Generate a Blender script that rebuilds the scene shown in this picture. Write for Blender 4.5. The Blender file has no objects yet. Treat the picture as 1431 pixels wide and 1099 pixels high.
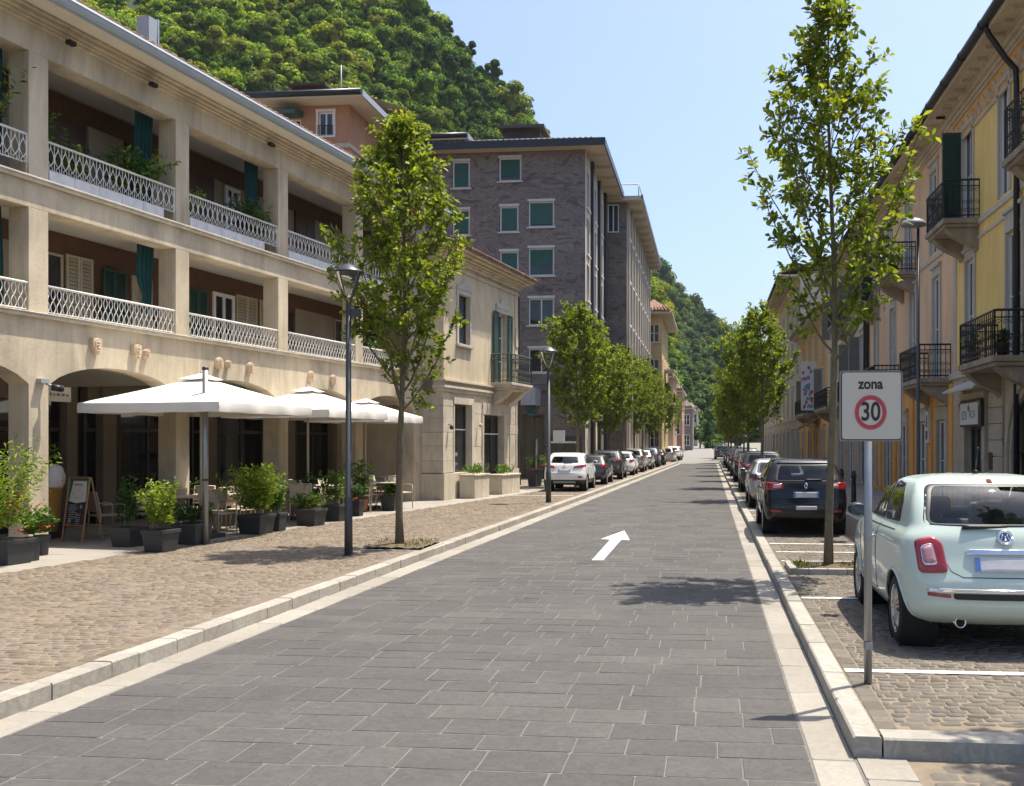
import bpy, bmesh, math, random
import numpy as np
from mathutils import Vector, Matrix
R = math.radians
scene = bpy.context.scene
COL = scene.collection
# ------------------------------------------------------------------ survey of the place (camera station and sight lines)
EYE, FOC, PX, PY = 1.9, 1350.0, 856.0, 618.0
YAW = math.atan(0.1)
CY_, SY_ = math.cos(YAW), math.sin(YAW)
def cw(c, d, z=0.0):                      # station frame (right, forward) -> world
    return Vector((c * CY_ - d * SY_, c * SY_ + d * CY_, z))
def ground(px, py, z=0.12):
    d = (EYE - z) * FOC / (py - PY)
    return cw((px - PX) / FOC * d, d, z)
def at(px, d, z=0.12):                    # a point at distance d along the sight line of column px
    return cw((px - PX) / FOC * d, d, z)
def zof(py, d):
    return EYE + (PY - py) * d / FOC
def ray(px):
    return Vector(((px - PX) / FOC * CY_ - SY_, (px - PX) / FOC * SY_ + CY_))

# ------------------------------------------------------------------ materials
MATS = {}
def _new(name):
    m = bpy.data.materials.new(name); m.use_nodes = True
    nt = m.node_tree; nt.nodes.clear()
    out = nt.nodes.new('ShaderNodeOutputMaterial')
    bs = nt.nodes.new('ShaderNodeBsdfPrincipled')
    nt.links.new(bs.outputs[0], out.inputs[0])
    return m, nt, bs, out
def N(nt, typ, **kw):
    n = nt.nodes.new(typ)
    for k, v in kw.items():
        if k.startswith('i_'):
            key = k[2:]
            n.inputs[int(key) if key.isdigit() else key].default_value = v
        else: setattr(n, k, v)
    return n
def ramp(nt, fac, stops):
    r = nt.nodes.new('ShaderNodeValToRGB')
    e = r.color_ramp.elements
    while len(e) < len(stops): e.new(0.5)
    for i, (p, c) in enumerate(stops):
        e[i].position = p
        e[i].color = (c[0], c[1], c[2], 1) if not isinstance(c, (int, float)) else (c, c, c, 1)
    nt.links.new(fac, r.inputs[0]); return r
def mul(c, k): return tuple(min(1, x * k) for x in c)
def mat(name, col, rough=0.7, metal=0.0, var=0.12, scale=4.0, bump=0.0, bscale=40.0, island=0.0, spec=0.5, stain=0.0, coat=0.0, coords='Object', stainscale=0.9):
    """Plain surface with procedural colour variation, optional per-piece tint, stains and fine bump."""
    if name in MATS: return MATS[name]
    m, nt, bs, out = _new(name); L = nt.links.new
    tc = N(nt, 'ShaderNodeTexCoord')
    no = N(nt, 'ShaderNodeTexNoise', i_Scale=scale, i_Detail=6.0, i_Roughness=0.6)
    L(tc.outputs[coords], no.inputs['Vector'])
    r = ramp(nt, no.outputs[0], [(0.25, mul(col, 1 - var)), (0.5, col), (0.75, mul(col, 1 + var))])
    c = r.outputs[0]
    if island:
        ge = N(nt, 'ShaderNodeNewGeometry')
        ir = ramp(nt, ge.outputs['Random Per Island'], [(0, 1 - island), (1, 1 + island)])
        ir.color_ramp.elements[1].color = (1 + island,) * 3 + (1,)
        mx = N(nt, 'ShaderNodeMix', data_type='RGBA', blend_type='MULTIPLY'); mx.inputs[0].default_value = 1
        L(c, mx.inputs[6]); L(ir.outputs[0], mx.inputs[7]); c = mx.outputs[2]
    if stain:
        mp = N(nt, 'ShaderNodeMapping'); mp.inputs['Scale'].default_value = (1.0, 1.0, 0.35)
        L(tc.outputs[coords], mp.inputs[0])
        n2 = N(nt, 'ShaderNodeTexNoise', i_Scale=stainscale, i_Detail=8.0, i_Roughness=0.65, i_Distortion=0.6)
        L(mp.outputs[0], n2.inputs['Vector'])
        r2 = ramp(nt, n2.outputs[0], [(0.35, 1 - stain), (0.6, 1.0)])
        mx = N(nt, 'ShaderNodeMix', data_type='RGBA', blend_type='MULTIPLY'); mx.inputs[0].default_value = 1
        L(c, mx.inputs[6]); L(r2.outputs[0], mx.inputs[7]); c = mx.outputs[2]
        mp3 = N(nt, 'ShaderNodeMapping'); mp3.inputs['Scale'].default_value = (3.2, 3.2, 0.16); L(tc.outputs[coords], mp3.inputs[0])
        n4 = N(nt, 'ShaderNodeTexNoise', i_Scale=1.6, i_Detail=5.0, i_Roughness=0.7); L(mp3.outputs[0], n4.inputs['Vector'])
        r4 = ramp(nt, n4.outputs[0], [(0.32, 1 - stain * .5), (0.52, 1.0)])
        my = N(nt, 'ShaderNodeMix', data_type='RGBA', blend_type='MULTIPLY'); my.inputs[0].default_value = 1
        L(c, my.inputs[6]); L(r4.outputs[0], my.inputs[7]); c = my.outputs[2]
    L(c, bs.inputs['Base Color'])
    bs.inputs['Roughness'].default_value = rough
    bs.inputs['Metallic'].default_value = metal
    bs.inputs['Specular IOR Level'].default_value = spec
    if coat:
        bs.inputs['Coat Weight'].default_value = coat; bs.inputs['Coat Roughness'].default_value = 0.03
    if bump:
        n3 = N(nt, 'ShaderNodeTexNoise', i_Scale=bscale, i_Detail=5.0)
        L(tc.outputs[coords], n3.inputs['Vector'])
        b = N(nt, 'ShaderNodeBump', i_Strength=bump, i_Distance=0.02)
        L(n3.outputs[0], b.inputs['Height']); L(b.outputs[0], bs.inputs['Normal'])
    MATS[name] = m; return m
def glass_dark(name, col=(0.02, 0.025, 0.028), rough=0.04, var=0.5):
    if name in MATS: return MATS[name]
    m = mat(name, col, rough=rough, var=var, scale=1.2, spec=0.6)
    return m
def glass_clear(name, tint=(0.55, 0.62, 0.6)):
    if name in MATS: return MATS[name]
    m, nt, bs, out = _new(name); L = nt.links.new
    nt.nodes.remove(bs)
    t = N(nt, 'ShaderNodeBsdfTransparent'); t.inputs[0].default_value = tint + (1,)
    g = N(nt, 'ShaderNodeBsdfGlossy'); g.inputs['Roughness'].default_value = 0.02; g.inputs[0].default_value = (0.9, 0.95, 1, 1)
    f = N(nt, 'ShaderNodeFresnel', i_IOR=1.5)
    mx = N(nt, 'ShaderNodeMixShader')
    L(f.outputs[0], mx.inputs[0]); L(t.outputs[0], mx.inputs[1]); L(g.outputs[0], mx.inputs[2]); L(mx.outputs[0], out.inputs[0])
    MATS[name] = m; return m
def leafmat(name, dark, mid, light, trans=0.35, gloss=0.35):
    """Leaf: per-leaf tint, diffuse plus light let through, weak gloss."""
    if name in MATS: return MATS[name]
    m, nt, bs, out = _new(name); L = nt.links.new
    ge = N(nt, 'ShaderNodeNewGeometry')
    r = ramp(nt, ge.outputs['Random Per Island'], [(0.0, dark), (0.55, mid), (1.0, light)])
    L(r.outputs[0], bs.inputs['Base Color'])
    bs.inputs['Roughness'].default_value = 0.45; bs.inputs['Specular IOR Level'].default_value = gloss
    tr = N(nt, 'ShaderNodeBsdfTranslucent')
    hs = N(nt, 'ShaderNodeMix', data_type='RGBA', blend_type='MULTIPLY'); hs.inputs[0].default_value = 1
    L(r.outputs[0], hs.inputs[6]); hs.inputs[7].default_value = (1.35, 1.25, 0.5, 1)
    L(hs.outputs[2], tr.inputs[0])
    mx = N(nt, 'ShaderNodeMixShader'); mx.inputs[0].default_value = trans
    L(bs.outputs[0], mx.inputs[1]); L(tr.outputs[0], mx.inputs[2]); L(mx.outputs[0], out.inputs[0])
    MATS[name] = m; return m

# ------------------------------------------------------------------ objects
def tag(o, label=None, cat=None, group=None, kind=None):
    if label: o['label'] = label
    if cat: o['category'] = cat
    if group: o['group'] = group
    if kind: o['kind'] = kind
    return o
def thing(name, label, cat, loc=(0, 0, 0), rz=0.0, group=None):
    o = bpy.data.objects.new(name, None); COL.objects.link(o)
    o.empty_display_size = 0.2
    o.location = loc; o.rotation_euler = (0, 0, rz)
    return tag(o, label, cat, group)
def link_mesh(name, me, mats, parent=None, smooth=False, auto=None):
    if not isinstance(mats, (list, tuple)): mats = [mats]
    for m in mats: me.materials.append(m)
    if smooth:
        me.polygons.foreach_set('use_smooth', [True] * len(me.polygons))
    o = bpy.data.objects.new(name, me); COL.objects.link(o)
    if parent is not None: o.parent = parent
    return o
def copy_tree(o, parent=None):
    c = o.copy(); COL.objects.link(c)
    if parent is not None: c.parent = parent
    for ch in list(o.children):
        copy_tree(ch, c)
    return c
def retint(o, old, new):
    for x in [o] + list(o.children_recursive):
        if x.type == 'MESH':
            for s in x.material_slots:
                if s.material == old:
                    s.link = 'OBJECT'; s.material = new

class MB:
    def __init__(s): s.v = []; s.f = []; s.m = []; s.sm = []
    def add(s, vs, fs, mi=0, smooth=False):
        b = len(s.v); s.v += [tuple(p) for p in vs]
        for f in fs: s.f.append(tuple(b + i for i in f)); s.m.append(mi); s.sm.append(smooth)
        return s
    def box(s, x0, x1, y0, y1, z0, z1, mi=0):
        if x0 > x1: x0, x1 = x1, x0
        if y0 > y1: y0, y1 = y1, y0
        if z0 > z1: z0, z1 = z1, z0
        return s.add([(x0, y0, z0), (x1, y0, z0), (x1, y1, z0), (x0, y1, z0), (x0, y0, z1), (x1, y0, z1), (x1, y1, z1), (x0, y1, z1)],
              [(0, 3, 2, 1), (4, 5, 6, 7), (0, 1, 5, 4), (1, 2, 6, 5), (2, 3, 7, 6), (3, 0, 4, 7)], mi)
    def frustum(s, x0, x1, y0, y1, z0, z1, tx, ty, mi=0):       # box whose top grows by tx, ty each side
        return s.add([(x0, y0, z0), (x1, y0, z0), (x1, y1, z0), (x0, y1, z0), (x0 - tx, y0 - ty, z1), (x1 + tx, y0 - ty, z1), (x1 + tx, y1 + ty, z1), (x0 - tx, y1 + ty, z1)],
              [(0, 3, 2, 1), (4, 5, 6, 7), (0, 1, 5, 4), (1, 2, 6, 5), (2, 3, 7, 6), (3, 0, 4, 7)], mi)
    def quad(s, a, b, c, d, mi=0): return s.add([a, b, c, d], [(0, 1, 2, 3)], mi)
    def poly(s, pts, mi=0): return s.add(pts, [tuple(range(len(pts)))], mi)
    def prism(s, pts, off, mi=0, smooth=False):                 # closed outline pushed along off
        n = len(pts); o = Vector(off); P = [Vector(p) for p in pts]
        s.add(P + [p + o for p in P], [tuple(range(n - 1, -1, -1)), tuple(range(n, 2 * n))] , mi)
        b = len(s.v) - 2 * n
        for i in range(n):
            j = (i + 1) % n
            s.f.append((b + i, b + j, b + n + j, b + n + i)); s.m.append(mi); s.sm.append(smooth)
        return s
    def tube(s, path, r, n=8, mi=0, smooth=True, cap=True, flat=None):
        P = [Vector(p) for p in path]; k = len(P)
        rs = r if isinstance(r, (list, tuple)) else [r] * k
        b = len(s.v); up = None
        for i in range(k):
            t = (P[min(i + 1, k - 1)] - P[max(i - 1, 0)])
            t = t.normalized() if t.length > 1e-9 else Vector((0, 0, 1))
            if up is None:
                a = Vector((0, 0, 1)) if abs(t.z) < 0.9 else Vector((1, 0, 0))
                up = (a - t * a.dot(t)).normalized()
            else:
                up = (up - t * up.dot(t))
                up = up.normalized() if up.length > 1e-6 else t.orthogonal().normalized()
            w = t.cross(up)
            for j in range(n):
                an = 2 * math.pi * j / n
                s.v.append(tuple(P[i] + (up * math.cos(an) + w * math.sin(an)) * rs[i]))
        for i in range(k - 1):
            for j in range(n):
                j2 = (j + 1) % n
                s.f.append((b + i * n + j, b + i * n + j2, b + (i + 1) * n + j2, b + (i + 1) * n + j)); s.m.append(mi); s.sm.append(smooth)
        if cap:
            s.f.append(tuple(b + j for j in range(n - 1, -1, -1))); s.m.append(mi); s.sm.append(False)
            s.f.append(tuple(b + (k - 1) * n + j for j in range(n))); s.m.append(mi); s.sm.append(False)
        return s
    def cyl(s, p, q, r, n=16, mi=0): return s.tube([p, q], r, n, mi)
    def lathe(s, prof, n=24, c=(0, 0, 0), mi=0, smooth=True, axis='z'):
        b = len(s.v); k = len(prof)
        for (r, z) in prof:
            for j in range(n):
                a = 2 * math.pi * j / n
                p = (r * math.cos(a), r * math.sin(a), z)
                if axis == 'x': p = (p[2], p[0], p[1])
                if axis == 'y': p = (p[1], p[2], p[0])
                s.v.append((c[0] + p[0], c[1] + p[1], c[2] + p[2]))
        for i in range(k - 1):
            for j in range(n):
                j2 = (j + 1) % n
                s.f.append((b + i * n + j, b + i * n + j2, b + (i + 1) * n + j2, b + (i + 1) * n + j)); s.m.append(mi); s.sm.append(smooth)
        return s
    def mesh(s, name='mesh'):
        me = bpy.data.meshes.new(name)
        me.from_pydata(s.v, [], s.f)
        me.polygons.foreach_set('material_index', s.m)
        me.polygons.foreach_set('use_smooth', s.sm)
        me.update(); return me
    def build(s, name, mats, parent=None, bevel=0.0, seg=2):
        me = s.mesh(name)
        o = link_mesh(name, me, mats, parent)
        if bevel:
            bv = o.modifiers.new('edge', 'BEVEL'); bv.width = bevel; bv.segments = seg; bv.limit_method = 'ANGLE'; bv.angle_limit = R(40)
        return o
def np_mesh(name, V, F, mats, parent=None, smooth=False):
    """V (n,3) and F (m,k) numpy arrays of equal-sided faces."""
    me = bpy.data.meshes.new(name)
    n, m, k = len(V), len(F), F.shape[1]
    me.vertices.add(n); me.vertices.foreach_set('co', np.ascontiguousarray(V, dtype=np.float32).ravel())
    me.loops.add(m * k); me.loops.foreach_set('vertex_index', np.ascontiguousarray(F, dtype=np.int32).ravel())
    me.polygons.add(m); me.polygons.foreach_set('loop_start', np.arange(0, m * k, k, dtype=np.int32))
    if smooth: me.polygons.foreach_set('use_smooth', np.ones(m, dtype=bool))
    me.update(calc_edges=True)
    me.validate()
    return link_mesh(name, me, mats, parent)
def text(name, body, size, loc, rot, m, parent=None, extrude=0.002, bold=0.0, align='CENTER'):
    cu = bpy.data.curves.new(name, 'FONT'); cu.body = body; cu.size = size; cu.extrude = extrude; cu.offset = bold
    cu.align_x = align; cu.align_y = 'CENTER'
    tmp = bpy.data.objects.new('tmp_lettering', cu); COL.objects.link(tmp)
    bpy.context.view_layer.update()
    me = bpy.data.meshes.new_from_object(tmp.evaluated_get(bpy.context.evaluated_depsgraph_get()))
    bpy.data.objects.remove(tmp)
    o = link_mesh(name, me, m, parent)
    o.location = loc; o.rotation_euler = rot
    return o
class Fr:
    """A facade's own axes: x to the right as seen from outside, y into the building, z up."""
    def __init__(s, o, rz):
        s.o = Vector((o[0], o[1])); s.rz = rz
        s.ex = Vector((math.cos(rz), math.sin(rz))); s.ey = Vector((-math.sin(rz), math.cos(rz)))
    def hit(s, px, yl=0.0):
        r = ray(px); return (yl + s.o.dot(s.ey)) / r.dot(s.ey)
    def u(s, px, yl=0.0):
        d = s.hit(px, yl); p = ray(px) * d
        return (p - s.o).dot(s.ex)
    def z(s, px, py, yl=0.0): return zof(py, s.hit(px, yl))
    def world(s, x, y, z=0.0):
        p = s.o + s.ex * x + s.ey * y; return Vector((p.x, p.y, z))
LEFT_RZ = math.pi / 2 - (math.atan((1200 - PX) / FOC) - YAW)
FA = Fr(ground(594.5, 698.6), LEFT_RZ)       # arcade house
FB = Fr(ground(618.6, 699.7), LEFT_RZ)       # beige corner house
FR = Fr((6.3, 0.0), -math.pi / 2)            # right-hand row: local x = -world Y
# ------------------------------------------------------------------ camera, light, sky
cam = bpy.data.cameras.new('camera'); cam_o = bpy.data.objects.new('camera', cam); COL.objects.link(cam_o)
cam.sensor_width = 36.0; cam.lens = FOC / 1431.0 * 36.0
cam.shift_x = (715.5 - PX) / 1431.0; cam.shift_y = (PY - 549.5) / 1431.0
cam.clip_start = 0.1; cam.clip_end = 3000
cam_o.location = (0, 0, EYE); cam_o.rotation_euler = (math.pi / 2, 0, YAW)
scene.camera = cam_o
SUN_EL, SUN_AZ = R(70), R(51)                     # azimuth measured from +Y towards +X
sdir = Vector((math.sin(SUN_AZ) * math.cos(SUN_EL), math.cos(SUN_AZ) * math.cos(SUN_EL), math.sin(SUN_EL)))
sl = bpy.data.lights.new('sun', 'SUN'); sl.energy = 3.6; sl.angle = R(0.55); sl.color = (1.0, 0.925, 0.8)
so = bpy.data.objects.new('sun', sl); COL.objects.link(so)
so.rotation_euler = sdir.to_track_quat('Z', 'Y').to_euler(); so.location = (30, 30, 60)
w = bpy.data.worlds.new('World'); scene.world = w; w.use_nodes = True
nt = w.node_tree; bg = nt.nodes['Background']
sky = nt.nodes.new('ShaderNodeTexSky'); sky.sky_type = 'NISHITA'; sky.sun_disc = False
sky.sun_elevation = SUN_EL; sky.sun_rotation = SUN_AZ
sky.altitude = 250; sky.air_density = 1.0; sky.dust_density = 4.0; sky.ozone_density = 4.0
nt.links.new(sky.outputs[0], bg.inputs[0]); bg.inputs[1].default_value = 0.106
scene.view_settings.view_transform = 'Standard'; scene.view_settings.look = 'None'
scene.view_settings.exposure = 1.22; scene.view_settings.gamma = 1.0
scene.cycles.max_bounces = 8; scene.cycles.diffuse_bounces = 5; scene.cycles.glossy_bounces = 3
scene.cycles.transmission_bounces = 4; scene.cycles.transparent_max_bounces = 16
scene.cycles.sample_clamp_indirect = 6.0; scene.cycles.use_adaptive_sampling = True
try:
    scene.cycles.use_denoising = True; scene.cycles.denoiser = 'OPENIMAGEDENOISE'
except Exception: pass

# ------------------------------------------------------------------ ground
def edge_left(y):                                 # left edge of the dark carriageway
    return -4.68 + 0.0263 * y
EDGE_R = 0.6
KERB_R0, KERB_R1 = 0.87, 1.035
WALK_Z = 0.12
m_earth = mat('earth', (0.16, 0.145, 0.12), rough=0.95, var=0.2, scale=0.3)
g = MB(); g.quad((-415, -55, -0.06), (325, -55, -0.06), (325, 755, -0.06), (-415, 755, -0.06))
tag(g.build('ground', m_earth), kind='structure')

def stone_rows(name, x0f, x1f, y0, y1, hr, wr, gap, mats, z=0.0, depth=0.0035, seed=1, jit=0.012, chamf=0.005, kind='structure', tilt=0.0015):
    """Real slabs laid in courses across the street; each slab its own little block with worn edges."""
    rnd = random.Random(seed); V = []; F = []; y = y0
    while y < y1:
        h = rnd.uniform(*hr); xa, xb = x0f(y + h / 2), x1f(y + h / 2); x = xa
        while x < xb - 1e-3:
            wdt = rnd.uniform(*wr)
            if xb - x - wdt < wr[0] * 0.6: wdt = xb - x
            j = lambda: rnd.uniform(-jit, jit)
            ax, bx, ay, by = x + gap / 2, x + wdt - gap / 2, y + gap / 2, y + h - gap / 2
            cs = [(ax + j() * .5, ay + j()), (bx + j() * .5, ay + j()), (bx + j() * .5, by + j()), (ax + j() * .5, by + j())]
            cx = sum(c[0] for c in cs) / 4; cy = sum(c[1] for c in cs) / 4
            b = len(V); tx, ty = rnd.uniform(-tilt, tilt), rnd.uniform(-tilt, tilt)
            k = min(chamf * 2.2 * rnd.uniform(.5, 1.6), 0.3 * min(bx - ax, by - ay))
            ring = []
            for i in range(4):
                p, q, r_ = Vector(cs[i - 1]), Vector(cs[i]), Vector(cs[(i + 1) % 4])
                ring += [q + (p - q).normalized() * k, q + (r_ - q).normalized() * k]
            for p in ring: V.append((p.x, p.y, z - depth))
            for p in ring:
                dd = Vector((cx, cy)) - p; s = chamf / max(dd.length, 1e-4); pp = p + dd * s
                V.append((pp.x, pp.y, z + tx * (1 if p.x > cx else -1) + ty * (1 if p.y > cy else -1)))
            for i in range(8):
                i2 = (i + 1) % 8; F.append((b + i, b + i2, b + 8 + i2, b + 8 + i))
            F.append(tuple(b + 8 + i for i in range(8)))
            x += wdt
        y += h
    me = bpy.data.meshes.new(name); me.from_pydata(V, [], F); me.update()
    o = link_mesh(name, me, mats); return tag(o, kind=kind)

def pavemat(name, cols, rough, bump, bscale, speck=0.0, spec=0.4):
    """Natural stone: a tone per stone, fine grain, blotches, shallow relief."""
    m, nt, bs, out = _new(name); L = nt.links.new
    ge = N(nt, 'ShaderNodeNewGeometry'); tc = N(nt, 'ShaderNodeTexCoord')
    r = ramp(nt, ge.outputs['Random Per Island'], [(i / (len(cols) - 1), c) for i, c in enumerate(cols)])
    n1 = N(nt, 'ShaderNodeTexNoise', i_Scale=1.1, i_Detail=5.0, i_Roughness=0.6); L(tc.outputs['Object'], n1.inputs['Vector'])
    r1 = ramp(nt, n1.outputs[0], [(0.3, 0.8), (0.7, 1.0)])
    n2 = N(nt, 'ShaderNodeTexNoise', i_Scale=bscale, i_Detail=6.0, i_Roughness=0.7, i_Distortion=1.2); L(tc.outputs['Object'], n2.inputs['Vector'])
    r2 = ramp(nt, n2.outputs[0], [(0.3, 1 - speck), (0.7, 1.0)])
    a = N(nt, 'ShaderNodeMix', data_type='RGBA', blend_type='MULTIPLY'); a.inputs[0].default_value = 1
    L(r.outputs[0], a.inputs[6]); L(r1.outputs[0], a.inputs[7])
    b = N(nt, 'ShaderNodeMix', data_type='RGBA', blend_type='MULTIPLY'); b.inputs[0].default_value = 1
    L(a.outputs[2], b.inputs[6]); L(r2.outputs[0], b.inputs[7]); L(b.outputs[2], bs.inputs['Base Color'])
    bs.inputs['Roughness'].default_value = rough; bs.inputs['Specular IOR Level'].default_value = spec
    bp = N(nt, 'ShaderNodeBump', i_Strength=bump, i_Distance=0.006); L(n2.outputs[0], bp.inputs['Height']); L(bp.outputs[0], bs.inputs['Normal'])
    MATS[name] = m; return m
m_slab = pavemat('slate slab', [(0.098, 0.093, 0.087), (0.113, 0.108, 0.101), (0.104, 0.099, 0.093), (0.127, 0.121, 0.112)], 0.8, 1.0, 15.0, 0.34, 0.25)
m_slabjoint = mat('slab joint', (0.14, 0.131, 0.118), rough=0.95, var=0.2, scale=9)
m_lime = pavemat('pale limestone', [(0.3, 0.27, 0.225), (0.34, 0.31, 0.262), (0.37, 0.34, 0.29)], 0.8, 0.5, 16.0, 0.24)
m_limejoint = mat('limestone joint', (0.24, 0.215, 0.18), rough=0.95, var=0.2, scale=9)
m_sett = pavemat('brown sett', [(0.17, 0.135, 0.1), (0.215, 0.175, 0.13), (0.25, 0.2, 0.148), (0.2, 0.172, 0.145), (0.28, 0.215, 0.148)], 0.85, 0.6, 26.0, 0.3, 0.2)
m_settjoint = mat('sett joint', (0.185, 0.148, 0.105), rough=0.95, var=0.25, scale=6)
m_sett_grey = pavemat('grey sett', [(0.14, 0.122, 0.1), (0.175, 0.154, 0.126), (0.2, 0.176, 0.144), (0.165, 0.148, 0.13)], 0.85, 0.6, 26.0, 0.3, 0.2)

# carriageway
g = MB(); ys = [1.0, 86.0]
for a, b in zip(ys, ys[1:]):
    g.quad((edge_left(a) - .34, a, -0.003), (KERB_R1, a, -0.003), (KERB_R1, b, -0.003), (edge_left(b) - .34, b, -0.003))
tag(g.build('road_base', m_slabjoint), kind='structure')
stone_rows('road', edge_left, lambda y: EDGE_R, 1.2, 85.0, (0.27, 0.4), (0.3, 0.64), 0.009, m_slab, seed=4, jit=0.006)
stone_rows('gutter_strip', lambda y: edge_left(y) - .31, lambda y: edge_left(y) - .006, 1.2, 85.0, (0.7, 1.0), (0.4, 0.5), 0.012, m_lime, z=0.0005, seed=5, jit=0.004)
stone_rows('gutter_strip', lambda y: EDGE_R + .006, lambda y: KERB_R0 - .004, 1.2, 85.0, (0.6, 0.9), (0.4, 0.5), 0.012, m_lime, z=0.0005, seed=6, jit=0.004)
# beyond the slabs: pale asphalt that climbs gently out of town
m_asph = mat('pale asphalt', (0.19, 0.182, 0.168), rough=0.9, var=0.08, scale=0.5)
g = MB()
pr = [(85, 0.0, -2.9, 1.1), (105, 0.18, -3.0, 1.5), (140, 0.75, -3.0, 2.2), (190, 1.45, -3.2, 3.0), (260, 2.1, -8, 3.0)]
for (a, za, l0, r0), (b, zb, l1, r1) in zip(pr, pr[1:]):
    g.quad((l0, a, za), (r0, a, za), (r1, b, zb), (l1, b, zb))
tag(g.build('far_road', m_asph), kind='structure')
g = MB()
for (a, za, _, _), (b, zb, _, _) in zip(pr, pr[1:]):
    g.quad((-60, a, za - .04), (60, a, za - .04), (60, b, zb - .04), (-60, b, zb - .04))
tag(g.build('far_verge', mat('verge', (0.2, 0.19, 0.15), rough=0.95, var=0.2, scale=0.4)), kind='structure')

# thin summer air: far hills pale a little
hz = bpy.data.materials.new('air'); hz.use_nodes = True; hn = hz.node_tree; hn.nodes.clear()
ho = hn.nodes.new('ShaderNodeOutputMaterial'); hv = hn.nodes.new('ShaderNodeVolumePrincipled'); hv.inputs['Color'].default_value = (.8, .88, 1, 1); hv.inputs['Density'].default_value = 0.00011; hv.inputs['Anisotropy'].default_value = .3
hn.links.new(hv.outputs[0], ho.inputs['Volume'])
mb_ = bpy.data.meshes.new('haze'); hx0, hx1, hy0, hy1, hz0, hz1 = -420, 330, -60, 760, -1.2, 330
mb_.from_pydata([(hx0, hy0, hz0), (hx1, hy0, hz0), (hx1, hy1, hz0), (hx0, hy1, hz0), (hx0, hy0, hz1), (hx1, hy0, hz1), (hx1, hy1, hz1), (hx0, hy1, hz1)], [], [(0, 3, 2, 1), (4, 5, 6, 7), (0, 1, 5, 4), (1, 2, 6, 5), (2, 3, 7, 6), (3, 0, 4, 7)])
tag(link_mesh('haze', mb_, hz), kind='stuff')

# kerbs: individual stones with worn arrises
def kerb(name, path, width, z1, lens, seed, side=1, z0=-0.01):
    rnd = random.Random(seed); mb = MB()
    for a, b in zip(path, path[1:]):
        A, B = Vector(a), Vector(b); L_ = (B - A).length; t = (B - A) / L_; nrm = Vector((-t.y, t.x)) * side; s = 0
        while s < L_ - 1e-3:
            l = min(rnd.uniform(*lens), L_ - s)
            if L_ - s - l < lens[0] * .5: l = L_ - s
            e = 0.005; p0 = A + t * (s + e); p1 = A + t * (s + l - e); dz = rnd.uniform(-.003, .003); c = 0.012
            n0 = nrm * rnd.uniform(-.004, .004)
            sec = [(0, z0), (0, z1 - c + dz), (c, z1 + dz), (width - c, z1 + dz), (width, z1 - c + dz), (width, z0)]
            va = [(p0 + n0 + nrm * o_).to_3d() + Vector((0, 0, zz)) for o_, zz in sec]
            vb = [(p1 + n0 + nrm * o_).to_3d() + Vector((0, 0, zz)) for o_, zz in sec]
            fs = [(i, i + 1, 7 + i, 6 + i) for i in range(5)] + [(5, 4, 3, 2, 1, 0), (6, 7, 8, 9, 10, 11)]
            if side > 0: fs = [tuple(reversed(f)) for f in fs]
            mb.add(va + vb, fs); s += l
    return tag(mb.build(name, m_kerb), kind='structure')
m_kerb = pavemat('kerb stone', [(0.36, 0.33, 0.28), (0.41, 0.38, 0.325), (0.46, 0.425, 0.37)], 0.8, 0.6, 11.0, 0.38)
LK = [(edge_left(y) - .315, y) for y in (1.2, 86)]
kerb('kerb', LK, 0.19, 0.125, (0.25, 0.75), 3, side=1)
KY0 = 5.93
kerb('kerb', [(KERB_R0, KY0 + .001), (KERB_R0, 110)], KERB_R1 - KERB_R0, 0.125, (0.6, 1.1), 8, side=-1)
kerb('kerb', [(KERB_R1 + .004, KY0), (5.9, KY0)], 0.2, 0.125, (0.75, 1.0), 9, side=1)

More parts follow.
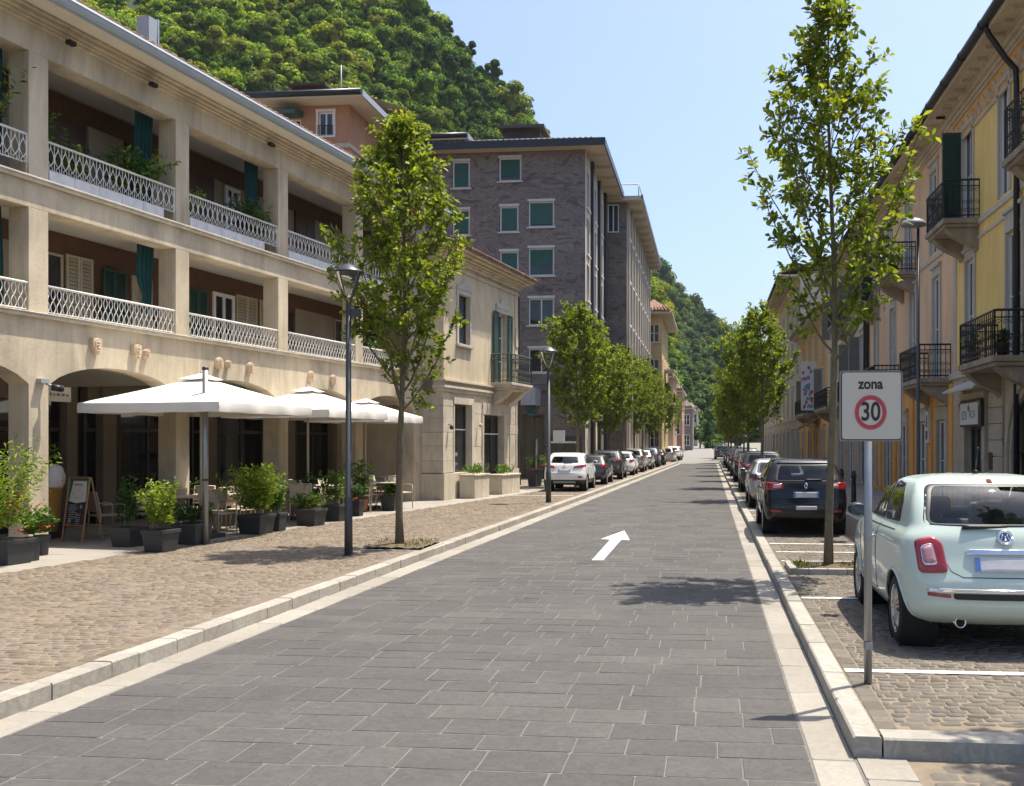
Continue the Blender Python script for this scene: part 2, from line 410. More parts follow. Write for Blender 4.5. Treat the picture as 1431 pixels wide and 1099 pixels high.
# setts
def setts(name, bbox, mask, cell, m, z, seed, lo=None, hi=None):
    rs = np.random.RandomState(seed); x0, x1, y0, y1 = bbox; cx, cy = cell
    nx, ny = int((x1 - x0) / cx) + 1, int((y1 - y0) / cy) + 1
    J, I = np.meshgrid(np.arange(ny), np.arange(nx), indexing='ij')
    rowoff = rs.uniform(0, 1, ny)[:, None]
    X = x0 + (I + rowoff) * cx + rs.uniform(-.22, .22, I.shape) * cx
    # neighbouring stones share their joints: width follows the neighbours
    Xs = np.sort(X, axis=1); left = Xs[:, :-1]; right = Xs[:, 1:]
    Xc = (left + right) / 2; hx = (right - left) / 2 - rs.uniform(.004, .011, left.shape)
    Yc = y0 + J[:, :-1] * cy + rs.uniform(-.1, .1, Xc.shape) * cy
    hy = np.full(Xc.shape, cy / 2) - rs.uniform(.002, .012, Xc.shape)
    ok = mask(Xc, Yc) & (hx > .02); Xc, Yc, hx, hy = Xc[ok], Yc[ok], hx[ok], hy[ok]; n = len(Xc)
    ch = .3
    ox = np.array([-1, -1 + ch, 1 - ch, 1, 1, 1 - ch, -1 + ch, -1]); oy = np.array([-1 + ch, -1, -1, -1 + ch, 1 - ch, 1, 1, 1 - ch])
    px = Xc[:, None] + hx[:, None] * (ox[None] + rs.uniform(-.09, .09, (n, 8))); py = Yc[:, None] + hy[:, None] * (oy[None] + rs.uniform(-.13, .13, (n, 8)))
    wav = .022 * np.sin(px * 1.9 + py * .6) + .014 * np.sin(px * 4.7 - py * 1.3 + 1) + .010 * np.sin(px * 9.1 + py * 3.0)
    py = py + wav; px = px + .02 * np.sin(py * 2.3 + px * .5)
    if lo: px = np.maximum(px, lo(py))
    if hi: px = np.minimum(px, hi(py))
    dz = rs.uniform(-.003, .003, (n, 1)); tl = rs.uniform(-.003, .003, (n, 2))
    zt = z + dz + tl[:, :1] * ox[None] + tl[:, 1:] * oy[None]
    cxm, cym = px.mean(1, keepdims=True), py.mean(1, keepdims=True)
    bot = np.stack([px, py, np.full_like(px, z - .006)], -1)
    top = np.stack([cxm + (px - cxm) * .94, cym + (py - cym) * .91, zt], -1)
    cen = np.stack([cxm[:, 0], cym[:, 0], z + dz[:, 0] + .001], -1)[:, None, :]
    V = np.concatenate([bot, top, cen], 1).reshape(-1, 3)
    i = np.arange(8); i2 = (i + 1) % 8
    sides = np.stack([i, i2, i2 + 8, i + 8], -1)
    q = (np.arange(n) * 17)[:, None, None] + sides[None]
    Q = q.reshape(-1, 4)
    k = np.array([0, 2, 4, 6]); tq = np.stack([k + 8, (k + 1) % 8 + 8, (k + 2) % 8 + 8, np.full(4, 16)], -1)
    T = ((np.arange(n) * 17)[:, None, None] + tq[None]).reshape(-1, 4)
    return tag(np_mesh(name, V, np.concatenate([Q, T]), m), kind='structure')
def facade_x(y):                                   # x of the arcade's pillar line at world y
    t = (y - FA.o.y) / FA.ex.y; return FA.o.x + t * FA.ex.x
def kl(y): return edge_left(np.minimum(y, 86.0)) - .505
g = MB(); g.quad((kl(1.2) + .06, 1.2, .1155), (kl(86) + .06, 86, .1155), (-30, 86, .1155), (-30, 1.2, .1155))
tag(g.build('plaza_base', m_settjoint), kind='structure')
setts('plaza', (-15.5, -3.0, 2.0, 46.0), lambda x, y: (x < kl(y) - .105) & (x > facade_x(y) + 1.75 + 0 * y) & (x > -14.5), (0.135, 0.094), m_sett, WALK_Z, 21, hi=lambda y: kl(y) - .145)
stone_rows('terrace', lambda y: facade_x(y) - 3.4, lambda y: facade_x(y) + 1.72, 6.0, 36.5, (0.55, 0.75), (0.7, 1.1), 0.008, pavemat('terrace stone', [(0.3, 0.27, 0.235), (0.35, 0.32, 0.275), (0.32, 0.29, 0.26)], 0.8, 0.3, 14.0, 0.15), z=WALK_Z + .002, seed=12, jit=0.002)
def pave_plain(name, pts, m, z):
    mb = MB(); mb.poly([(x, y, z) for x, y in pts]); return tag(mb.build(name, m), kind='structure')
# far part of the left pavement is too fine to see stone by stone
pave_plain('pavement', [(-14, 46), (kl(46) - .03, 46), (kl(86) - .03, 86), (kl(86) - .03, 118), (-14, 118)], mat('far setts', (0.205, 0.17, 0.14), rough=0.85, var=0.2, scale=5), WALK_Z)
# right-hand parking lane, flush with its kerb
g = MB(); g.quad((KERB_R1 - .02, KY0 + .1, .1135), (3.32, KY0 + .1, .1135), (3.32, 110, .1135), (KERB_R1 - .02, 110, .1135)); tag(g.build('parking_base', m_settjoint), kind='structure')
setts('parking_lane', (0.9, 3.4, 6.1, 44.0), lambda x, y: (x > KERB_R1 + .105) & (x < 3.28) & (y > KY0 + .27), (0.125, 0.094), m_sett_grey, WALK_Z - .002, 22, lo=lambda y: KERB_R1 + .145)
pave_plain('parking_lane', [(KERB_R1, 44), (3.3, 44), (3.3, 110), (KERB_R1, 110)], mat('far grey setts', (0.2, 0.18, 0.16), rough=0.85, var=0.2, scale=5), .117)
stone_rows('border_course', lambda y: kl(y) - .135, lambda y: kl(y) - .004, 2.0, 84.0, (0.14, 0.24), (0.13, 0.14), 0.008, m_sett, z=WALK_Z + .001, seed=31, jit=0.006, chamf=.006)
stone_rows('border_course', lambda y: KERB_R1 + .006, lambda y: KERB_R1 + .135, KY0 + .21, 60.0, (0.14, 0.22), (0.12, 0.13), 0.008, m_sett_grey, z=WALK_Z - .001, seed=32, jit=0.006, chamf=.006)
# lower paving in front of the kerb end
g = MB(); g.quad((KERB_R0, 1.0, -.0045), (6, 1.0, -.0045), (6, KY0 + .02, -.0045), (KERB_R0, KY0 + .02, -.0045)); tag(g.build('crossing_base', m_settjoint), kind='structure')
setts('crossing', (1.1, 6.0, 2.5, 5.95), lambda x, y: (x > 1.22) & (y < KY0 - .03), (0.2, 0.15), m_sett_grey, 0.0, 23)
stone_rows('gutter_strip', lambda y: KERB_R0 + .006, lambda y: 1.18, 1.2, KY0 - .05, (0.6, 0.9), (0.31, 0.32), 0.012, m_lime, z=0.004, seed=16, jit=0.004)
# right-hand footway
kerb('kerb', [(3.32, KY0 + .21), (3.32, 110)], 0.14, 0.16, (0.8, 1.1), 18, side=-1)
stone_rows('footway', lambda y: 3.47, lambda y: 6.35, KY0 + .2, 60.0, (0.5, 0.7), (0.6, 1.0), 0.008, pavemat('footway stone', [(0.24, 0.22, 0.2), (0.28, 0.26, 0.235)], 0.8, 0.3, 14.0, 0.12), z=0.15, seed=13, jit=0.002)
pave_plain('footway_base', [(3.4, KY0 + .2), (7.5, KY0 + .2), (7.5, 110), (3.4, 110)], m_settjoint, .142)

# painted marks
m_paint = mat('road paint', (0.78, 0.78, 0.75), rough=0.6, var=0.06, scale=14, stain=0.4, stainscale=7)
def painted(name, pts, z):
    mb = MB(); mb.poly([(x, y, z) for x, y in pts]); return tag(mb.build(name, m_paint), kind='structure')
A0, A1 = ground(836, 783, 0), ground(866, 742.5, 0)
sh = (A1 - A0).xy; 
T = lambda px, py: ground(px, py, 0).xy
painted('painted_arrow', [tuple(T(827, 783.5)), tuple(T(843, 783.5)), tuple(T(868, 755)), tuple(T(880, 755.5)), tuple(T(872.5, 742)), tuple(T(839.5, 754)), tuple(T(853, 754.5))], .006)
for yy, xa, xb, wd in ((7.62, 1.05, 3.25, .1), (11.15, 1.05, 3.25, .1), (14.6, 1.08, 3.25, .08), (15.8, 1.08, 3.25, .08), (17.05, 1.05, 3.25, .1), (23.6, 1.05, 3.25, .12), (25.2, 1.05, 3.25, .12), (31, 1.05, 3.25, .12), (38, 1.05, 3.25, .12), (45, 1.05, 3.25, .12)):
    painted('parking_line', [(xa, yy), (xb, yy + .02), (xb, yy + wd + .02), (xa, yy + wd)], WALK_Z + .004)
for yy in (31.6, 36.5, 41.5, 47):
    x1 = kl(yy) - .1; painted('parking_line', [(x1 - 2.2, yy), (x1, yy), (x1, yy + .12), (x1 - 2.2, yy + .12)], WALK_Z + .006)
# ------------------------------------------------------------------ facade tools (local axes: x right, y inward, z up)
def wall(parent, name, m, x0, x1, z0, z1, holes=(), y=0.0, reveal=0.22, mi=0, mb=None):
    own = mb is None; mb = mb or MB()
    xs = sorted({x0, x1} | {h[0] for h in holes} | {h[1] for h in holes}); zs = sorted({z0, z1} | {h[2] for h in holes} | {h[3] for h in holes})
    xs = [v for v in xs if x0 - 1e-6 <= v <= x1 + 1e-6]; zs = [v for v in zs if z0 - 1e-6 <= v <= z1 + 1e-6]
    for a, b in zip(xs, xs[1:]):
        for c, d in zip(zs, zs[1:]):
            mx, mz = (a + b) / 2, (c + d) / 2
            if any(h[0] < mx < h[1] and h[2] < mz < h[3] for h in holes): continue
            mb.quad((a, y, c), (b, y, c), (b, y, d), (a, y, d), mi)
    for a, b, c, d in [h[:4] for h in holes]:
        r = y + reveal
        mb.quad((a, y, c), (a, r, c), (a, r, d), (a, y, d), mi); mb.quad((b, y, d), (b, r, d), (b, r, c), (b, y, c), mi)
        mb.quad((a, y, d), (a, r, d), (b, r, d), (b, y, d), mi); mb.quad((a, y, c), (b, y, c), (b, r, c), (a, r, c), mi)
    return mb.build(name, m, parent) if own else mb
def block(parent, name, m, x0, x1, y0, y1, z0, z1, bevel=0.0):
    return MB().box(x0, x1, y0, y1, z0, z1).build(name, m, parent, bevel)
m_frame_w = mat('white joinery', (0.72, 0.71, 0.68), rough=0.5, var=0.05, scale=6)
m_frame_d = mat('dark joinery', (0.05, 0.045, 0.04), rough=0.5, var=0.15, scale=6)
m_pane = glass_dark('window glass')
m_pane_b = glass_dark('blue window glass', (0.035, 0.06, 0.085))
m_shut_g = mat('green shutter paint', (0.018, 0.062, 0.048), rough=0.55, var=0.15, scale=8)
m_blind_g = mat('green blind', (0.03, 0.105, 0.082), rough=0.6, var=0.12, scale=5)
m_iron = mat('black wrought iron', (0.018, 0.018, 0.019), rough=0.45, metal=0.2, var=0.1)
m_stonetrim = mat('stone trim', (0.5, 0.46, 0.4), rough=0.8, var=0.1, scale=3, bump=0.2, stain=0.15)
def window(parent, x0, x1, z0, z1, y=0.1, frame=m_frame_w, pane=m_pane, fw=0.06, mull=1, bars=0, sill=None, ft=0.05):
    mb = MB(); f = fw
    mb.box(x0, x0 + f, y, y + ft, z0, z1); mb.box(x1 - f, x1, y, y + ft, z0, z1)
    mb.box(x0 + f, x1 - f, y, y + ft, z0, z0 + f); mb.box(x0 + f, x1 - f, y, y + ft, z1 - f, z1)
    for i in range(mull):
        xm = x0 + (x1 - x0) * (i + 1) / (mull + 1); mb.box(xm - f * .45, xm + f * .45, y + .004, y + ft - .004, z0 + f, z1 - f)
    for i in range(bars):
        zm = z0 + (z1 - z0) * (i + 1) / (bars + 1)
        mb.box(x0 + f, x1 - f, y + .008, y + ft - .008, zm - f * .25, zm + f * .25)
    o = mb.build('window', frame, parent)
    MB().quad((x0 + f * .5, y + ft * .6, z0 + f * .5), (x1 - f * .5, y + ft * .6, z0 + f * .5), (x1 - f * .5, y + ft * .6, z1 - f * .5), (x0 + f * .5, y + ft * .6, z1 - f * .5)).build('pane', pane, o)
    if sill: MB().box(x0 - .1, x1 + .1, -.09, y + .02, z0 - .07, z0 - .003).build('sill', sill, o, .008)
    return o
def louvre(parent, x0, x1, z0, z1, y, m, name='shutter', th=0.035, slats=True, axis='x', hx=None):
    """Shutter leaf: frame with tilted slats. axis 'x': lies along the wall; 'y': stands open at right angles at x=hx."""
    mb = MB(); f = 0.05
    def bx(a, b, c, d, e, g):
        if axis == 'x': mb.box(a, b, c, d, e, g)
        else: mb.box(hx + (c - y), hx + (d - y), y - (b - x0), y - (a - x0), e, g)
    bx(x0, x0 + f, y, y + th, z0, z1); bx(x1 - f, x1, y, y + th, z0, z1)
    bx(x0 + f, x1 - f, y, y + th, z0, z0 + f); bx(x0 + f, x1 - f, y, y + th, z1 - f, z1)
    n = max(4, int((z1 - z0) / 0.075)); st = (z1 - z0 - 2 * f) / n
    for i in range(n):
        zz = z0 + f + i * st
        if axis == 'x': mb.quad((x0 + f, y + .004, zz), (x1 - f, y + .004, zz), (x1 - f, y + th - .004, zz + st * .95), (x0 + f, y + th - .004, zz + st * .95))
        else: mb.quad((hx + .004, y - f, zz), (hx + .004, y - (x1 - x0) + f, zz), (hx + th - .004, y - (x1 - x0) + f, zz + st * .95), (hx + th - .004, y - f, zz + st * .95))
    return mb.build(name, m, parent)
def scroll(mb, c, r, plane='x', turns=1.4, rad=0.009, flip=1):
    pts = []
    for i in range(13):
        t = i / 12; a = t * turns * 2 * math.pi; q = r * (1 - .75 * t)
        p = (flip * q * math.cos(a), q * math.sin(a))
        pts.append((c[0] + p[0], c[1], c[2] + p[1]) if plane == 'x' else (c[0], c[1] + p[0], c[2] + p[1]))
    mb.tube(pts, rad, 4, smooth=False)
def iron_rail(parent, x0, x1, y0, y1, z0, h, m=m_iron, pitch=0.11, scrolls=True, name='railing', bar=0.011, sides=True):
    """Balcony railing round three sides; y0 < y1 = wall."""
    mb = MB()
    def run(a, b):
        A, B = Vector(a), Vector(b); L_ = (B - A).length; n = max(2, int(L_ / pitch)); d = (B - A) / n
        up = Vector((0, 0, 1)); th = bar * 1.4
        for zz, q in ((h, .024), (h * .84, .014), (.07, .016)):
            mb.tube([A + up * zz, B + up * zz], q, 4, smooth=False)
        for i in range(n + 1):
            p = A + d * i; thick = bar * (1.9 if i in (0, n) else 1)
            mb.tube([p + up * (0.0), p + up * h], thick, 4, smooth=False)
            if scrolls and i < n:
                q = p + d * .5
                pl = 'x' if abs(d.x) > abs(d.y) else 'y'
                for zz, fl in ((h * .74, 1), (h * .42, -1), (h * .2, 1)):
                    scroll(mb, q + up * zz, pitch * .42, pl, 1.2, bar * .6, fl)
    run((x0, y0, z0), (x1, y0, z0))
    if sides: run((x0, y1, z0), (x0, y0, z0)); run((x1, y0, z0), (x1, y1, z0))
    return mb.build(name, m, parent)
def bracket(mb, x0, x1, y0, y1, z0, z1):
    """Scrolled stone console under a slab; reaches out to y0 at the top and dies into the wall at the bottom."""
    pr = []
    for i in range(13):
        t = i / 12; s = t * t * (3 - 2 * t); yy = y0 + (y1 - y0) * (s * .92 + .03 * math.sin(t * 9)); zz = z1 + (z0 - z1) * t
        pr.append((yy, zz))
    pts = [(x0, y, z) for y, z in pr] + [(x0, y1, z0), (x0, y1, z1)]
    mb.prism(pts, (x1 - x0, 0, 0))
def surround(mb, x0, x1, z0, z1, w=0.14, y=-0.035, head=0.0, sill=True, y1=0.0):
    mb.box(x0 - w, x0, y, y1, z0, z1); mb.box(x1, x1 + w, y, y1, z0, z1); mb.box(x0 - w, x1 + w, y - .002, y1, z1, z1 + w)
    if head:
        mb.box(x0 - w * .8, x1 + w * .8, y + .01, y1, z1 + w, z1 + w + head)
        mb.frustum(x0 - w * 1.1, x1 + w * 1.1, y - .05, y1, z1 + w + head, z1 + w + head + .08, .06, .0)
    if sill: mb.box(x0 - w - .04, x1 + w + .04, y - .06, y1, z0 - .09, z0)
def tile_roof(parent, x0, x1, y0, y1, z0, z1, m, pitch=0.2, name='roof', th=0.06):
    """Mono-pitch of real barrel tiles running from the eave (y0,z0) up to (y1,z1)."""
    mb = MB(); mb.prism([(x0, y0, z0), (x0, y1, z1), (x0, y1, z1 - th), (x0, y0, z0 - th)], (x1 - x0, 0, 0))
    n = int((x1 - x0) / pitch)
    for i in range(n):
        x = x0 + (i + .5) * (x1 - x0) / n; r = pitch * .3
        k = 6
        for (ya, za, yb, zb) in [(y0 + (y1 - y0) * j / 3 - .02, z0 + (z1 - z0) * j / 3, y0 + (y1 - y0) * (j + 1) / 3, z0 + (z1 - z0) * (j + 1) / 3) for j in range(3)]:
            vs = []
            for t in range(k + 1):
                a = math.pi * t / k; vs.append((x - r * math.cos(a), ya, za + r * 1.0 * math.sin(a) + .012))
            for t in range(k + 1):
                a = math.pi * t / k; vs.append((x - r * .8 * math.cos(a), yb, zb + r * .8 * math.sin(a)))
            mb.add(vs, [(t, t + 1, k + 2 + t, k + 1 + t) for t in range(k)] , 0, True)
            mb.add([(x - r * .9, ya + .004, za), (x + r * .9, ya + .004, za)] + vs[:k + 1], [tuple([0] + list(range(2, k + 3)) + [1])])
    return mb.build(name, m, parent)
m_tile = mat('terracotta roof tile', (0.27, 0.15, 0.105), rough=0.85, var=0.2, scale=2, island=0.3, stain=0.3, stainscale=2)
m_tile_grey = mat('weathered roof tile', (0.24, 0.18, 0.15), rough=0.9, var=0.2, scale=2, island=0.25, stain=0.3, stainscale=2)

# leaf geometry ------------------------------------------------------------------------------------------------
def leaf_arrays(P, D, Nn, Ln, Wd, fold=0.25, droop=0.15):
    """Folded 6-point leaves. P base (n,3), D direction, Nn face normal, Ln length, Wd width."""
    D = D / np.linalg.norm(D, axis=1, keepdims=True); S = np.cross(D, Nn); S /= np.maximum(np.linalg.norm(S, axis=1, keepdims=True), 1e-6); U = np.cross(S, D)
    Ln = Ln[:, None]; Wd = Wd[:, None]
    b = P; m1 = P + D * Ln * .45 - U * Ln * fold * .3; t = P + D * Ln - U * Ln * droop
    l = P + D * Ln * .45 + S * Wd * .5 + U * Ln * fold * .2; r = P + D * Ln * .45 - S * Wd * .5 + U * Ln * fold * .2
    l2 = P + D * Ln * .78 + S * Wd * .32 + U * Ln * (fold * .1 - droop * .5); r2 = P + D * Ln * .78 - S * Wd * .32 + U * Ln * (fold * .1 - droop * .5)
    V = np.stack([b, m1, t, l, r, l2, r2], 1).reshape(-1, 3); n = len(P); o = (np.arange(n) * 7)[:, None, None]
    q = np.array([[0, 1, 3, 3], [0, 4, 1, 1], [1, 2, 5, 3], [1, 4, 6, 2]])
    tri = np.array([[0, 1, 3], [0, 4, 1], [1, 2, 5], [1, 5, 3], [1, 4, 6], [1, 6, 2]])
    F = (o + tri[None]).reshape(-1, 3)
    return V, F
def rnd_unit(rs, n):
    v = rs.normal(size=(n, 3)); return v / np.linalg.norm(v, axis=1, keepdims=True)
def leafy(rs, pts, dirs, ln, wd, up=0.6, spread=0.9):
    n = len(pts); D = dirs + rnd_unit(rs, n) * spread; Nn = rnd_unit(rs, n) * .7 + np.array([0, 0, up])
    return leaf_arrays(pts, D, Nn, rs.uniform(*ln, n), rs.uniform(*wd, n))
m_leaf_bush = leafmat('bush leaf', (0.03, 0.08, 0.012), (0.085, 0.18, 0.022), (0.2, 0.3, 0.04), 0.4)
m_leaf_dark = leafmat('dark plant leaf', (0.018, 0.05, 0.014), (0.045, 0.105, 0.024), (0.1, 0.175, 0.035), 0.35)
m_leaf_fern = leafmat('bright fern leaf', (0.07, 0.14, 0.012), (0.18, 0.28, 0.028), (0.34, 0.42, 0.055), 0.45)
m_petal = leafmat('red petal', (0.3, 0.02, 0.01), (0.45, 0.05, 0.02), (0.5, 0.14, 0.04), 0.3)
def sprigs(seed, n, base, height, spread, ln=(0.05, 0.09), wd=(0.02, 0.035), per=26, leanz=0.6, curve=0.4, start=0.15):
    """A plant of n arching stems, each with paired leaflets. base: half-size (x, y) of the rooted patch."""
    rs = np.random.RandomState(seed); P = []; D = []
    for i in range(n):
        p0 = np.array([rs.uniform(-1, 1) * base[0], rs.uniform(-1, 1) * base[1], 0])
        a = rs.uniform(0, 2 * np.pi); out = np.array([np.cos(a), np.sin(a), 0]) * rs.uniform(.1, 1) * spread
        h = height * rs.uniform(.55, 1)
        for k in range(per):
            t = start + (1 - start) * (k + rs.uniform(0, 1)) / per
            p = p0 + out * (t ** 1.4) + np.array([0, 0, h * (t - curve * .35 * t * t)])
            tang = out * 1.4 * t ** .4 + np.array([0, 0, h * (1 - curve * .7 * t)]); tang /= np.linalg.norm(tang)
            side = np.cross(tang, rs.normal(size=3)); side /= np.linalg.norm(side)
            P.append(p); D.append(tang * .5 + side)
    P = np.array(P); D = np.array(D)
    return leafy(rs, P, D, ln, wd, .5, .35)
# ------------------------------------------------------------------ the arcaded house with two loggia floors
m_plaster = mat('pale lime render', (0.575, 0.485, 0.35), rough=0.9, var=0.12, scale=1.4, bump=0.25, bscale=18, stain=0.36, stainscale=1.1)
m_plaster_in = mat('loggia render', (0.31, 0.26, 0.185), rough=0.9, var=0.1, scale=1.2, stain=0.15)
m_white_iron = mat('white painted iron', (0.66, 0.64, 0.59), rough=0.5, var=0.08, scale=10)
m_marble = mat('white marble panel', (0.66, 0.66, 0.65), rough=0.4, var=0.14, scale=7, stain=0.12, stainscale=3)
m_wood = mat('red brown boarding', (0.095, 0.043, 0.02), rough=0.6, var=0.3, scale=3)
m_wood_d = mat('dark brown door', (0.06, 0.03, 0.018), rough=0.5, var=0.3, scale=4)
m_cream = mat('cream louvre paint', (0.4, 0.35, 0.25), rough=0.6, var=0.08, scale=5)
m_soffit = mat('cream eave boards', (0.6, 0.55, 0.45), rough=0.8, var=0.05, scale=2)
m_gutter = mat('zinc gutter', (0.3, 0.34, 0.36), rough=0.55, metal=0.2, var=0.08, scale=3)
m_curtain = mat('teal curtain cloth', (0.004, 0.05, 0.052), rough=0.9, var=0.25, scale=3)
m_terra = mat('terracotta relief', (0.55, 0.42, 0.29), rough=0.85, var=0.12, scale=6, bump=0.3)
AR = thing('arcade_house', 'long beige house with arches below, two open loggia floors and white railings', 'house', FA.world(0, 0, 0), FA.rz)
Z0, ZS1, ZS2, ZM, ZT, ZB = 0.12, 4.0, 6.17, 5.69, 8.22, 8.64
cent = [-24.87, -21.41, -17.97, -14.51, -11.05, -7.6, -4.07, -0.62]; hw = 0.195
X0, X1 = cent[0], 0.0; TH = 0.4
bays = [(a + hw, b - hw) for a, b in zip(cent, cent[1:])]
def arch_wall(mb, x0, x1, ztop, y, th, spring, crown, n=14, mi=0):
    """Wall piece over a segmental arch between x0 and x1, with its soffit."""
    pts = []
    for i in range(n + 1):
        t = i / n; u = 2 * t - 1
        pts.append((x0 + (x1 - x0) * t, spring + (crown - spring) * (math.sqrt(max(0, 1.0 - .86 * u * u)) - math.sqrt(.14)) / (1 - math.sqrt(.14))))
    for (xa, za), (xb, zb) in zip(pts, pts[1:]):
        mb.quad((xa, y, za), (xb, y, zb), (xb, y, ztop), (xa, y, ztop), mi)
        mb.quad((xa, y + th, za), (xa, y + th, ztop), (xb, y + th, ztop), (xb, y + th, zb), mi)
        mb.quad((xa, y, za), (xa, y + th, za), (xb, y + th, zb), (xb, y, zb), mi)
    return pts
mb = MB(); SPR, CRN = 2.84, 3.22
for a, b in bays: arch_wall(mb, a, b, ZS1 - .1, 0, TH, SPR, CRN)
for c in cent: mb.box(c - hw, c + hw, 0, TH, Z0, ZS1 - .1)
mb.box(cent[-1] + hw, X1, 0, TH, Z0, ZS1 - .1)
mb.box(X0 - hw, X1, .001, 1.0, ZS1 - .1, ZS1 - .02)
mb.build('wall', m_plaster, AR)
# first floor: pillars, beam, slab noses; second floor likewise
mb = MB()
for c in cent: mb.box(c - hw, c + hw, 0, TH, ZS1, ZM)
mb.box(cent[-1] + hw, X1, 0, TH, ZS1, ZS2 - .06)
mb.box(X0 - hw, cent[-1] + hw, 0, TH, ZM, ZS2 - .06)
for c in cent: mb.box(c - hw, c + hw, 0, TH, ZS2 + .02, ZT)
mb.box(cent[-1] + hw, X1, 0, TH, ZS2 + .02, ZT)
mb.box(X0 - hw, X1, 0, TH, ZT, ZB)
mb.build('loggia_frame', m_plaster, AR, .008)
m_nose = mat('pale slab edge', (0.6, 0.54, 0.44), rough=0.8, var=0.08, scale=3, stain=0.2, stainscale=3)
mb = MB(); mb.box(X0 - hw, X1, -.1, 1.7, ZS1 - .02, ZS1 + .0); mb.box(X0 - hw, X1, -.07, 0.0, ZS1 - .075, ZS1 - .022)
mb.box(X0 - hw, X1, -.1, 1.7, ZS2 - .01, ZS2 + .02); mb.box(X0 - hw, X1, -.07, 0.0, ZS2 - .06, ZS2 - .012)
mb.build('balcony_slab', m_nose, AR, .006)
# ceilings of the loggias and of the arcade
mb = MB()
for z in (ZM + .1, ZT + .2): mb.quad((X0, TH, z), (X0, 1.75, z), (X1, 1.75, z), (X1, TH, z))
mb.build('ceiling', mat('pale ceiling', (0.5, 0.47, 0.41), rough=0.9, var=0.05), AR)
mb = MB()
for a, b in bays:                                   # shallow vaults
    n = 10; pv = None
    for i in range(n + 1):
        t = i / n; u = 2 * t - 1; z = SPR + (CRN + .12 - SPR) * math.sqrt(max(0, 1 - .86 * u * u)); x = a - .19 + (b - a + .38) * t
        if pv: mb.quad((pv[0], TH, pv[1]), (x, TH, z), (x, 3.25, z), (pv[0], 3.25, pv[1]))
        pv = (x, z)
mb.build('vault', mat('vault plaster', (0.48, 0.44, 0.36), rough=0.9, var=0.08), AR)
# inner walls of the loggias
mb = MB(); BW = 1.45
wall(None, '', None, X0, X1, ZS1, ZM + .12, [], BW, mb=mb); wall(None, '', None, X0, X1, ZS2, ZT + .22, [], BW, mb=mb)
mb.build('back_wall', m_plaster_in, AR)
mb = MB(); mb.box(X0, X1, BW - .03, BW, 5.42, ZM + .08); mb.box(X0, X1, BW - .03, BW, 7.98, ZT + .15)
mb.build('timber_band', m_wood, AR)
LOW = [[('win', 0, .24), ('cream', .26, .45), ('green', .52, .7), ('cdoor', .75, .92)], [('cream', 0, .19), ('green', .24, .42), ('glass', .49, .72), ('cream', .74, .98)], [('cream', .0, .12), ('dark', .17, .42), ('pale', .45, .99)]]
UPP = [[('cream', 0, .08), ('door', .12, .4), ('pale', .42, .68), ('door', .7, .92)], [('cream', 0, .18), ('door', .2, .5), ('glass', .62, .78)], [('pale', 0, .16), ('glass', .18, .34), ('door', .45, .72)]]
for k, (a, b) in enumerate(bays):
    o0, wd = a + .93, b - a + .36                      # what shows of the inner wall between two pillars
    MB().box(o0 - .02, o0 + wd - .02, BW - .028, BW + .01, ZS1, 5.44).build('timber_boarding', m_wood, AR)
    for lev, (zl, zh) in enumerate(((ZS1 + .01, 5.42), (ZS2 + .03, 7.97))):
        y = BW - .04
        for kind, f0, f1 in (LOW, UPP)[lev][k % 3]:
            x0, x1 = o0 + wd * f0, o0 + wd * f1; m_ = (x0 + x1) / 2
            if kind == 'win': window(AR, x0, x1, zl, zh - .04, y - .02, m_cream, m_pane, .045, 1, 1)
            if kind == 'glass': window(AR, x0, x1, zl, zh - .06, y - .03, m_frame_w, m_pane, .085, 1, 0)
            if kind == 'cdoor': window(AR, x0, x1, zl, zh - .12, y - .03, m_cream, m_cream, .1, 1, 2)
            if kind == 'cream': louvre(AR, x0, m_ - .005, zl, zh, y - .03, m_cream); louvre(AR, m_ + .005, x1, zl, zh, y - .03, m_cream)
            if kind in ('green', 'dark'): louvre(AR, x0, m_ - .005, zl, zh - .1, y - .05, m_shut_g if kind == 'green' else m_wood_d); louvre(AR, m_ + .005, x1, zl, zh - .1, y - .05, m_shut_g if kind == 'green' else m_wood_d)
            if kind == 'door':
                mb = MB(); mb.box(x0, x1, y - .02, y + .03, zl, zh)
                for q in (0, 1): mb.box(x0 + (x1 - x0) * (.08 + .48 * q), x0 + (x1 - x0) * (.44 + .48 * q), y - .03, y - .02, zl + .5, zh - .1)
                mb.build('door', m_wood_d, AR)
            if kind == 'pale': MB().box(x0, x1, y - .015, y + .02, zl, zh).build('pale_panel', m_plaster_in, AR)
# curtains hung at the pillars
def curtain(x, z0, z1, w=.38, seed=1, tie=True):
    n, m_ = 24, 12; vs = []; fs = []
    for j in range(m_ + 1):
        t = j / m_; z = z1 + (z0 - z1) * t
        nar = 1 - (.45 * math.exp(-((t - .78) / .18) ** 2) if tie else 0)
        for i in range(n + 1):
            s = i / n; vs.append((x - w * nar * s + .05 * math.sin(t * 2 + seed), .52 + .045 * math.sin(s * 24 + seed) * (1 - .4 * t), z))
    for j in range(m_):
        for i in range(n): q = j * (n + 1) + i; fs.append((q, q + 1, q + n + 2, q + n + 1))
    mb = MB(); mb.add(vs, fs, 0, True); mb.build('curtain', m_curtain, AR)
for i, (k, zl, zh) in enumerate(((2, ZS1, ZM + .08), (2, ZS2, ZT + .18), (3, ZS1 + .35, ZM + .08), (3, ZS2 + .1, ZT + .18), (4, ZS2 + .2, ZT + .18))):
    curtain(bays[k][1] - .03, zl + .05, zh, .42, i)
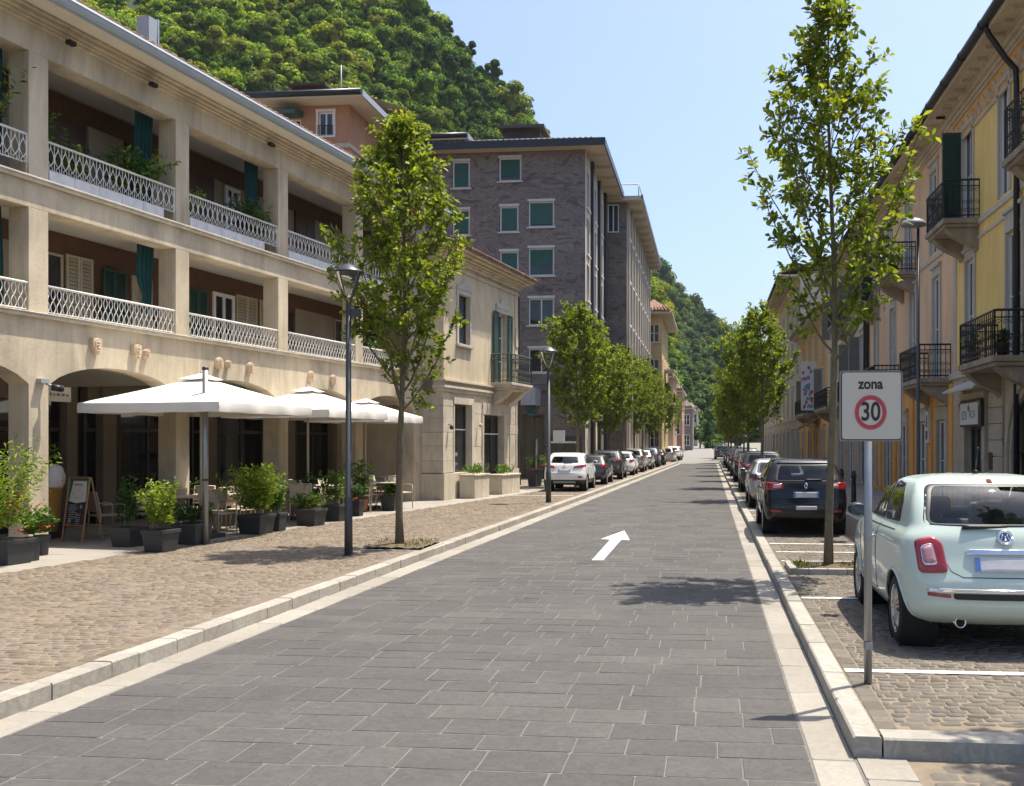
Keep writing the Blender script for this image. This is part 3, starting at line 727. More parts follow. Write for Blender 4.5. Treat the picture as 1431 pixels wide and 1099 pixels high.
# railings
for k, (a, b) in enumerate(bays):
    if k == len(bays) - 1 and False: continue
    # lower: dense ovals; upper: pointed lens pattern over marble panels
    mb = MB(); z0, z1 = ZS1 + .02, ZS1 + .47
    mb.tube([(a, .03, z1), (b, .03, z1)], .022, 6); mb.tube([(a, .03, z0 + .02), (b, .03, z0 + .02)], .012, 4)
    n = int((b - a) / .125)
    for i in range(n + 1):
        x = a + (b - a) * i / n
        for sg in (-1, 1):
            mb.tube([(x + sg * .052 * abs(math.sin(t * math.pi * 2)) * (1 if t < .5 else .85), .03, z0 + (z1 - z0) * t) for t in [j / 12 for j in range(13)]], .0085, 4, smooth=False, cap=False)
    mb.build('railing', m_white_iron, AR)
    mb = MB(); z0, z1 = ZS2 + .03, ZS2 + .69
    mb.tube([(a, .03, z1), (b, .03, z1)], .022, 6); mb.tube([(a, .03, z0 + .2), (b, .03, z0 + .2)], .012, 4)
    for x in (a + .02, b - .02): mb.tube([(x, .03, z0), (x, .03, z1)], .014, 4)
    n = int((b - a) / .15)
    for i in range(n + 1):
        x = a + (b - a) * i / n; mb.tube([(x, .03, z0 + .2), (x, .03, z1)], .008, 4, smooth=False)
        if i < n:
            w = (b - a) / n
            for sg in (-1, 1):
                mb.tube([(x + w / 2 + sg * w * .5 * math.sin(math.pi * min(1, t * 1.25)) * (1 - .3 * t), .03, z0 + .28 + (z1 - z0 - .3) * t) for t in [j / 8 for j in range(9)]], .008, 4, smooth=False, cap=False)
            mb.tube([(x + w / 2 + .04 * math.cos(q), .03, z0 + .24 + .04 * math.sin(q)) for q in [j * math.pi / 3 for j in range(7)]], .007, 4, smooth=False, cap=False)
    r = mb.build('railing', m_white_iron, AR)
    mb = MB(); e = b - .35 if k % 2 == 1 else b - .55; n = 5
    for i in range(n): mb.box(a + .02 + (e - a) * i / n, a + .01 + (e - a) * (i + 1) / n, -.002, .02, z0 - .005, z0 + .185)
    mb.build('marble_panel', m_marble, AR)
# crests on the wall
def crest(x, z, w, h, kind):
    mb = MB(); pts = []
    if kind == 'shield':
        out = [(-.5, .5), (-.2, .44), (.1, .5), (.5, .42), (.5, -.05), (.36, -.34), (.08, -.5), (-.12, -.46), (-.38, -.25), (-.5, .05)]
    elif kind == 'oval': out = [(.5 * math.cos(i * math.pi / 8), .5 * math.sin(i * math.pi / 8)) for i in range(16)]
    else: out = [(-.5, .3), (-.2, .5), (.4, .45), (.3, .2), (.5, .05), (.3, -.1), (.45, -.4), (-.1, -.5), (-.5, -.2)]
    mb.prism([(x + a * w, -.085, z + b * h) for a, b in out], (0, .084, 0))
    for q in range(4):
        px, pz = x + w * (.12 - .1 * (q % 2)), z + h * (.25 - .17 * q)
        mb.box(px - w * .2, px + w * .16, -.104, -.083, pz - h * .04, pz + h * .035)
    mb.box(x - w * .33, x - w * .22, -.1, -.083, z - h * .25, z + h * .3)
    mb.build('crest', m_terra, AR, .008)
for x, z, w, h, k in ((-13.34, 3.57, .2, .3, 'shield'), (-12.36, 3.56, .2, .28, 'shield'), (-12.1, 3.54, .13, .2, 'piece'), (-9.98, 3.54, .2, .25, 'oval'), (-9.68, 3.54, .12, .17, 'piece'), (-8.92, 3.52, .19, .25, 'oval'), (-6.5, 3.5, .2, .26, 'oval'), (-5.45, 3.48, .2, .25, 'piece'), (-16.7, 3.56, .2, .28, 'oval')):
    crest(x, z, w, h, k)
# cornice, eave, gutter, roof
mb = MB()
mb.box(X0, X1 + .3, -.04, .1, ZB, ZB + .06); mb.box(X0, X1 + .3, -.085, .1, ZB + .062, ZB + .11); mb.box(X0, X1 + .3, -.14, .1, ZB + .112, ZB + .18)
mb.box(X0, X1 + .3, -.2, .1, ZB + .182, ZB + .23)
mb.build('cornice', m_plaster, AR, .01)
mb = MB(); mb.box(X0, X1 + .3, -.62, .1, 8.875, 8.92); mb.build('eave_soffit', m_soffit, AR)
mb = MB()
pr = [(-.62, 8.84), (-.69, 8.85), (-.735, 8.89), (-.745, 8.96), (-.76, 8.965), (-.74, 9.01), (-.62, 9.01)]
mb.prism([(X0, y, z) for y, z in pr], (X1 + .3 - X0, 0, 0)); mb.box(X0, X1 + .3, -.62, -.6, 8.84, 9.0)
mb.tube([(X0, -.655, 8.835), (X1 + .3, -.655, 8.835)], .02, 6)
mb.build('gutter', m_gutter, AR)
tile_roof(AR, X0, X1 + .3, -.66, 6.5, 9.03, 11.1, m_tile)
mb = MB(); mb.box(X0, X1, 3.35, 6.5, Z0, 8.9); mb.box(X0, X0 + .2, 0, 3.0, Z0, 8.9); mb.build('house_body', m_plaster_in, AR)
# shop fronts under the arcade
YS = 3.1
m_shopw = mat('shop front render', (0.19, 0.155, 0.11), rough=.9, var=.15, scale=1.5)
m_shop = glass_dark('shop glass', (0.012, 0.014, 0.015))
for k, (a, b) in enumerate(bays):
    for q, r_ in ((a + .95, a + 1.32), (b + .35, b + .62)): MB().box(q, r_, YS - .2, YS + .1, Z0, 3.3).build('shop_pier', m_shopw, AR)
    mb = MB(); mb.box(a + .62, a + .949, YS - .1, YS + .1, 2.75, 3.3); mb.box(a + 1.321, b + .349, YS - .1, YS + .1, 2.75, 3.3); mb.build('shop_lintel', m_shopw, AR)
    f = MB(); xa, xb = a + .62, b + .349
    f.box(xa, xb, YS - .02, YS + .02, 2.12, 2.2)
    for t in (0, .33, .36, .68, 1): f.box(xa + (xb - xa) * t - .03, xa + (xb - xa) * t + .03, YS - .03, YS + .03, Z0, 2.75)
    o = f.build('shop_front', m_frame_d if k != 3 else m_wood_d, AR)
    MB().quad((xa, YS, Z0), (xb, YS, Z0), (xb, YS, 2.75), (xa, YS, 2.75)).build('pane', m_shop, o)
# notice board under the arch and camera on the pillar
mb = MB(); a, b = bays[3]; mb.box(a + .15, a + 1.0, .5, .53, 2.6, 2.86); nb = mb.build('notice_board', m_cream, AR, .004)
mb = MB(); rr = random.Random(3); x = a + .3
while x < a + .9:
    w_ = rr.uniform(.03, .07); mb.box(x, x + w_, .495, .499, 2.7, 2.7 + rr.uniform(.03, .06)); x += w_ + .035
mb.build('lettering', m_frame_d, nb)
# eave lamps
for x in (-14.0, -12.05, -8.3):
    mb = MB(); mb.box(x - .07, x + .07, -.2, -.1, 8.56, 8.63); mb.cyl((x - .04, -.17, 8.57), (x - .04, -.26, 8.53), .03, 8); mb.build('floodlight', m_iron, AR)
# white lattice-topped terrace screen, drainage
PL = thing('security_camera', 'small dark security camera on a bracket high on the arcade pillar', 'camera', FA.world(-14.42, 0, 0), FA.rz)
mb = MB(); mb.box(-.14, .02, -.1, -.005, 2.86, 2.93); mb.tube([(-.02, -.06, 2.86), (.1, -.16, 2.8)], .018, 6); mb.build('bracket', m_gutter, PL)
mb = MB(); mb.cyl((.02, -.14, 2.8), (.14, -.25, 2.775), .055, 14); mb.build('body', m_iron, PL)
mb = MB(); mb.cyl((.135, -.245, 2.776), (.155, -.264, 2.772), .044, 14); mb.build('lens', m_pane, PL)
# loggia plants: pots that stand behind the railings
m_pot = mat('terracotta pot', (0.3, 0.13, 0.07), rough=0.8, var=0.15)
def loggia_plant(x, z, y, h, spread, seed, label, m=m_leaf_dark, n=16, big=False, group=None):
    t = thing('potted_plant', label, 'plant', FA.world(x, y, z), FA.rz, group)
    MB().lathe([(0, 0), (.1, 0), (.14, .22), (.15, .26), (.12, .26), (.11, .2), (0, .2)], 14).build('pot', m_pot, t)
    V, F = sprigs(seed, n, (.06, .06), h, spread, (.08, .15) if big else (.06, .11), (.03, .055), 24, start=.05)
    V[:, 2] += .2; np_mesh('foliage', V, F, m, t)
B = bays
loggia_plant(B[3][0] + .45, ZS2 + .03, .45, 1.45, .45, 31, 'slender leafy plant at the left end of the upper loggia beside the near pillar', m_leaf_bush, 15)
loggia_plant(B[3][0] + 1.0, ZS2 + .03, .4, .85, .35, 32, 'low yellow green plant peeping over the upper railing', m_leaf_fern, 20)
loggia_plant(B[3][1] - .75, ZS2 + .03, .4, 1.25, .8, 33, 'bushy trailing plant by the teal curtain of the upper loggia', m_leaf_bush, 60, True)
loggia_plant(B[4][0] + .5, ZS2 + .03, .4, .9, .4, 34, 'yellowish spiky plant in the second upper loggia bay', m_leaf_fern, 26)
loggia_plant(B[4][1] - .75, ZS2 + .03, .42, 1.15, .6, 35, 'dark large leaved plant in the second upper loggia bay', m_leaf_dark, 40, True)
loggia_plant(B[4][1] - .25, ZS2 + .03, .38, 1.1, .35, 36, 'leafy plant pressed against the pillar end of the second upper bay', m_leaf_bush, 32)
loggia_plant(B[2][1] - .5, ZS2 + .03, .42, 1.7, .75, 37, 'leafy plant leaning out over the upper railing at the left edge', m_leaf_bush, 26, True)
loggia_plant(B[6][0] + .9, ZS1 + .03, .42, .75, .45, 38, 'bushy plant behind the lower railing near the corner house', m_leaf_dark, 18, True)
cx = FA.u(210, .6); zc = FA.z(210, 70, .6)
mb = MB(); mb.frustum(cx - .1, cx + .1, .55, .8, zc - .4, zc + .62, .02, .02); mb.box(cx + .13, cx + .17, .53, .82, zc - .4, zc + .66); mb.prism([(cx + .2, .6, zc - .2), (cx + .55, .6, zc - .3), (cx + .25, .6, zc + .22)], (0, .3, 0), 1)
mb.build('chimney', [m_gutter, m_tile], AR)
# ------------------------------------------------------------------ beige corner house with the stone shop front
m_bplaster = mat('ivory render', (0.62, 0.52, 0.355), rough=0.9, var=0.09, scale=1.6, bump=0.2, bscale=18, stain=0.26, stainscale=1.1)
m_bstone = mat('pale ashlar', (0.57, 0.5, 0.385), rough=0.85, var=0.13, scale=2.5, bump=0.35, bscale=12, island=0.08, stain=0.25, stainscale=1.6)
BH = thing('corner_house', 'narrow beige corner house with pale stone shop windows and one upstairs balcony', 'house', FB.world(0, 0, 0), FB.rz)
W = 6.64; Z0 = .12
w1, w2 = (.86, 2.2), (3.26, 5.15)
def ashlar(mb, x0, x1, y0, y1, z0, z1, course=.42, seed=1, gap=.006):
    rr = random.Random(seed); z = z0
    while z < z1 - .01:
        h = min(course * rr.uniform(.85, 1.15), z1 - z)
        if z1 - z - h < .15: h = z1 - z
        e = rr.uniform(-.004, .004)
        mb.box(x0 - e, x1 + e, y0 - e, y1, z + gap / 2, z + h - gap / 2); z += h
mb = MB()
ashlar(mb, 0, .74, -.02, .7, .95, 3.45, .42, 1); mb.box(-.05, .8, -.07, .7, Z0, .93)
mb.box(.86 - .1, .86 - .002, -.03, .3, Z0, 3.24); mb.box(2.202, 2.36, -.05, .3, Z0, 3.24); mb.box(.76, 2.36, -.052, .3, 3.1, 3.3)
ashlar(mb, 2.36, 3.1, -.02, .4, .75, 3.45, .5, 2); mb.box(2.34, 3.14, -.06, .4, Z0, .74)
mb.box(3.1, 3.258, -.05, .3, Z0, 3.0); mb.box(5.152, 5.32, -.05, .3, Z0, 3.0)
for i in range(5):                                    # jointed flat arch over the wide window
    a = 3.1 + i * .444; mb.prism([(a + .01 + (2 - i) * .03, -.06, 2.83), (a + .436 + (1 - i) * .03, -.06, 2.83), (a + .436 - (1 - i) * .0, -.06, 3.22), (a + .01, -.06, 3.22)], (0, .36, 0))
ashlar(mb, 5.32, W, -.02, .7, .95, 3.45, .42, 3); mb.box(5.3, W + .05, -.07, .7, Z0, .93)
mb.box(.74, 2.36, 0, .3, 3.3, 3.5); mb.box(3.1, 5.32, 0, .3, 3.222, 3.5)
mb.box(5.75, 5.85, -.045, 0, .95, 3.4); mb.box(6.4, 6.5, -.045, 0, .95, 3.4)
mb.build('stone_front', m_bstone, BH, .006)
mb = MB(); mb.box(-.06, W + .06, -.06, .3, 3.45, 3.56); mb.box(-.1, W + .1, -.11, .3, 3.562, 3.64); mb.box(-.04, W + .04, -.045, .3, 3.642, 3.76); mb.box(-.13, W + .13, -.14, .3, 3.762, 3.83)
mb.build('string_course', m_bstone, BH, .008)
holes = [(1.17, 2.07, 5.02, 6.6), (4.55, 5.45, 3.93, 6.45)]
mb = wall(None, '', None, 0, W, 3.83, 7.6, holes, 0.0, .2, mb=MB())
mb.quad((0, 0, 3.83), (0, 0, 7.6), (0, 8, 7.6), (0, 8, 3.83)); mb.quad((W, 0, 3.83), (W, 8, 3.83), (W, 8, 7.6), (W, 0, 7.6)); mb.quad((0, .701, .12), (0, .701, 3.83), (0, 8, 3.83), (0, 8, .12)); mb.quad((W, .701, .12), (W, 8, .12), (W, 8, 3.83), (W, .701, 3.83))
mb.box(0.0, .34, -.03, .0, 3.83, 7.45); mb.box(W - .3, W, -.03, .0, 3.83, 7.45)
mb.build('wall', m_bplaster, BH)
mb = MB(); mb.box(-.05, W + .05, -.06, .1, 7.3, 7.38); mb.box(-.1, W + .1, -.1, .1, 7.5, 7.6)
for i, (p, z) in enumerate(((.16, 7.6), (.26, 7.67), (.4, 7.74), (.52, 7.81))): mb.box(-p, W + p, -p, .2, z + .001 * i, z + .068)
mb.build('cornice', m_bplaster, BH, .012)
# hipped tile roof
mb = MB(); e = .56; x0, x1, y0, y1 = -e, W + e, -e, 8.6; zz = 7.885; xr0, xr1, yr, zr = 2.6, W - 2.6, 4.0, 9.4
mb.quad((x0, y0, zz), (x1, y0, zz), (xr1, yr, zr), (xr0, yr, zr)); mb.poly([(x1, y0, zz), (x1, y1, zz), (xr1, yr, zr)]); mb.poly([(x0, y1, zz), (x0, y0, zz), (xr0, yr, zr)])
mb.quad((x1, y1, zz), (x0, y1, zz), (xr0, yr, zr), (xr1, yr, zr)); mb.quad((x0, y0, zz), (x0, y1, zz), (x1, y1, zz), (x1, y0, zz))
n = int((x1 - x0) / .2)
for i in range(n):
    x = x0 + (i + .5) * (x1 - x0) / n; s = max(0, min(1, min(x - x0, x1 - x) / (xr0 - x0)))
    mb.tube([(x, y0 - .05, zz + .02), (x + (xr0 - x) * 0, y0 + (yr - y0) * s, zz + (zr - zz) * s + .02)], .062, 6)
for i in range(int((y1 - y0) / .2)):
    y = y0 + i * .2; s = max(0, min(1, (y - y0) / (yr - y0))) if y < yr else 1
    mb.tube([(x1 + .05, y, zz + .02), (x1 - (x1 - xr1) * s, y, zz + (zr - zz) * s + .02)], .062, 6)
mb.build('roof', m_tile, BH)
# shop windows
o = window(BH, *w1, .94, 3.09, .18, m_frame_d, m_pane, .05, 0, 0); MB().box(w1[0], w1[1], .16, .22, 2.28, 2.32).build('transom', m_frame_w, o)
o = window(BH, *w2, .3, 2.82, .2, m_frame_d, m_pane, .06, 2, 0); MB().box(w2[0], w2[1], .18, .24, 2.16, 2.2).build('transom', m_frame_w, o)
MB().box(w1[0], w1[1], .0, .3, Z0, .93).build('apron', m_bstone, BH); MB().box(w2[0], w2[1], .1, .3, Z0, .3).build('threshold', m_bstone, BH)
# upstairs window and balcony door with carved heads
window(BH, *holes[0], .12, m_frame_d, m_pane_b, .05, 1, 2)
window(BH, *holes[1], .14, m_frame_w, m_pane, .07, 1, 2)
for (a, b, c, d), s in zip(holes, (True, False)):
    mb = MB(); surround(mb, a, b, c, d, .15, -.04, 0, s)
    m_ = (a + b) / 2; w_ = b - a
    mb.prism([(m_ + w_ * p, -.06, d + .15 + q) for p, q in ((-.66, 0), (.66, 0), (.66, .14), (.4, .2), (.24, .16), (.16, .3), (0, .38), (-.16, .3), (-.24, .16), (-.4, .2), (-.66, .14))], (0, .06, 0)); mb.build('window_surround', m_stonetrim, BH, .01)
louvre(BH, 4.08, 4.54, 3.95, 6.45, -.09, m_shut_g); louvre(BH, 5.46, 5.9, 3.95, 6.45, -.09, m_shut_g)
mb = MB(); mb.box(3.95, 6.15, -.78, 0, 3.86, 3.95); mb.box(3.99, 6.11, -.74, 0, 3.78, 3.858); mb.box(4.05, 6.05, -.68, 0, 3.7, 3.778)
for x in (4.15, 5.55): bracket(mb, x, x + .4, -.62, 0, 3.15, 3.7)
mb.build('balcony_slab', m_bstone, BH, .01)
m_iron_g = mat('green grey iron', (0.06, 0.075, 0.06), rough=0.5, metal=0.2)
iron_rail(BH, 3.99, 6.11, -.73, 0, 3.95, .98, m_iron_g, .13, True)
mb = MB(); mb.tube([(W + .07, .1, 7.5), (W + .07, -.05, 7.2), (W + .06, -.06, 3.9), (W + .06, -.08, .3)], .045, 8); mb.build('downpipe', m_frame_d, BH)
mb = MB(); mb.box(W - .28, W - .06, -.06, -.01, 4.6, 5.15); mb.box(W - .28, W - .06, -.06, -.01, 5.4, 6.1); mb.build('meter_box', m_bplaster, BH)
for x, zz in ((.38, 2.35), (2.72, 2.45)):
    mb = MB(); mb.lathe([(0, -.07), (.05, -.06), (.065, 0), (.05, .06), (0, .07)], 12, (x, -.13, zz)); mb.tube([(x, -.13, zz + .06), (x, -.02, zz + .1)], .012, 6); mb.build('wall_lamp', m_terra if x > 1 else m_iron, BH)
# stone troughs with plants under the shop windows
for (a, b, zt, sd, lab) in ((1.08, 2.32, .86, 51, 'pale stone trough with short green plants under the narrow shop window'), (3.5, 5.25, .78, 52, 'pale stone trough with green plants under the wide shop window')):
    t = thing('stone_trough', lab, 'planter', FB.world((a + b) / 2, -.34, Z0), FB.rz)
    w_ = (b - a) / 2
    mb = MB(); mb.box(-w_, w_, -.26, .26, 0, zt - .16); mb.box(-w_ - .03, w_ + .03, -.29, .29, zt - .158, zt - .1); mb.build('trough', m_bstone, t, .01)
    V, F = sprigs(sd, 26, (w_ * .7, .16), .42, .25, (.05, .1), (.03, .05), 18); V[:, 2] += zt - .12; np_mesh('foliage', V, F, m_leaf_bush, t)
# ------------------------------------------------------------------ grey stone apartment block and the houses behind
def greystone():
    name = 'purple grey stone cladding'
    if name in MATS: return MATS[name]
    m, nt, bs, out = _new(name); L = nt.links.new
    tc = N(nt, 'ShaderNodeTexCoord'); mp = N(nt, 'ShaderNodeMapping'); mp.inputs['Scale'].default_value = (1, 1, 2.2); L(tc.outputs['Object'], mp.inputs[0])
    n1 = N(nt, 'ShaderNodeTexNoise', i_Scale=0.55, i_Detail=9.0, i_Roughness=0.62, i_Distortion=3.2); L(mp.outputs[0], n1.inputs['Vector'])
    r = ramp(nt, n1.outputs[0], [(0.3, (0.075, 0.064, 0.06)), (0.44, (0.13, 0.111, 0.104)), (0.5, (0.22, 0.185, 0.168)), (0.56, (0.14, 0.12, 0.113)), (0.66, (0.2, 0.178, 0.168)), (0.78, (0.135, 0.12, 0.114))])
    br = N(nt, 'ShaderNodeTexBrick', i_Scale=1.0); br.offset = .5
    for k, v in (('Color1', (.82, .82, .82, 1)), ('Color2', (1.1, 1.08, 1.05, 1)), ('Mortar', (.78, .78, .78, 1)), ('Mortar Size', .006), ('Brick Width', 1.1), ('Row Height', .62)): br.inputs[k].default_value = v
    sx = N(nt, 'ShaderNodeSeparateXYZ'); L(tc.outputs['Object'], sx.inputs[0]); ad = N(nt, 'ShaderNodeMath', operation='ADD'); L(sx.outputs[0], ad.inputs[0]); L(sx.outputs[1], ad.inputs[1])
    cb = N(nt, 'ShaderNodeCombineXYZ'); L(ad.outputs[0], cb.inputs[0]); L(sx.outputs[2], cb.inputs[1]); L(cb.outputs[0], br.inputs[0])
    mx = N(nt, 'ShaderNodeMix', data_type='RGBA', blend_type='MULTIPLY'); mx.inputs[0].default_value = 1
    L(r.outputs[0], mx.inputs[6]); L(br.outputs[0], mx.inputs[7]); L(mx.outputs[2], bs.inputs['Base Color']); bs.inputs['Roughness'].default_value = .75
    MATS[name] = m; return m
m_frame_m = mat('muted white joinery', (0.5, 0.49, 0.46), rough=.5, var=.08, scale=4)
m_grey = greystone()
m_strip = mat('pale facade strips', (0.5, 0.44, 0.36), rough=0.85, var=0.08, scale=2, stain=0.2)
m_fascia = mat('dark metal fascia', (0.03, 0.035, 0.04), rough=0.4, metal=0.4, var=0.1)
m_eave = mat('beige eave', (0.5, 0.44, 0.34), rough=0.85, var=0.06)
GD = 47.5
FG = Fr(at(818, GD), 0.0)                             # front, facing the viewer; x runs right
HG = zof(195, GD) - .12
GB = thing('apartment_block', 'tall grey stone apartment block with green blinds in white framed windows', 'building', FG.world(0, 0, .12), 0)
def gx(px): return FG.u(px)
def gz(py, px=720): return FG.z(px, py) - .12
XL = -13.0; TOPZ = gz(212)
wins = [(632, 657, 223, 262), (697, 729, 220, 254), (632, 657, 291, 328), (698, 725, 288, 325), (738, 775, 282, 319), (632, 657, 354, 392), (698, 725, 351, 388), (738, 775, 347, 387), (738, 775, 417, 456), (738, 775, 487, 522), (632, 657, 420, 456), (698, 725, 420, 456)]
hs = [(gx(a), gx(b), gz(d), gz(c)) for a, b, c, d in wins]
SD = 9.6                                             # depth of first part along the street
mb = MB(); wall(None, '', None, XL, 0, 0, TOPZ, hs, 0, .2, mb=mb)
mb.box(gx(741), gx(775), -.03, 0, gz(250), gz(220)); mb.quad((XL, 0, 0), (XL, 0, TOPZ), (XL, 20, TOPZ), (XL, 20, 0)); mb.quad((XL, 20, 0), (XL, 20, TOPZ), (0, 20, TOPZ), (0, 20, 0))
mb.build('stone_wall', m_grey, GB)
for i, (a, b, c, d) in enumerate(hs):
    o = window(GB, a + .02, b - .02, c + .02, d - .02, .05, m_frame_m, m_pane, .075, 1 if i in (8, 9) else 0, 0, m_frame_m)
    mb = MB(); mb.box(a - .02, b + .02, -.05, .05, d - .02, d + .1); mb.build('lintel', m_frame_m, o)
    if i not in (8, 9, 10, 11):
        n = 14; mb = MB(); z0 = c + .1 + (d - c) * {1: .16, 2: .08, 4: .05, 6: .12, 7: .32, 3: .03}.get(i, 0)
        zs = [z0 + (d - .08 - z0) * k / n for k in range(n + 1)]
        for za, zb in zip(zs, zs[1:]): mb.quad((a + .1, .045, za), (b - .1, .045, za), (b - .1, .062, zb - .01), (a + .1, .062, zb - .01))
        mb.quad((a + .1, .068, z0), (b - .1, .068, z0), (b - .1, .068, d - .1), (a + .1, .068, d - .1)); mb.build('blind', m_blind_g, o)
# street side: pale strips with tall windows between dark mullions
mb = MB(); sh = []
fl = [gz(y) for y in (283, 348, 413, 478, 543)]
hs2 = []
for k, z in enumerate(fl):
    for y0 in (.5, 3.6, 6.6): hs2.append((y0, y0 + 1.1, z - .2, z + 1.6))
def side_wall(parent, x, y0, y1, z0, z1, holes, m, rev=.15):
    s = MB(); ww = wall(None, '', None, y0, y1, z0, z1, holes, 0, rev, mb=MB())
    s.v = [(x - q[1], q[0], q[2]) for q in ww.v]; s.f = ww.f; s.m = ww.m; s.sm = ww.sm
    return s.build('street_wall', m, parent)
side_wall(GB, 0, 0, SD, 0, TOPZ, hs2, m_strip)
mb = MB()
for y in (2.1, 5.2, 8.3): mb.box(-.05, .16, y, y + .5, 0, TOPZ)
mb.build('dark_strip', m_fascia, GB)
for (a, b, c, d) in hs2:
    mb = MB(); mb.box(-.13, -.08, a, a + .06, c, d); mb.box(-.13, -.08, b - .06, b, c, d); mb.box(-.13, -.08, a, b, c, c + .06); mb.box(-.13, -.08, a, b, d - .06, d); mb.box(-.05, .09, a - .06, b + .06, c - .08, c - .01)
    o = mb.build('window', m_frame_w, GB); MB().quad((-.1, a, c), (-.1, b, c), (-.1, b, d), (-.1, a, d)).build('pane', m_pane_b, o)
# eave, roof, roof house
ov = 1.0; m_tile_gb = mat('grey brown roof tile', (0.2, 0.165, 0.14), rough=.9, var=.2, scale=2, island=.2)
mb = MB(); mb.box(XL - .5, ov, -ov * .7, SD + .2, TOPZ, TOPZ + .12)
for y in range(1, 10, 2): mb.box(0, ov - .05, y - .1, y + .1, TOPZ - .16, TOPZ)
mb.build('eave_soffit', m_eave, GB)
mb = MB(); mb.box(XL - .5, ov + .05, -ov * .7 - .06, -ov * .7, TOPZ - .02, TOPZ + .34); mb.box(ov, ov + .06, -ov * .7, SD + .2, TOPZ - .02, TOPZ + .34); mb.build('gutter', m_fascia, GB)
mb = MB(); z = TOPZ + .3; RZ = 1.8; mb.quad((XL - .5, -.7, z), (ov, -.7, z), (-5, 5, z + RZ), (XL - .5, 5, z + RZ)); mb.poly([(ov, -.7, z), (ov, SD + .2, z), (-5, 5, z + RZ)]); mb.poly([(ov, SD + .2, z), (XL - .5, SD + .2, z), (XL - .5, 5, z + RZ), (-5, 5, z + RZ)])
for i in range(52):
    x = XL - .4 + i * .27
    if x < ov - .1: mb.tube([(x, -.72, z + .03), (min(x, -5) if x < -5 else x, -.7 + 5.7 * min(1, (ov - x) / (ov + 5)), z + .03 + RZ * min(1, (ov - x) / (ov + 5)))], .07, 5)
mb.build('roof', m_tile_gb, GB)
mb = MB(); zc = z + .7; mb.box(gx(690), gx(744), 2.2, 4.5, zc, zc + .75); mb.box(gx(685), gx(752), 1.7, 5, zc + .75, zc + .9); mb.build('chimney', mat('dark slate', (0.08, 0.072, 0.07), rough=.8), GB)
# ground floor shop on the front with awning
mb = MB(); mb.box(gx(716), gx(756), -1.7, -.02, gz(568), gz(545)); mb.build('shop_canopy', mat('pale blue grey canopy', (0.3, 0.33, 0.36), rough=.6), GB)
window(GB, gx(720), gx(760), .02, gz(580), -.06, m_frame_d, m_pane, .08, 2, 1); window(GB, gx(765), gx(812), .02, gz(610), -.06, m_frame_d, m_pane, .08, 3, 1)
mb = MB(); mb.box(gx(741), gx(756), -1.2, -1.1, gz(583), gz(567)); sg = mb.build('shop_sign', mat('dark teal sign', (0.01, 0.04, 0.06), rough=.4), GB)
mb = MB(); c_ = (gx(741) + gx(756)) / 2
mb.tube([(c_ - .24, -1.21, gz(581)), (c_ + .02, -1.21, gz(569)), (c_ + .26, -1.21, gz(579))], .035, 4); mb.box(c_ - .12, c_ + .14, -1.215, -1.205, gz(581.5), gz(579.5))
mb.build('emblem', mat('blue emblem', (0.03, 0.16, 0.24), rough=.4), sg)
mb = MB(); mb.box(gx(777), gx(793), -.9, -.85, gz(617), gz(602)); mb.box(gx(774), gx(812), -.9, -.8, gz(619.5), gz(617.2)); mb.build('shop_rail', m_frame_w, GB)
# second grey block, standing further out towards the street
D2 = 57.3; FG2 = Fr(at(876, D2), 0.0); z2 = lambda py, px=870: FG2.z(px, py) - .12; x2 = lambda px: FG2.u(px)
G2 = thing('apartment_block', 'second grey stone block along the street with rows of narrow windows and a roof terrace', 'building', FG2.world(0, 0, .12), 0)
T2 = z2(283); LEN = 21.5
hf = [(x2(849), x2(865), z2(325), z2(285))]
mb = MB(); wall(None, '', None, -8, 0, 0, T2, hf, 0, .15, mb=mb); mb.build('stone_wall', m_grey, G2); mb = MB(); mb.quad((-8, LEN, 0), (-8, LEN, T2), (0, LEN, T2), (0, LEN, 0)); mb.build('back_wall', m_grey, G2)
window(G2, *hf[0], .05, m_frame_w, m_pane_b, .08, 1, 0)
hs3 = []
for k in range(6):
    z = z2(320) - k * 2.62
    for j in range(9):
        if z - .2 > .3: hs3.append((1.0 + j * 2.25, 2.3 + j * 2.25, z - .25, z + 1.6))
side_wall(G2, 0, 0, LEN, 0, T2, hs3, mat('grey beige facade', (0.42, 0.36, 0.295), rough=.85, var=.1, scale=1.5, stain=.2))
for (a, b, c, d) in hs3:
    mb = MB(); mb.box(-.13, -.08, a, a + .07, c, d); mb.box(-.13, -.08, b - .07, b, c, d); mb.box(-.13, -.08, a, b, c, c + .07); mb.box(-.13, -.08, a, b, d - .07, d); mb.box(-.04, .1, a - .1, b + .1, c - .12, c - .01)
    o = mb.build('window', m_frame_w, G2); MB().quad((-.1, a, c), (-.1, b, c), (-.1, b, d), (-.1, a, d)).build('pane', m_pane_b, o)
mb = MB()
for j in range(10): mb.box(0, .14, .35 + j * 2.25, .75 + j * 2.25, 0, T2)
mb.build('pilaster', m_strip, G2)
mb = MB(); mb.box(-8.5, .95, -.5, LEN + .3, T2, T2 + .25)
for j in range(11): mb.box(.1, .85, .2 + j * 2.1, .5 + j * 2.1, T2 - .25, T2)
mb.build('cornice', m_eave, G2)
mb = MB(); mb.box(.9, .98, -.5, LEN + .3, T2 + .05, T2 + .32); mb.build('gutter', m_fascia, G2)
mb = MB()
for x, y in [(-3.2, 0), (-1.8, 0), (-.5, 0), (.7, 0), (.7, 3), (.7, 6)]: mb.tube([(x, y, T2 + .25), (x, y, T2 + 1.05)], .035, 5)
mb.tube([(-3.2, 0, T2 + 1.05), (.7, 0, T2 + 1.05), (.7, 6, T2 + 1.05)], .035, 5); mb.build('terrace_railing', m_gutter, G2)
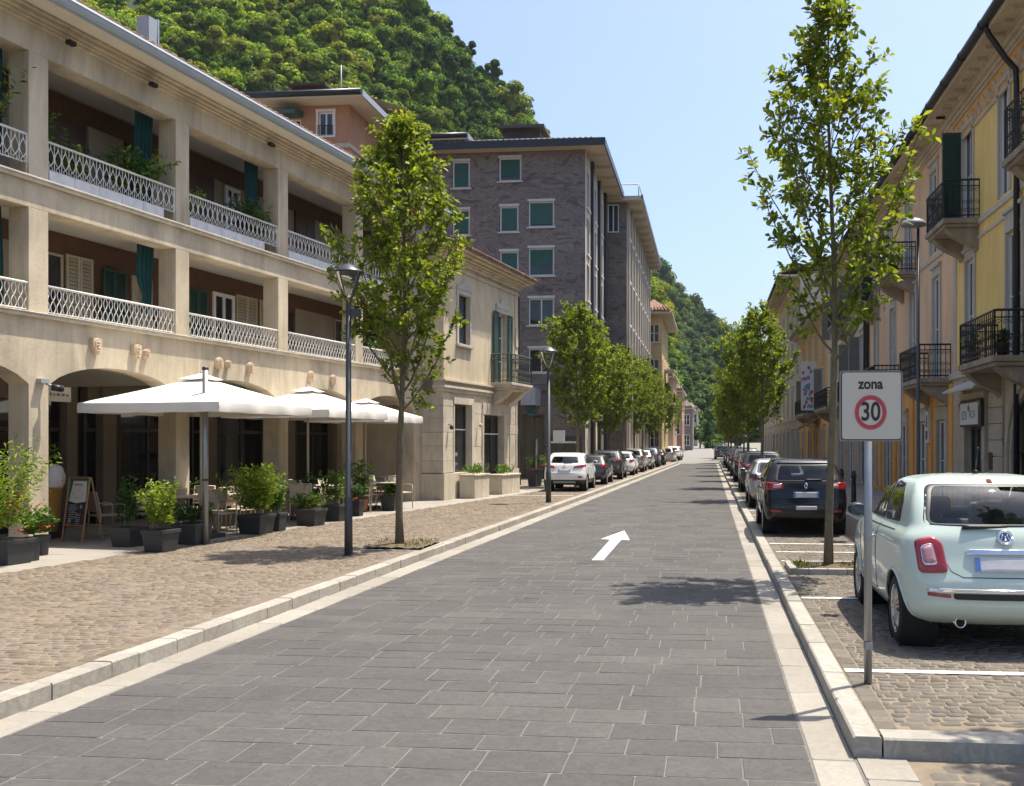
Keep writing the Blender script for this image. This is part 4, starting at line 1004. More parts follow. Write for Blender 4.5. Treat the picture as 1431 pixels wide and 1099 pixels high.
mb = MB(); mb.box(-4.5, -1.0, 2.5, 6.5, T2 + .25, T2 + 1.2); mb.box(-4.8, -.7, 2.2, 6.8, T2 + 1.2, T2 + 1.35); mb.build('roof_room', m_eave, G2)
# yellow house beyond
def plain_house(label, px0, px1, d, ytop, deep, col, rows, cols, roofm, srows=None, hip=1.2, group=None, cat='house', eave=.45, name='town_house', shut=None):
    f = Fr(at(px1, d), 0.0); x0 = f.u(px0); H = f.z(px1, ytop) - .12
    t = thing(name, label, cat, f.world(0, 0, .12), 0, group)
    m = mat('render %s' % label[:18], col, rough=.9, var=.08, scale=1.2, stain=.15)
    holes = []
    for r in range(rows):
        z = H - 2.3 - r * 2.9
        for c in range(cols):
            x = x0 + (0 - x0) * (c + .5) / cols
            if z > .4: holes.append((x - .45, x + .45, z, z + 1.55))
    mb = MB(); wall(None, '', None, x0, 0, 0, H, holes, 0, .15, mb=mb); mb.quad((x0, 0, 0), (x0, 0, H), (x0, deep, H), (x0, deep, 0)); mb.quad((x0, deep, 0), (x0, deep, H), (0, deep, H), (0, deep, 0)); mb.build('wall', m, t)
    for h in holes:
        o = window(t, *h, .06, m_frame_w, m_pane, .08, 1, 1, m_stonetrim)
        if shut:
            for sx in (-1, 1):
                xx = h[0] - .5 if sx < 0 else h[1] + .04; mb = MB(); mb.box(xx, xx + .46, -.05, -.005, h[2], h[3]); mb.build('shutter', shut, o)
    hs = []
    n = max(1, int(deep / 2.6))
    for r in range(rows):
        z = H - 2.3 - r * 2.9
        for j in range(n):
            y = deep * (j + .5) / n
            if z > .4: hs.append((y - .45, y + .45, z, z + 1.6))
    side_wall(t, 0, 0, deep, 0, H, hs, m)
    for (a, b, c, d_) in hs:
        mb = MB(); mb.box(-.12, -.07, a, a + .07, c, d_); mb.box(-.12, -.07, b - .07, b, c, d_); mb.box(-.12, -.07, a, b, c, c + .07); mb.box(-.12, -.07, a, b, d_ - .07, d_)
        o = mb.build('window', m_frame_w, t); MB().quad((-.1, a, c), (-.1, b, c), (-.1, b, d_), (-.1, a, d_)).build('pane', m_pane, o)
    e = eave; mb = MB(); mb.box(x0 - e, e, -e, deep + e, H, H + .14); mb.build('eave', m_eave, t)
    mb = MB(); z = H + .15; xm = x0 / 2; k = min(-x0, deep) * .45
    A, B_, C, D_ = (x0 - e, -e, z), (e, -e, z), (e, deep + e, z), (x0 - e, deep + e, z)
    if -x0 < deep: P, Q = (xm, k, z + hip), (xm, deep - k, z + hip); fs = [(A, B_, P), (B_, C, Q, P), (C, D_, Q), (D_, A, P, Q)]
    else: P, Q = (x0 + k, deep / 2, z + hip), (-k, deep / 2, z + hip); fs = [(A, B_, Q, P), (B_, C, Q), (C, D_, P, Q), (D_, A, P)]
    for q in fs: mb.poly(list(q))
    for i in range(int((-x0 + 2 * e) / .3)):
        x = x0 - e + .15 + i * .3; mb.tube([(x, -e - .05, z + .03), (x + (xm - x) * .25, -e + k * .4, z + .03 + hip * .4)], .09, 5)
    mb.build('roof', roofm, t)
    return t, f, x0, H
m_shut_grey = mat('grey shutter', (0.2, 0.2, 0.2), rough=.6)
YH, fY, xY, hY = plain_house('tall yellow house beyond the grey blocks with small side balconies', 903, 925, 80, 440, 12, (0.6, 0.45, 0.22), 4, 1, m_tile, eave=.9)
for z in (5.2, 8.1):
    mb = MB(); mb.box(0, .9, 4, 7, z - .15, z); mb.build('balcony_slab', m_stonetrim, YH)
    mb = MB()
    for j in range(16): mb.tube([(.85, 4.1 + j * .19, z), (.85, 4.1 + j * .19, z + .9)], .015, 4)
    mb.tube([(0, 4.05, z + .9), (.85, 4.05, z + .9), (.85, 7, z + .9), (0, 7, z + .9)], .025, 4); mb.build('railing', m_iron, YH)
plain_house('narrow salmon house far down the left side beyond the yellow house', 925, 941, 98, 528, 10, (0.46, 0.3, 0.2), 3, 1, m_tile_grey, eave=.3)
plain_house('small dull red house near the end of the left row', 938, 953, 118, 548, 12, (0.36, 0.2, 0.14), 2, 1, m_tile_grey, eave=.3)
plain_house('low grey stone house at the end of the street', 951, 968, 138, 572, 10, (0.22, 0.19, 0.16), 2, 1, m_tile_grey, eave=.3)
plain_house('small cream house on the slope at the end of the left row', 955, 975, 170, 573, 10, (0.5, 0.45, 0.36), 1, 2, m_tile_grey, eave=.3)
# pink orange house above the arcade roof
PD = 44.0; FP = Fr(at(488, PD), 0.0); pz = lambda py, px=470: FP.z(px, py) - .12; pu = lambda px: FP.u(px)
PH = thing('salmon_house', 'salmon pink house rising behind the arcade roof with a dark eave and rooftop shed', 'house', FP.world(0, 0, .12), 0)
m_salmon = mat('salmon render', (0.43, 0.225, 0.135), rough=.9, var=.09, scale=1.4, stain=.15)
TP = pz(147); xp0 = pu(345)
hp = [(pu(445), pu(466), pz(190), pz(156)), (pu(403), pu(421), pz(190), pz(165))]
mb = MB(); wall(None, '', None, xp0, 0, 0, TP, hp, 0, .15, mb=mb); mb.quad((0, 0, 0), (0, 5, 0), (0, 5, TP), (0, 0, TP)); mb.quad((xp0, 0, 0), (xp0, 0, TP), (xp0, 14, TP), (xp0, 14, 0))
hx_ = [(pu(526, ) + .9, pu(540) + .9, pz(205) - 1.0, pz(170) - .6)]
wall(None, '', None, 0, 4.2, 0, TP - .5, [(.6, 1.7, TP - 3.0, TP - .95)], 5.0, .15, mb=mb); mb.quad((4.2, 5, 0), (4.2, 14, 0), (4.2, 14, TP - .5), (4.2, 5, TP - .5))
mb.build('wall', m_salmon, PH)
window(PH, *hp[0], .05, m_frame_w, m_pane_b, .08, 1, 0, m_frame_w); window(PH, *hp[1], .05, m_frame_w, m_pane, .08, 1, 0); window(PH, .6, 1.7, TP - 3.0, TP - .95, 5.08, m_frame_w, m_pane_b, .09, 1, 1)
mb = MB(); mb.box(hp[0][0] - .12, hp[0][1] + .12, -.05, 0, hp[0][3], hp[0][3] + .12); mb.box(hp[0][0] - .1, hp[0][0], -.04, 0, hp[0][2], hp[0][3]); mb.box(hp[0][1], hp[0][1] + .1, -.04, 0, hp[0][2], hp[0][3]); mb.build('window_surround', m_frame_w, PH)
mb = MB(); mb.tube([(hp[0][0], -.1, hp[0][2] + .45), (hp[0][1], -.1, hp[0][2] + .45)], .02, 4)
for i in range(9): x = hp[0][0] + (hp[0][1] - hp[0][0]) * i / 8; mb.tube([(x, -.1, hp[0][2]), (x, -.1, hp[0][2] + .45)], .012, 4)
mb.build('railing', m_iron, PH)
mb = MB(); mb.prism([(pu(388), 0, pz(154)), (pu(388), -.9, pz(160)), (pu(388), -.9, pz(165)), (pu(388), 0, pz(163))], (pu(424) - pu(388), 0, 0)); mb.build('awning', m_blind_g, PH)
mb = MB(); mb.box(xp0, .05, -.05, 0, pz(207), pz(201)); mb.box(0, .05, 0, 5, pz(207), pz(201)); mb.build('string_course', m_strip, PH)
mb = MB(); mb.box(xp0 - .5, .95, -1.0, 5.3, TP, TP + .1); mb.box(.95, 4.5, 3.9, 14.2, TP - .5, TP - .4); mb.build('eave_soffit', m_soffit, PH)
mb = MB(); mb.tube([(xp0 - .5, -1.05, TP + .2), (.95, -1.05, TP + .2)], .14, 10); mb.tube([(1.0, 3.85, TP - .3), (4.5, 3.85, TP - .3)], .13, 10); mb.tube([(.75, 4.9, TP - .3), (.2, 4.95, TP - 1.0), (.15, 4.95, 2)], .06, 6); mb.build('gutter', m_fascia, PH)
mb = MB(); mb.box(.95, 1.0, -1.0, 4.0, TP + .02, TP + .3); mb.box(4.5, 4.56, 3.8, 14, TP - .5, TP - .2); mb.build('verge_board', m_gutter, PH)
mb = MB(); z = TP + .12; mb.quad((xp0 - .5, -1, z), (.95, -1, z), (.95, 6, z + 1.6), (xp0 - .5, 6, z + 1.6)); mb.quad((xp0 - .5, 6, z + 1.6), (.95, 6, z + 1.6), (.95, 14, z - .2), (xp0 - .5, 14, z - .2)); mb.quad((.95, 3.9, z - .5), (4.5, 3.9, z - .5), (4.5, 9, z + .8), (.95, 9, z + .8)); mb.quad((.95, 9, z + .8), (4.5, 9, z + .8), (4.5, 14, z - .5), (.95, 14, z - .5)); mb.build('roof', m_tile_grey, PH)
mb = MB(); zc = z + .3
mb.box(pu(388), pu(436), 1.5, 4, zc, zc + 1.0); mb.box(pu(386), pu(440), 1.2, 4.3, zc + 1.0, zc + 1.12); mb.build('roof_shed', mat('dark shed boards', (0.05, 0.038, 0.03), rough=.8, var=.3, scale=3), PH)
mb = MB(); cq = FP.u(561, 7.3); mb.box(cq - .35, cq + .35, 7, 7.7, z + .1, z + 1.3); mb.box(cq - .5, cq + .5, 6.8, 7.9, z + 1.3, z + 1.42); mb.build('chimney', mat('dark slate', (0, 0, 0)), PH)
mb = MB(); mb.tube([(pu(442), 3, zc + .5), (pu(442), 3, zc + 2.6)], .03, 5); mb.build('antenna_mast', m_gutter, PH)
# ------------------------------------------------------------------ right-hand row
XF = 6.3
m_yellow = mat('ochre yellow render', (0.9, 0.63, 0.21), rough=.9, var=.07, scale=1.2, bump=.15, bscale=15, stain=.16, stainscale=.7)
m_yellow2 = mat('yellow orange render', (0.68, 0.42, 0.15), rough=.9, var=.1, scale=1.2, stain=.2)
m_pink = mat('pale salmon render', (0.78, 0.52, 0.32), rough=.9, var=.07, scale=1.2, bump=.15, bscale=15, stain=.16, stainscale=.7)
m_orange = mat('orange render', (0.76, 0.38, 0.1), rough=.9, var=.1, scale=1.3, stain=.22)
m_creamh = mat('cream yellow render', (0.66, 0.54, 0.33), rough=.9, var=.07, scale=1.2, stain=.16)
m_greyb = mat('grey beige render', (0.42, 0.37, 0.3), rough=.9, var=.08, scale=1.2, stain=.2)
m_paleh = mat('pale stone render', (0.55, 0.49, 0.39), rough=.9, var=.07, scale=1.0, stain=.15)
m_trim = mat('pale grey trim', (0.52, 0.475, 0.4), rough=.8, var=.08, scale=3, stain=.15)
m_gfstone = mat('brown grey rustication', (0.48, 0.4, 0.29), rough=.85, var=.14, scale=2.5, bump=.3, island=.1, stain=.2)
m_cornice = mat('painted cornice', (0.56, 0.475, 0.355), rough=.85, var=.08, scale=2.2, stain=.18)
m_console = mat('weathered console stone', (0.34, 0.28, 0.205), rough=.85, var=.15, scale=3, stain=.3, stainscale=3)
m_door = mat('dark shop door', (0.035, 0.03, 0.028), rough=.4, var=.2)
m_shutr = mat('grey roller shutter', (0.3, 0.29, 0.27), rough=.6, metal=.2)
class RH:
    def __init__(s, name, label, yn, yf, ztop, m_up, m_gf, cat='house', depth=9, zb=3.45, ov=.6, roofm=None):
        s.yf, s.yn, s.L, s.zt, s.zb = yf, yn, yf - yn, ztop, zb
        s.f = Fr((XF, yf), -math.pi / 2)
        s.o = thing(name, label, cat, (XF, yf, .12), -math.pi / 2)
        s.up, s.gf, s.depth, s.ov = m_up, m_gf, depth, ov
        s.hu = []; s.hg = []; s.roofm = roofm or m_tile
    def lx(s, y): return s.yf - y
    def win(s, yc, w, z0, z1, style='window', frame=m_trim, pane=m_pane, head=.12, shut=None, closed=False, sw=.1):
        z0 -= .12; z1 -= .12; x = s.lx(yc); a, b = x - w / 2, x + w / 2
        (s.hu if z0 > s.zb - .4 else s.hg).append((a, b, z0, z1))
        mb = MB(); surround(mb, a, b, z0, z1, sw, -.05, head, style == 'window'); 
        mb.box(a, a + .022, .0, .098, z0, z1); mb.box(b - .022, b, .0, .098, z0, z1); o = mb.build('window_surround', frame, s.o, .006)
        if closed:
            louvre(s.o, a, a + w / 2 - .01, z0, z1, .06, shut or m_shut_grey_r); louvre(s.o, a + w / 2 + .01, b, z0, z1, .06, shut or m_shut_grey_r)
        else: window(s.o, a + .025, b - .025, z0, z1 - .02, .04, m_frame_w, pane, .05, 1, 1)
        if shut and not closed:
            louvre(s.o, 0, w / 2, z0, z1, -.03, shut, axis='y', hx=a - .04); louvre(s.o, a + w * .52, b - .01, z0, z1, .05, shut)
    def balcony(s, y0, y1, z, p=.85, h=.88, th=.12, pitch=.13, m=None, plants=False, brk=True):
        a, b = s.lx(y1), s.lx(y0); z -= .12
        mb = MB(); mb.box(a, b, -p, -.001, z - th, z); mb.box(a + .05, b - .05, -p + .06, -.001, z - th - .08, z - th - .002); mb.build('balcony_slab', m_console, s.o, .012)
        if brk:
            for x in (a + .12, b - .47): mb = MB(); bracket(mb, x, x + .34, -p + .12, -.002, z - th - .62, z - th - .082); mb.build('console', m_console, s.o, .01)
        iron_rail(s.o, a + .05, b - .05, -p + .05, 0, z, h, m_iron, pitch, True)
    def finish(s, gf_z0=0.0, cornice=True):
        wall(s.o, 'wall', s.up, 0, s.L, s.zb, s.zt - .12, s.hu, 0, .1)
        wall(s.o, 'ground_floor_wall', s.gf, 0, s.L, 0, s.zb, s.hg, 0, .14)
        mb = MB(); d = s.depth; H = s.zt - .12
        mb.quad((0, 0, 0), (0, 0, H), (0, d, H), (0, d, 0)); mb.quad((s.L, 0, 0), (s.L, d, 0), (s.L, d, H), (s.L, 0, H)); mb.quad((0, d, 0), (0, d, H), (s.L, d, H), (s.L, d, 0)); mb.build('side_wall', s.up, s.o)
        mb = MB(); mb.box(0, s.L, -.06, -.001, s.zb - .06, s.zb + .1); mb.build('string_course', m_trim, s.o, .01)
        if cornice:
            mb = MB(); o = s.ov
            for i, (p, z0, z1) in enumerate(((.06, -.42, -.36), (.12, -.36, -.28), (.2, -.28, -.18), (.26, -.18, -.12))): mb.box(0, s.L, -p, -.001, H + z0 + .001, H + z1)
            n = int(s.L / .62)
            mb.box(0, s.L, -o, 0, H - .118, H - .05)
            for i in range(n + 1): mb.box(i * s.L / n - .07, i * s.L / n + .07, -o + .12, -.26, H - .2, H - .12)
            mb.box(0, s.L, -o - .06, -o, H - .14, H + .02)
            mb.build('cornice', m_cornice, s.o)
            mb = MB(); mb.tube([(0, -o - .13, H + .02), (s.L, -o - .13, H + .02)], .1, 10); 
            for i in range(int(s.L / 1.6)): mb.tube([(i * 1.6 + .4, -o - .13, H + .02), (i * 1.6 + .46, -o - .13, H + .02)], .112, 10)
            mb.build('gutter', m_fascia, s.o)
            mb = MB(); mb.quad((0, -o, H + .05), (s.L, -o, H + .05), (s.L, d * .5, H + 2.0), (0, d * .5, H + 2.0)); mb.quad((0, d * .5, H + 2), (s.L, d * .5, H + 2), (s.L, d, H), (0, d, H)); mb.poly([(0, 0, H), (0, d * .5, H + 2), (0, d, H)]); mb.poly([(s.L, 0, H), (s.L, d, H), (s.L, d * .5, H + 2)])
            for i in range(int(s.L / .25)): mb.tube([(i * .25 + .12, -o - .04, H + .07), (i * .25 + .12, d * .5, H + 2.03)], .07, 5)
            mb.build('roof', s.roofm, s.o)
    def downpipe(s, y):
        x = s.lx(y); H = s.zt - .12; o = s.ov
        mb = MB(); mb.tube([(x, -o - .12, H), (x, -o - .05, H - .22), (x + .0, -.3, H - .75), (x, -.12, H - .95), (x, -.1, H - 1.2), (x, -.1, .05)], .06, 10); mb.build('downpipe', m_iron, s.o)
m_shut_grey_r = mat('grey louvre', (0.22, 0.22, 0.21), rough=.6, var=.1)
F1, F2 = 3.62, 7.2
# yellow house
Y = RH('yellow_house', 'ochre yellow house with iron balconies, orange frieze and arched stone doorway', 11.0, 25.67, 10.42, m_yellow, m_gfstone)
for yc, w in ((20.72, 1.0), (24.12, .74), (17.2, 1.0), (13.6, 1.0)): Y.win(yc, w, F1, 6.32, 'door', m_trim, m_pane, .3 if w > .8 else .12)
for yc, w in ((24.35, .95), (21.4, .72), (17.4, .9), (13.6, .9)): Y.win(yc, w, F2, 9.62, 'door', m_trim, m_pane, .0, m_shut_g if yc > 23 else None)
Y.balcony(19.3, 21.95, 3.58); Y.balcony(23.3, 25.2, 7.15, h=.9); Y.balcony(15.9, 18.72, 7.15, h=.95)
Y.hg += [(Y.lx(24.35), Y.lx(22.85), 0, 2.15)]
# shop opening under the wall sign
a, b = Y.lx(24.35), Y.lx(22.85)
window(Y.o, a, b, 0, 2.15, .07, m_frame_d, m_pane, .07, 2, 1)
mb = MB(); mb.box(a - .24, a - .01, -.1, -.001, 0, 2.9); mb.box(b + .01, b + .24, -.1, -.001, 0, 2.9); mb.box(a - .26, b + .26, -.12, -.001, 2.72, 2.95)
for x in (a - .2, b + .06): bracket(mb, x, x + .15, -.22, -.11, 2.35, 2.72)
mb.build('shop_surround', m_gfstone, Y.o, .01)
mb = MB(); mb.prism([(a - .5, -.5, 3.02), (a - .5, -.001, 3.26), (a - .5, -.001, 3.05), (a - .5, -.5, 2.97)], (b - a + 1.3, 0, 0)); mb.build('shop_canopy', m_trim, Y.o)
m_signw = mat('white sign face', (0.62, 0.62, 0.6), rough=.4, var=.04)
mb = MB(); mb.box(a + .0, b + .28, -.2, -.125, 2.14, 2.78); sg = mb.build('shop_sign', m_door, Y.o, .01)
mb = MB(); mb.box(a + .06, b + .1, -.209, -.199, 2.19, 2.7); mb.build('sign_face', m_signw, sg)
m_green_l = mat('olive green lettering', (0.2, 0.24, 0.03), rough=.5); m_grey_l = mat('grey lettering', (0.2, 0.2, 0.19), rough=.5)
cx = (a + b) / 2 + .08
text('lettering', 'EDI', .3, (cx - .38, -.212, 2.4), (math.pi / 2, 0, 0), m_green_l, sg, .001)
text('lettering', 'FICA', .26, (cx + .3, -.212, 2.42), (math.pi / 2, 0, 0), m_grey_l, sg, .001)
mb = MB()
for dx, tz, r in ((0, .2, .045), (-.07, .13, .035), (.08, .13, .035)):
    mb.prism([(cx + dx * .4, -.211, 2.5), (cx + dx + r, -.211, 2.5 + tz * .45), (cx + dx * 1.2, -.211, 2.5 + tz), (cx + dx - r, -.211, 2.5 + tz * .45)], (0, -.002, 0))
mb.build('emblem', m_green_l, sg)
mb = MB(); x = Y.lx(22.3); mb.box(x - .16, x + .16, -.05, -.001, 1.15, 1.55); mb.build('wall_plaque', m_door, Y.o)
# rusticated stone coursing round the ground floor and the arched doorway
mb = MB(); ac, ar, asp = Y.lx(19.45), 1.3, 1.55
for zc in [.75 + .36 * i for i in range(8)]:
    for (xa, xb) in ((Y.lx(22.5), Y.lx(21.45)), (Y.lx(17.4), Y.lx(11.2))):
        mb.box(xa, xb, -.045, -.001, zc, zc + .345) if zc < 3.1 else None
mb.box(Y.lx(25.6), a - .27, -.05, -.001, 0, 3.3)
mb.build('rustication', m_gfstone, Y.o, .012)
Y.hg += [(ac - ar, ac + ar, 0, asp)]
mb = MB(); n = 20
for k, (r0, r1, yy) in enumerate(((ar - .0, ar + .14, -.07), (ar + .142, ar + .32, -.12), (ar + .322, ar + .46, -.05))):
    for i in range(n):
        t0, t1 = math.pi * i / n, math.pi * (i + 1) / n
        P = lambda r, t, q: (ac + r * math.cos(t), q, asp + r * math.sin(t))
        mb.quad(P(r0, t0, yy), P(r1, t0, yy), P(r1, t1, yy), P(r0, t1, yy)); mb.quad(P(r0, t0, yy), P(r0, t1, yy), P(r0, t1, .25), P(r0, t0, .25)); mb.quad(P(r1, t0, yy), P(r1, t0, -.001), P(r1, t1, -.001), P(r1, t1, yy))
    for sx in (-1, 1): mb.box(ac + sx * r0, ac + sx * r1, yy, -.001, 0, asp)
mb.build('arch_surround', m_gfstone, Y.o)
mb = MB(); mb.poly([(ac + ar * math.cos(math.pi * i / n), -.012, asp + ar * math.sin(math.pi * i / n)) for i in range(n + 1)]); mb.quad((ac - ar, .2, 0), (ac + ar, .2, 0), (ac + ar, .2, asp), (ac - ar, .2, asp))
for i in range(4): mb.box(ac - ar + i * .65 + .04, ac - ar + (i + 1) * .65 - .04, .16, .2, .1, 1.45)
mb.build('door', m_door, Y.o)
# painted frieze
mb = MB(); mb.box(0, Y.L, -.012, -.001, 9.36, 9.86); fz = mb.build('frieze', m_orange, Y.o)
mb = MB(); rr = random.Random(9); x = .2
while x < Y.L - .3:
    for k in range(2):
        scroll(mb, (x + .12 + .14 * k, -.016, 9.6 + .07 * (-1) ** k), .13, 'x', 1.3, .02, 1 if k else -1)
    mb.tube([(x, -.016, 9.45), (x + .2, -.016, 9.75), (x + .4, -.016, 9.5)], .016, 4); x += .46
mb.build('scroll_ornament', m_cornice, fz)
mb = MB(); mb.box(0, Y.L, -.05, -.001, 9.28, 9.36); mb.box(0, Y.L, -.045, -.001, 6.88, 7.0); mb.box(0, Y.L, -.03, -.001, 6.55, 6.62); mb.box(0, .22, -.03, -.001, 3.5, 9.3); mb.build('band', m_trim, Y.o)
Y.downpipe(20.3); Y.finish()
# salmon house
P = RH('pink_house', 'pale salmon house with iron balconies above an orange ground floor', 25.67, 39.2, 10.4, m_pink, m_orange)
for yc, w in ((27.6, .85), (30.7, .8), (34.0, .85), (37.3, .8)): P.win(yc, w, F1, 6.5, 'door', m_trim, m_pane_b, .14)
for yc, w in ((27.9, .8), (31.4, .85), (34.6, .8), (37.6, .8)): P.win(yc, w, F2, 9.5, 'door', m_trim, m_pane_b, .12, m_shut_g if yc > 37 else None)
for yc, w in ((27.0, .95), (29.4, 1.0), (32.2, 1.0), (35.0, 1.1), (37.8, .9)): P.win(yc, w, .3, 2.5, 'door', m_gfstone, m_pane, .18, sw=.2)
P.balcony(26.0, 28.7, 3.58); P.balcony(30.3, 32.6, 7.15); P.balcony(33.0, 35.2, 3.58); P.balcony(36.6, 38.4, 7.15)
for y in (25.95, 28.3, 30.8, 33.6, 36.4, 38.9): MB().box(P.lx(y) - .2, P.lx(y) + .2, -.05, -.001, 0, 3.3).build('pilaster', m_orange, P.o, .01)
mb = MB(); mb.box(0, P.L, -.04, -.001, 6.88, 6.98); mb.box(0, .2, -.03, -.001, 3.5, 9.8); mb.build('band', m_trim, P.o)
mb = MB(); x = P.lx(28.35); mb.box(x - .17, x + .17, -.12, -.052, 1.75, 2.65); q = mb.build('menu_case', m_signw, P.o, .008)
mb = MB(); mb.box(x - .1, x + .1, -.128, -.119, 1.85, 2.1); mb.box(x - .06, x + .06, -.128, -.119, 2.2, 2.55); mb.build('display', m_door, q)
P.downpipe(38.9); P.finish()
# cream house
C = RH('cream_house', 'cream yellow house with grey shutters and long iron balconies behind the big street tree', 39.2, 52.5, 10.3, m_creamh, m_gfstone)
for yc in (40.8, 44.0, 47.2, 50.6):
    C.win(yc, .9, F1, 6.3, 'door', m_trim, m_pane, .12, m_shut_grey_r, closed=yc > 46); C.win(yc, .9, F2, 9.4, 'door', m_trim, m_pane, .12, m_shut_grey_r, closed=yc < 42); C.win(yc, 1.3, .2, 2.6, 'door', m_trim, m_pane, .1)
C.balcony(39.9, 42.3, 3.58, pitch=.16); C.balcony(42.9, 45.6, 7.15, pitch=.16); C.balcony(46.2, 51.6, 3.58, pitch=.18); C.finish(); C.downpipe(39.5)
# orange house
O = RH('orange_house', 'orange house with a hanging banner, brown awning and dark shop fronts', 52.5, 68.0, 9.0, m_yellow2, m_orange)
for yc in (54.4, 58.0, 61.6, 65.4):
    O.win(yc, .9, F1, 6.0, 'door', m_trim, m_pane, .1, m_shut_grey_r); O.win(yc, .9, 6.6, 8.2, 'window', m_trim, m_pane, .1); O.win(yc, 1.6, .2, 2.6, 'door', m_gfstone, m_pane, .1)
O.balcony(57.0, 63.0, 3.58, pitch=.22)
mb = MB(); x = O.lx(56.3); mb.box(x - .03, x + .03, -1.05, -.15, 3.6, 6.4); bn = mb.build('banner', m_signw, O.o)
mb = MB()
rb = random.Random(12)
for i in range(26):
    z_, y_ = rb.uniform(3.75, 6.1), rb.uniform(-1.0, -.4); mb.prism([(x + .031, y_ + q[0] * rb.uniform(.08, .2), z_ + q[1] * rb.uniform(.08, .28)) for q in ((-.5, -.5), (.5, -.6), (.7, .2), (.1, .6), (-.6, .3))], (.002 + i * .0004, 0, 0), i % 3)
mb.build('banner_print', [mat('violet print', (.25, .18, .4), rough=.6), mat('rust print', (.35, .08, .05), rough=.6), mat('blue print', (.1, .3, .42), rough=.6)], bn)
mb = MB(); a, b = O.lx(60), O.lx(55.6); mb.prism([(a, -1.3, 2.55), (a, 0, 3.2), (a, 0, 3.14), (a, -1.3, 2.45)], (b - a, 0, 0)); mb.build('awning', mat('brown awning cloth', (.2, .11, .06), rough=.8), O.o)
O.finish()
T_ = RH('tall_house', 'tall pale house near the end of the right row showing its broad eave', 68.0, 96.0, 13.6, m_paleh, m_greyb, ov=1.3, roofm=m_tile_grey)
for yc in [70 + 4.2 * i for i in range(7)]:
    for z in (3.7, 6.9, 10.0): T_.win(yc, 1.0, z, z + 2.1, 'window', m_trim, m_pane, .1)
    T_.win(yc, 1.9, .2, 2.7, 'door', m_trim, m_pane, .1)
T_.finish()
E_ = RH('end_house', 'low grey house closing the right row', 96.0, 118, 7.5, m_greyb, m_greyb)
for yc in (99, 104, 109, 114):
    E_.win(yc, 1.0, 4, 6, 'window'); E_.win(yc, 1.5, .2, 2.6, 'door')
E_.finish()
# plants and things kept on the balconies
def rpot(x, z, yw, h, sp, seed, label, m=m_leaf_dark, n=12, cat='plant'):
    t = thing('potted_plant', label, cat, (x, yw, z), 0)
    MB().lathe([(0, 0), (.1, 0), (.14, .2), (.15, .24), (.12, .24), (0, .2)], 12).build('pot', m_pot if seed % 2 else m_iron, t)
    V, F = sprigs(seed, n, (.05, .05), h, sp, (.06, .12), (.03, .05), 20, start=.05); V[:, 2] += .2; np_mesh('foliage', V, F, m, t)
rpot(5.75, 7.17, 24.9, .8, .35, 61, 'spiky dark plant on the upper yellow house balcony beside green shutters')
rpot(5.72, 3.6, 19.6, .35, .2, 62, 'dark pot with a small plant on the lower yellow house balcony')
rpot(5.7, 3.6, 21.6, .5, .3, 63, 'leafy plant at the far end of the lower yellow house balcony', m_leaf_bush)
rpot(5.72, 7.17, 31.0, .5, .3, 64, 'green plant on the upper balcony of the salmon house', m_leaf_bush)
# ------------------------------------------------------------------ cars: shells built from stacked plan outlines
def pchip(xs, ys):
    xs = np.array(xs, float); ys = np.array(ys, float); h = np.diff(xs); d = np.diff(ys) / h; n = len(xs); m = np.zeros(n)
    for i in range(1, n - 1):
        if d[i - 1] * d[i] > 0:
            w1, w2 = 2 * h[i] + h[i - 1], h[i] + 2 * h[i - 1]; m[i] = (w1 + w2) / (w1 / d[i - 1] + w2 / d[i])
    m[0], m[-1] = d[0], d[-1]
    def f(x):
        x = min(max(x, xs[0]), xs[-1]); i = min(max(int(np.searchsorted(xs, x)) - 1, 0), n - 2); t = (x - xs[i]) / h[i]
        return float((2 * t**3 - 3 * t**2 + 1) * ys[i] + (t**3 - 2 * t**2 + t) * h[i] * m[i] + (-2 * t**3 + 3 * t**2) * ys[i + 1] + (t**3 - t**2) * h[i] * m[i + 1])
    return f
def rpoly(pts, r=0.04, seg=0.05):
    out = []; n = len(pts)
    for i in range(n):
        p, q, s = Vector(pts[i - 1]), Vector(pts[i]), Vector(pts[(i + 1) % n])
        a = min(r, (p - q).length * .45); b = min(r, (s - q).length * .45)
        A, B = q + (p - q).normalized() * a, q + (s - q).normalized() * b
        for k in range(5):
            t = k / 4; out.append(A * (1 - t) ** 2 + q * 2 * t * (1 - t) + B * t * t)
        C = s + (q - s).normalized() * min(r, (q - s).length * .45); L_ = (C - B).length; m = int(L_ / seg)
        for k in range(1, m): out.append(B + (C - B) * k / m)
    return out
def inpoly(p, poly):
    x, y = p; c = False; n = len(poly); j = n - 1
    for i in range(n):
        xi, yi = poly[i][0], poly[i][1]; xj, yj = poly[j][0], poly[j][1]
        if (yi > y) != (yj > y) and x < (xj - xi) * (y - yi) / (yj - yi) + xi: c = not c
        j = i
    return c
m_tyre = mat('tyre rubber', (0.014, 0.014, 0.015), rough=.85, var=.2)
m_rim = mat('alloy rim', (0.55, 0.55, 0.56), rough=.28, metal=.9, var=.05)
m_rim_dk = mat('dark wheel inner', (0.03, 0.03, 0.03), rough=.6)
m_under = mat('underbody black', (0.008, 0.008, 0.008), rough=.9)
m_trimblk = mat('black car trim', (0.012, 0.012, 0.013), rough=.5)
m_chrome = mat('bright chrome', (0.75, 0.76, 0.78), rough=.08, metal=1.0, var=.02)
m_tail = mat('red lamp lens', (0.27, 0.008, 0.01), rough=.08, var=.25, scale=18, coat=1)
m_tail_in = mat('pale lamp lens', (0.42, 0.2, 0.21), rough=.12, var=.2, scale=25, coat=1)
m_plate = mat('blank number plate', (0.5, 0.5, 0.52), rough=.4, var=.1, scale=6)
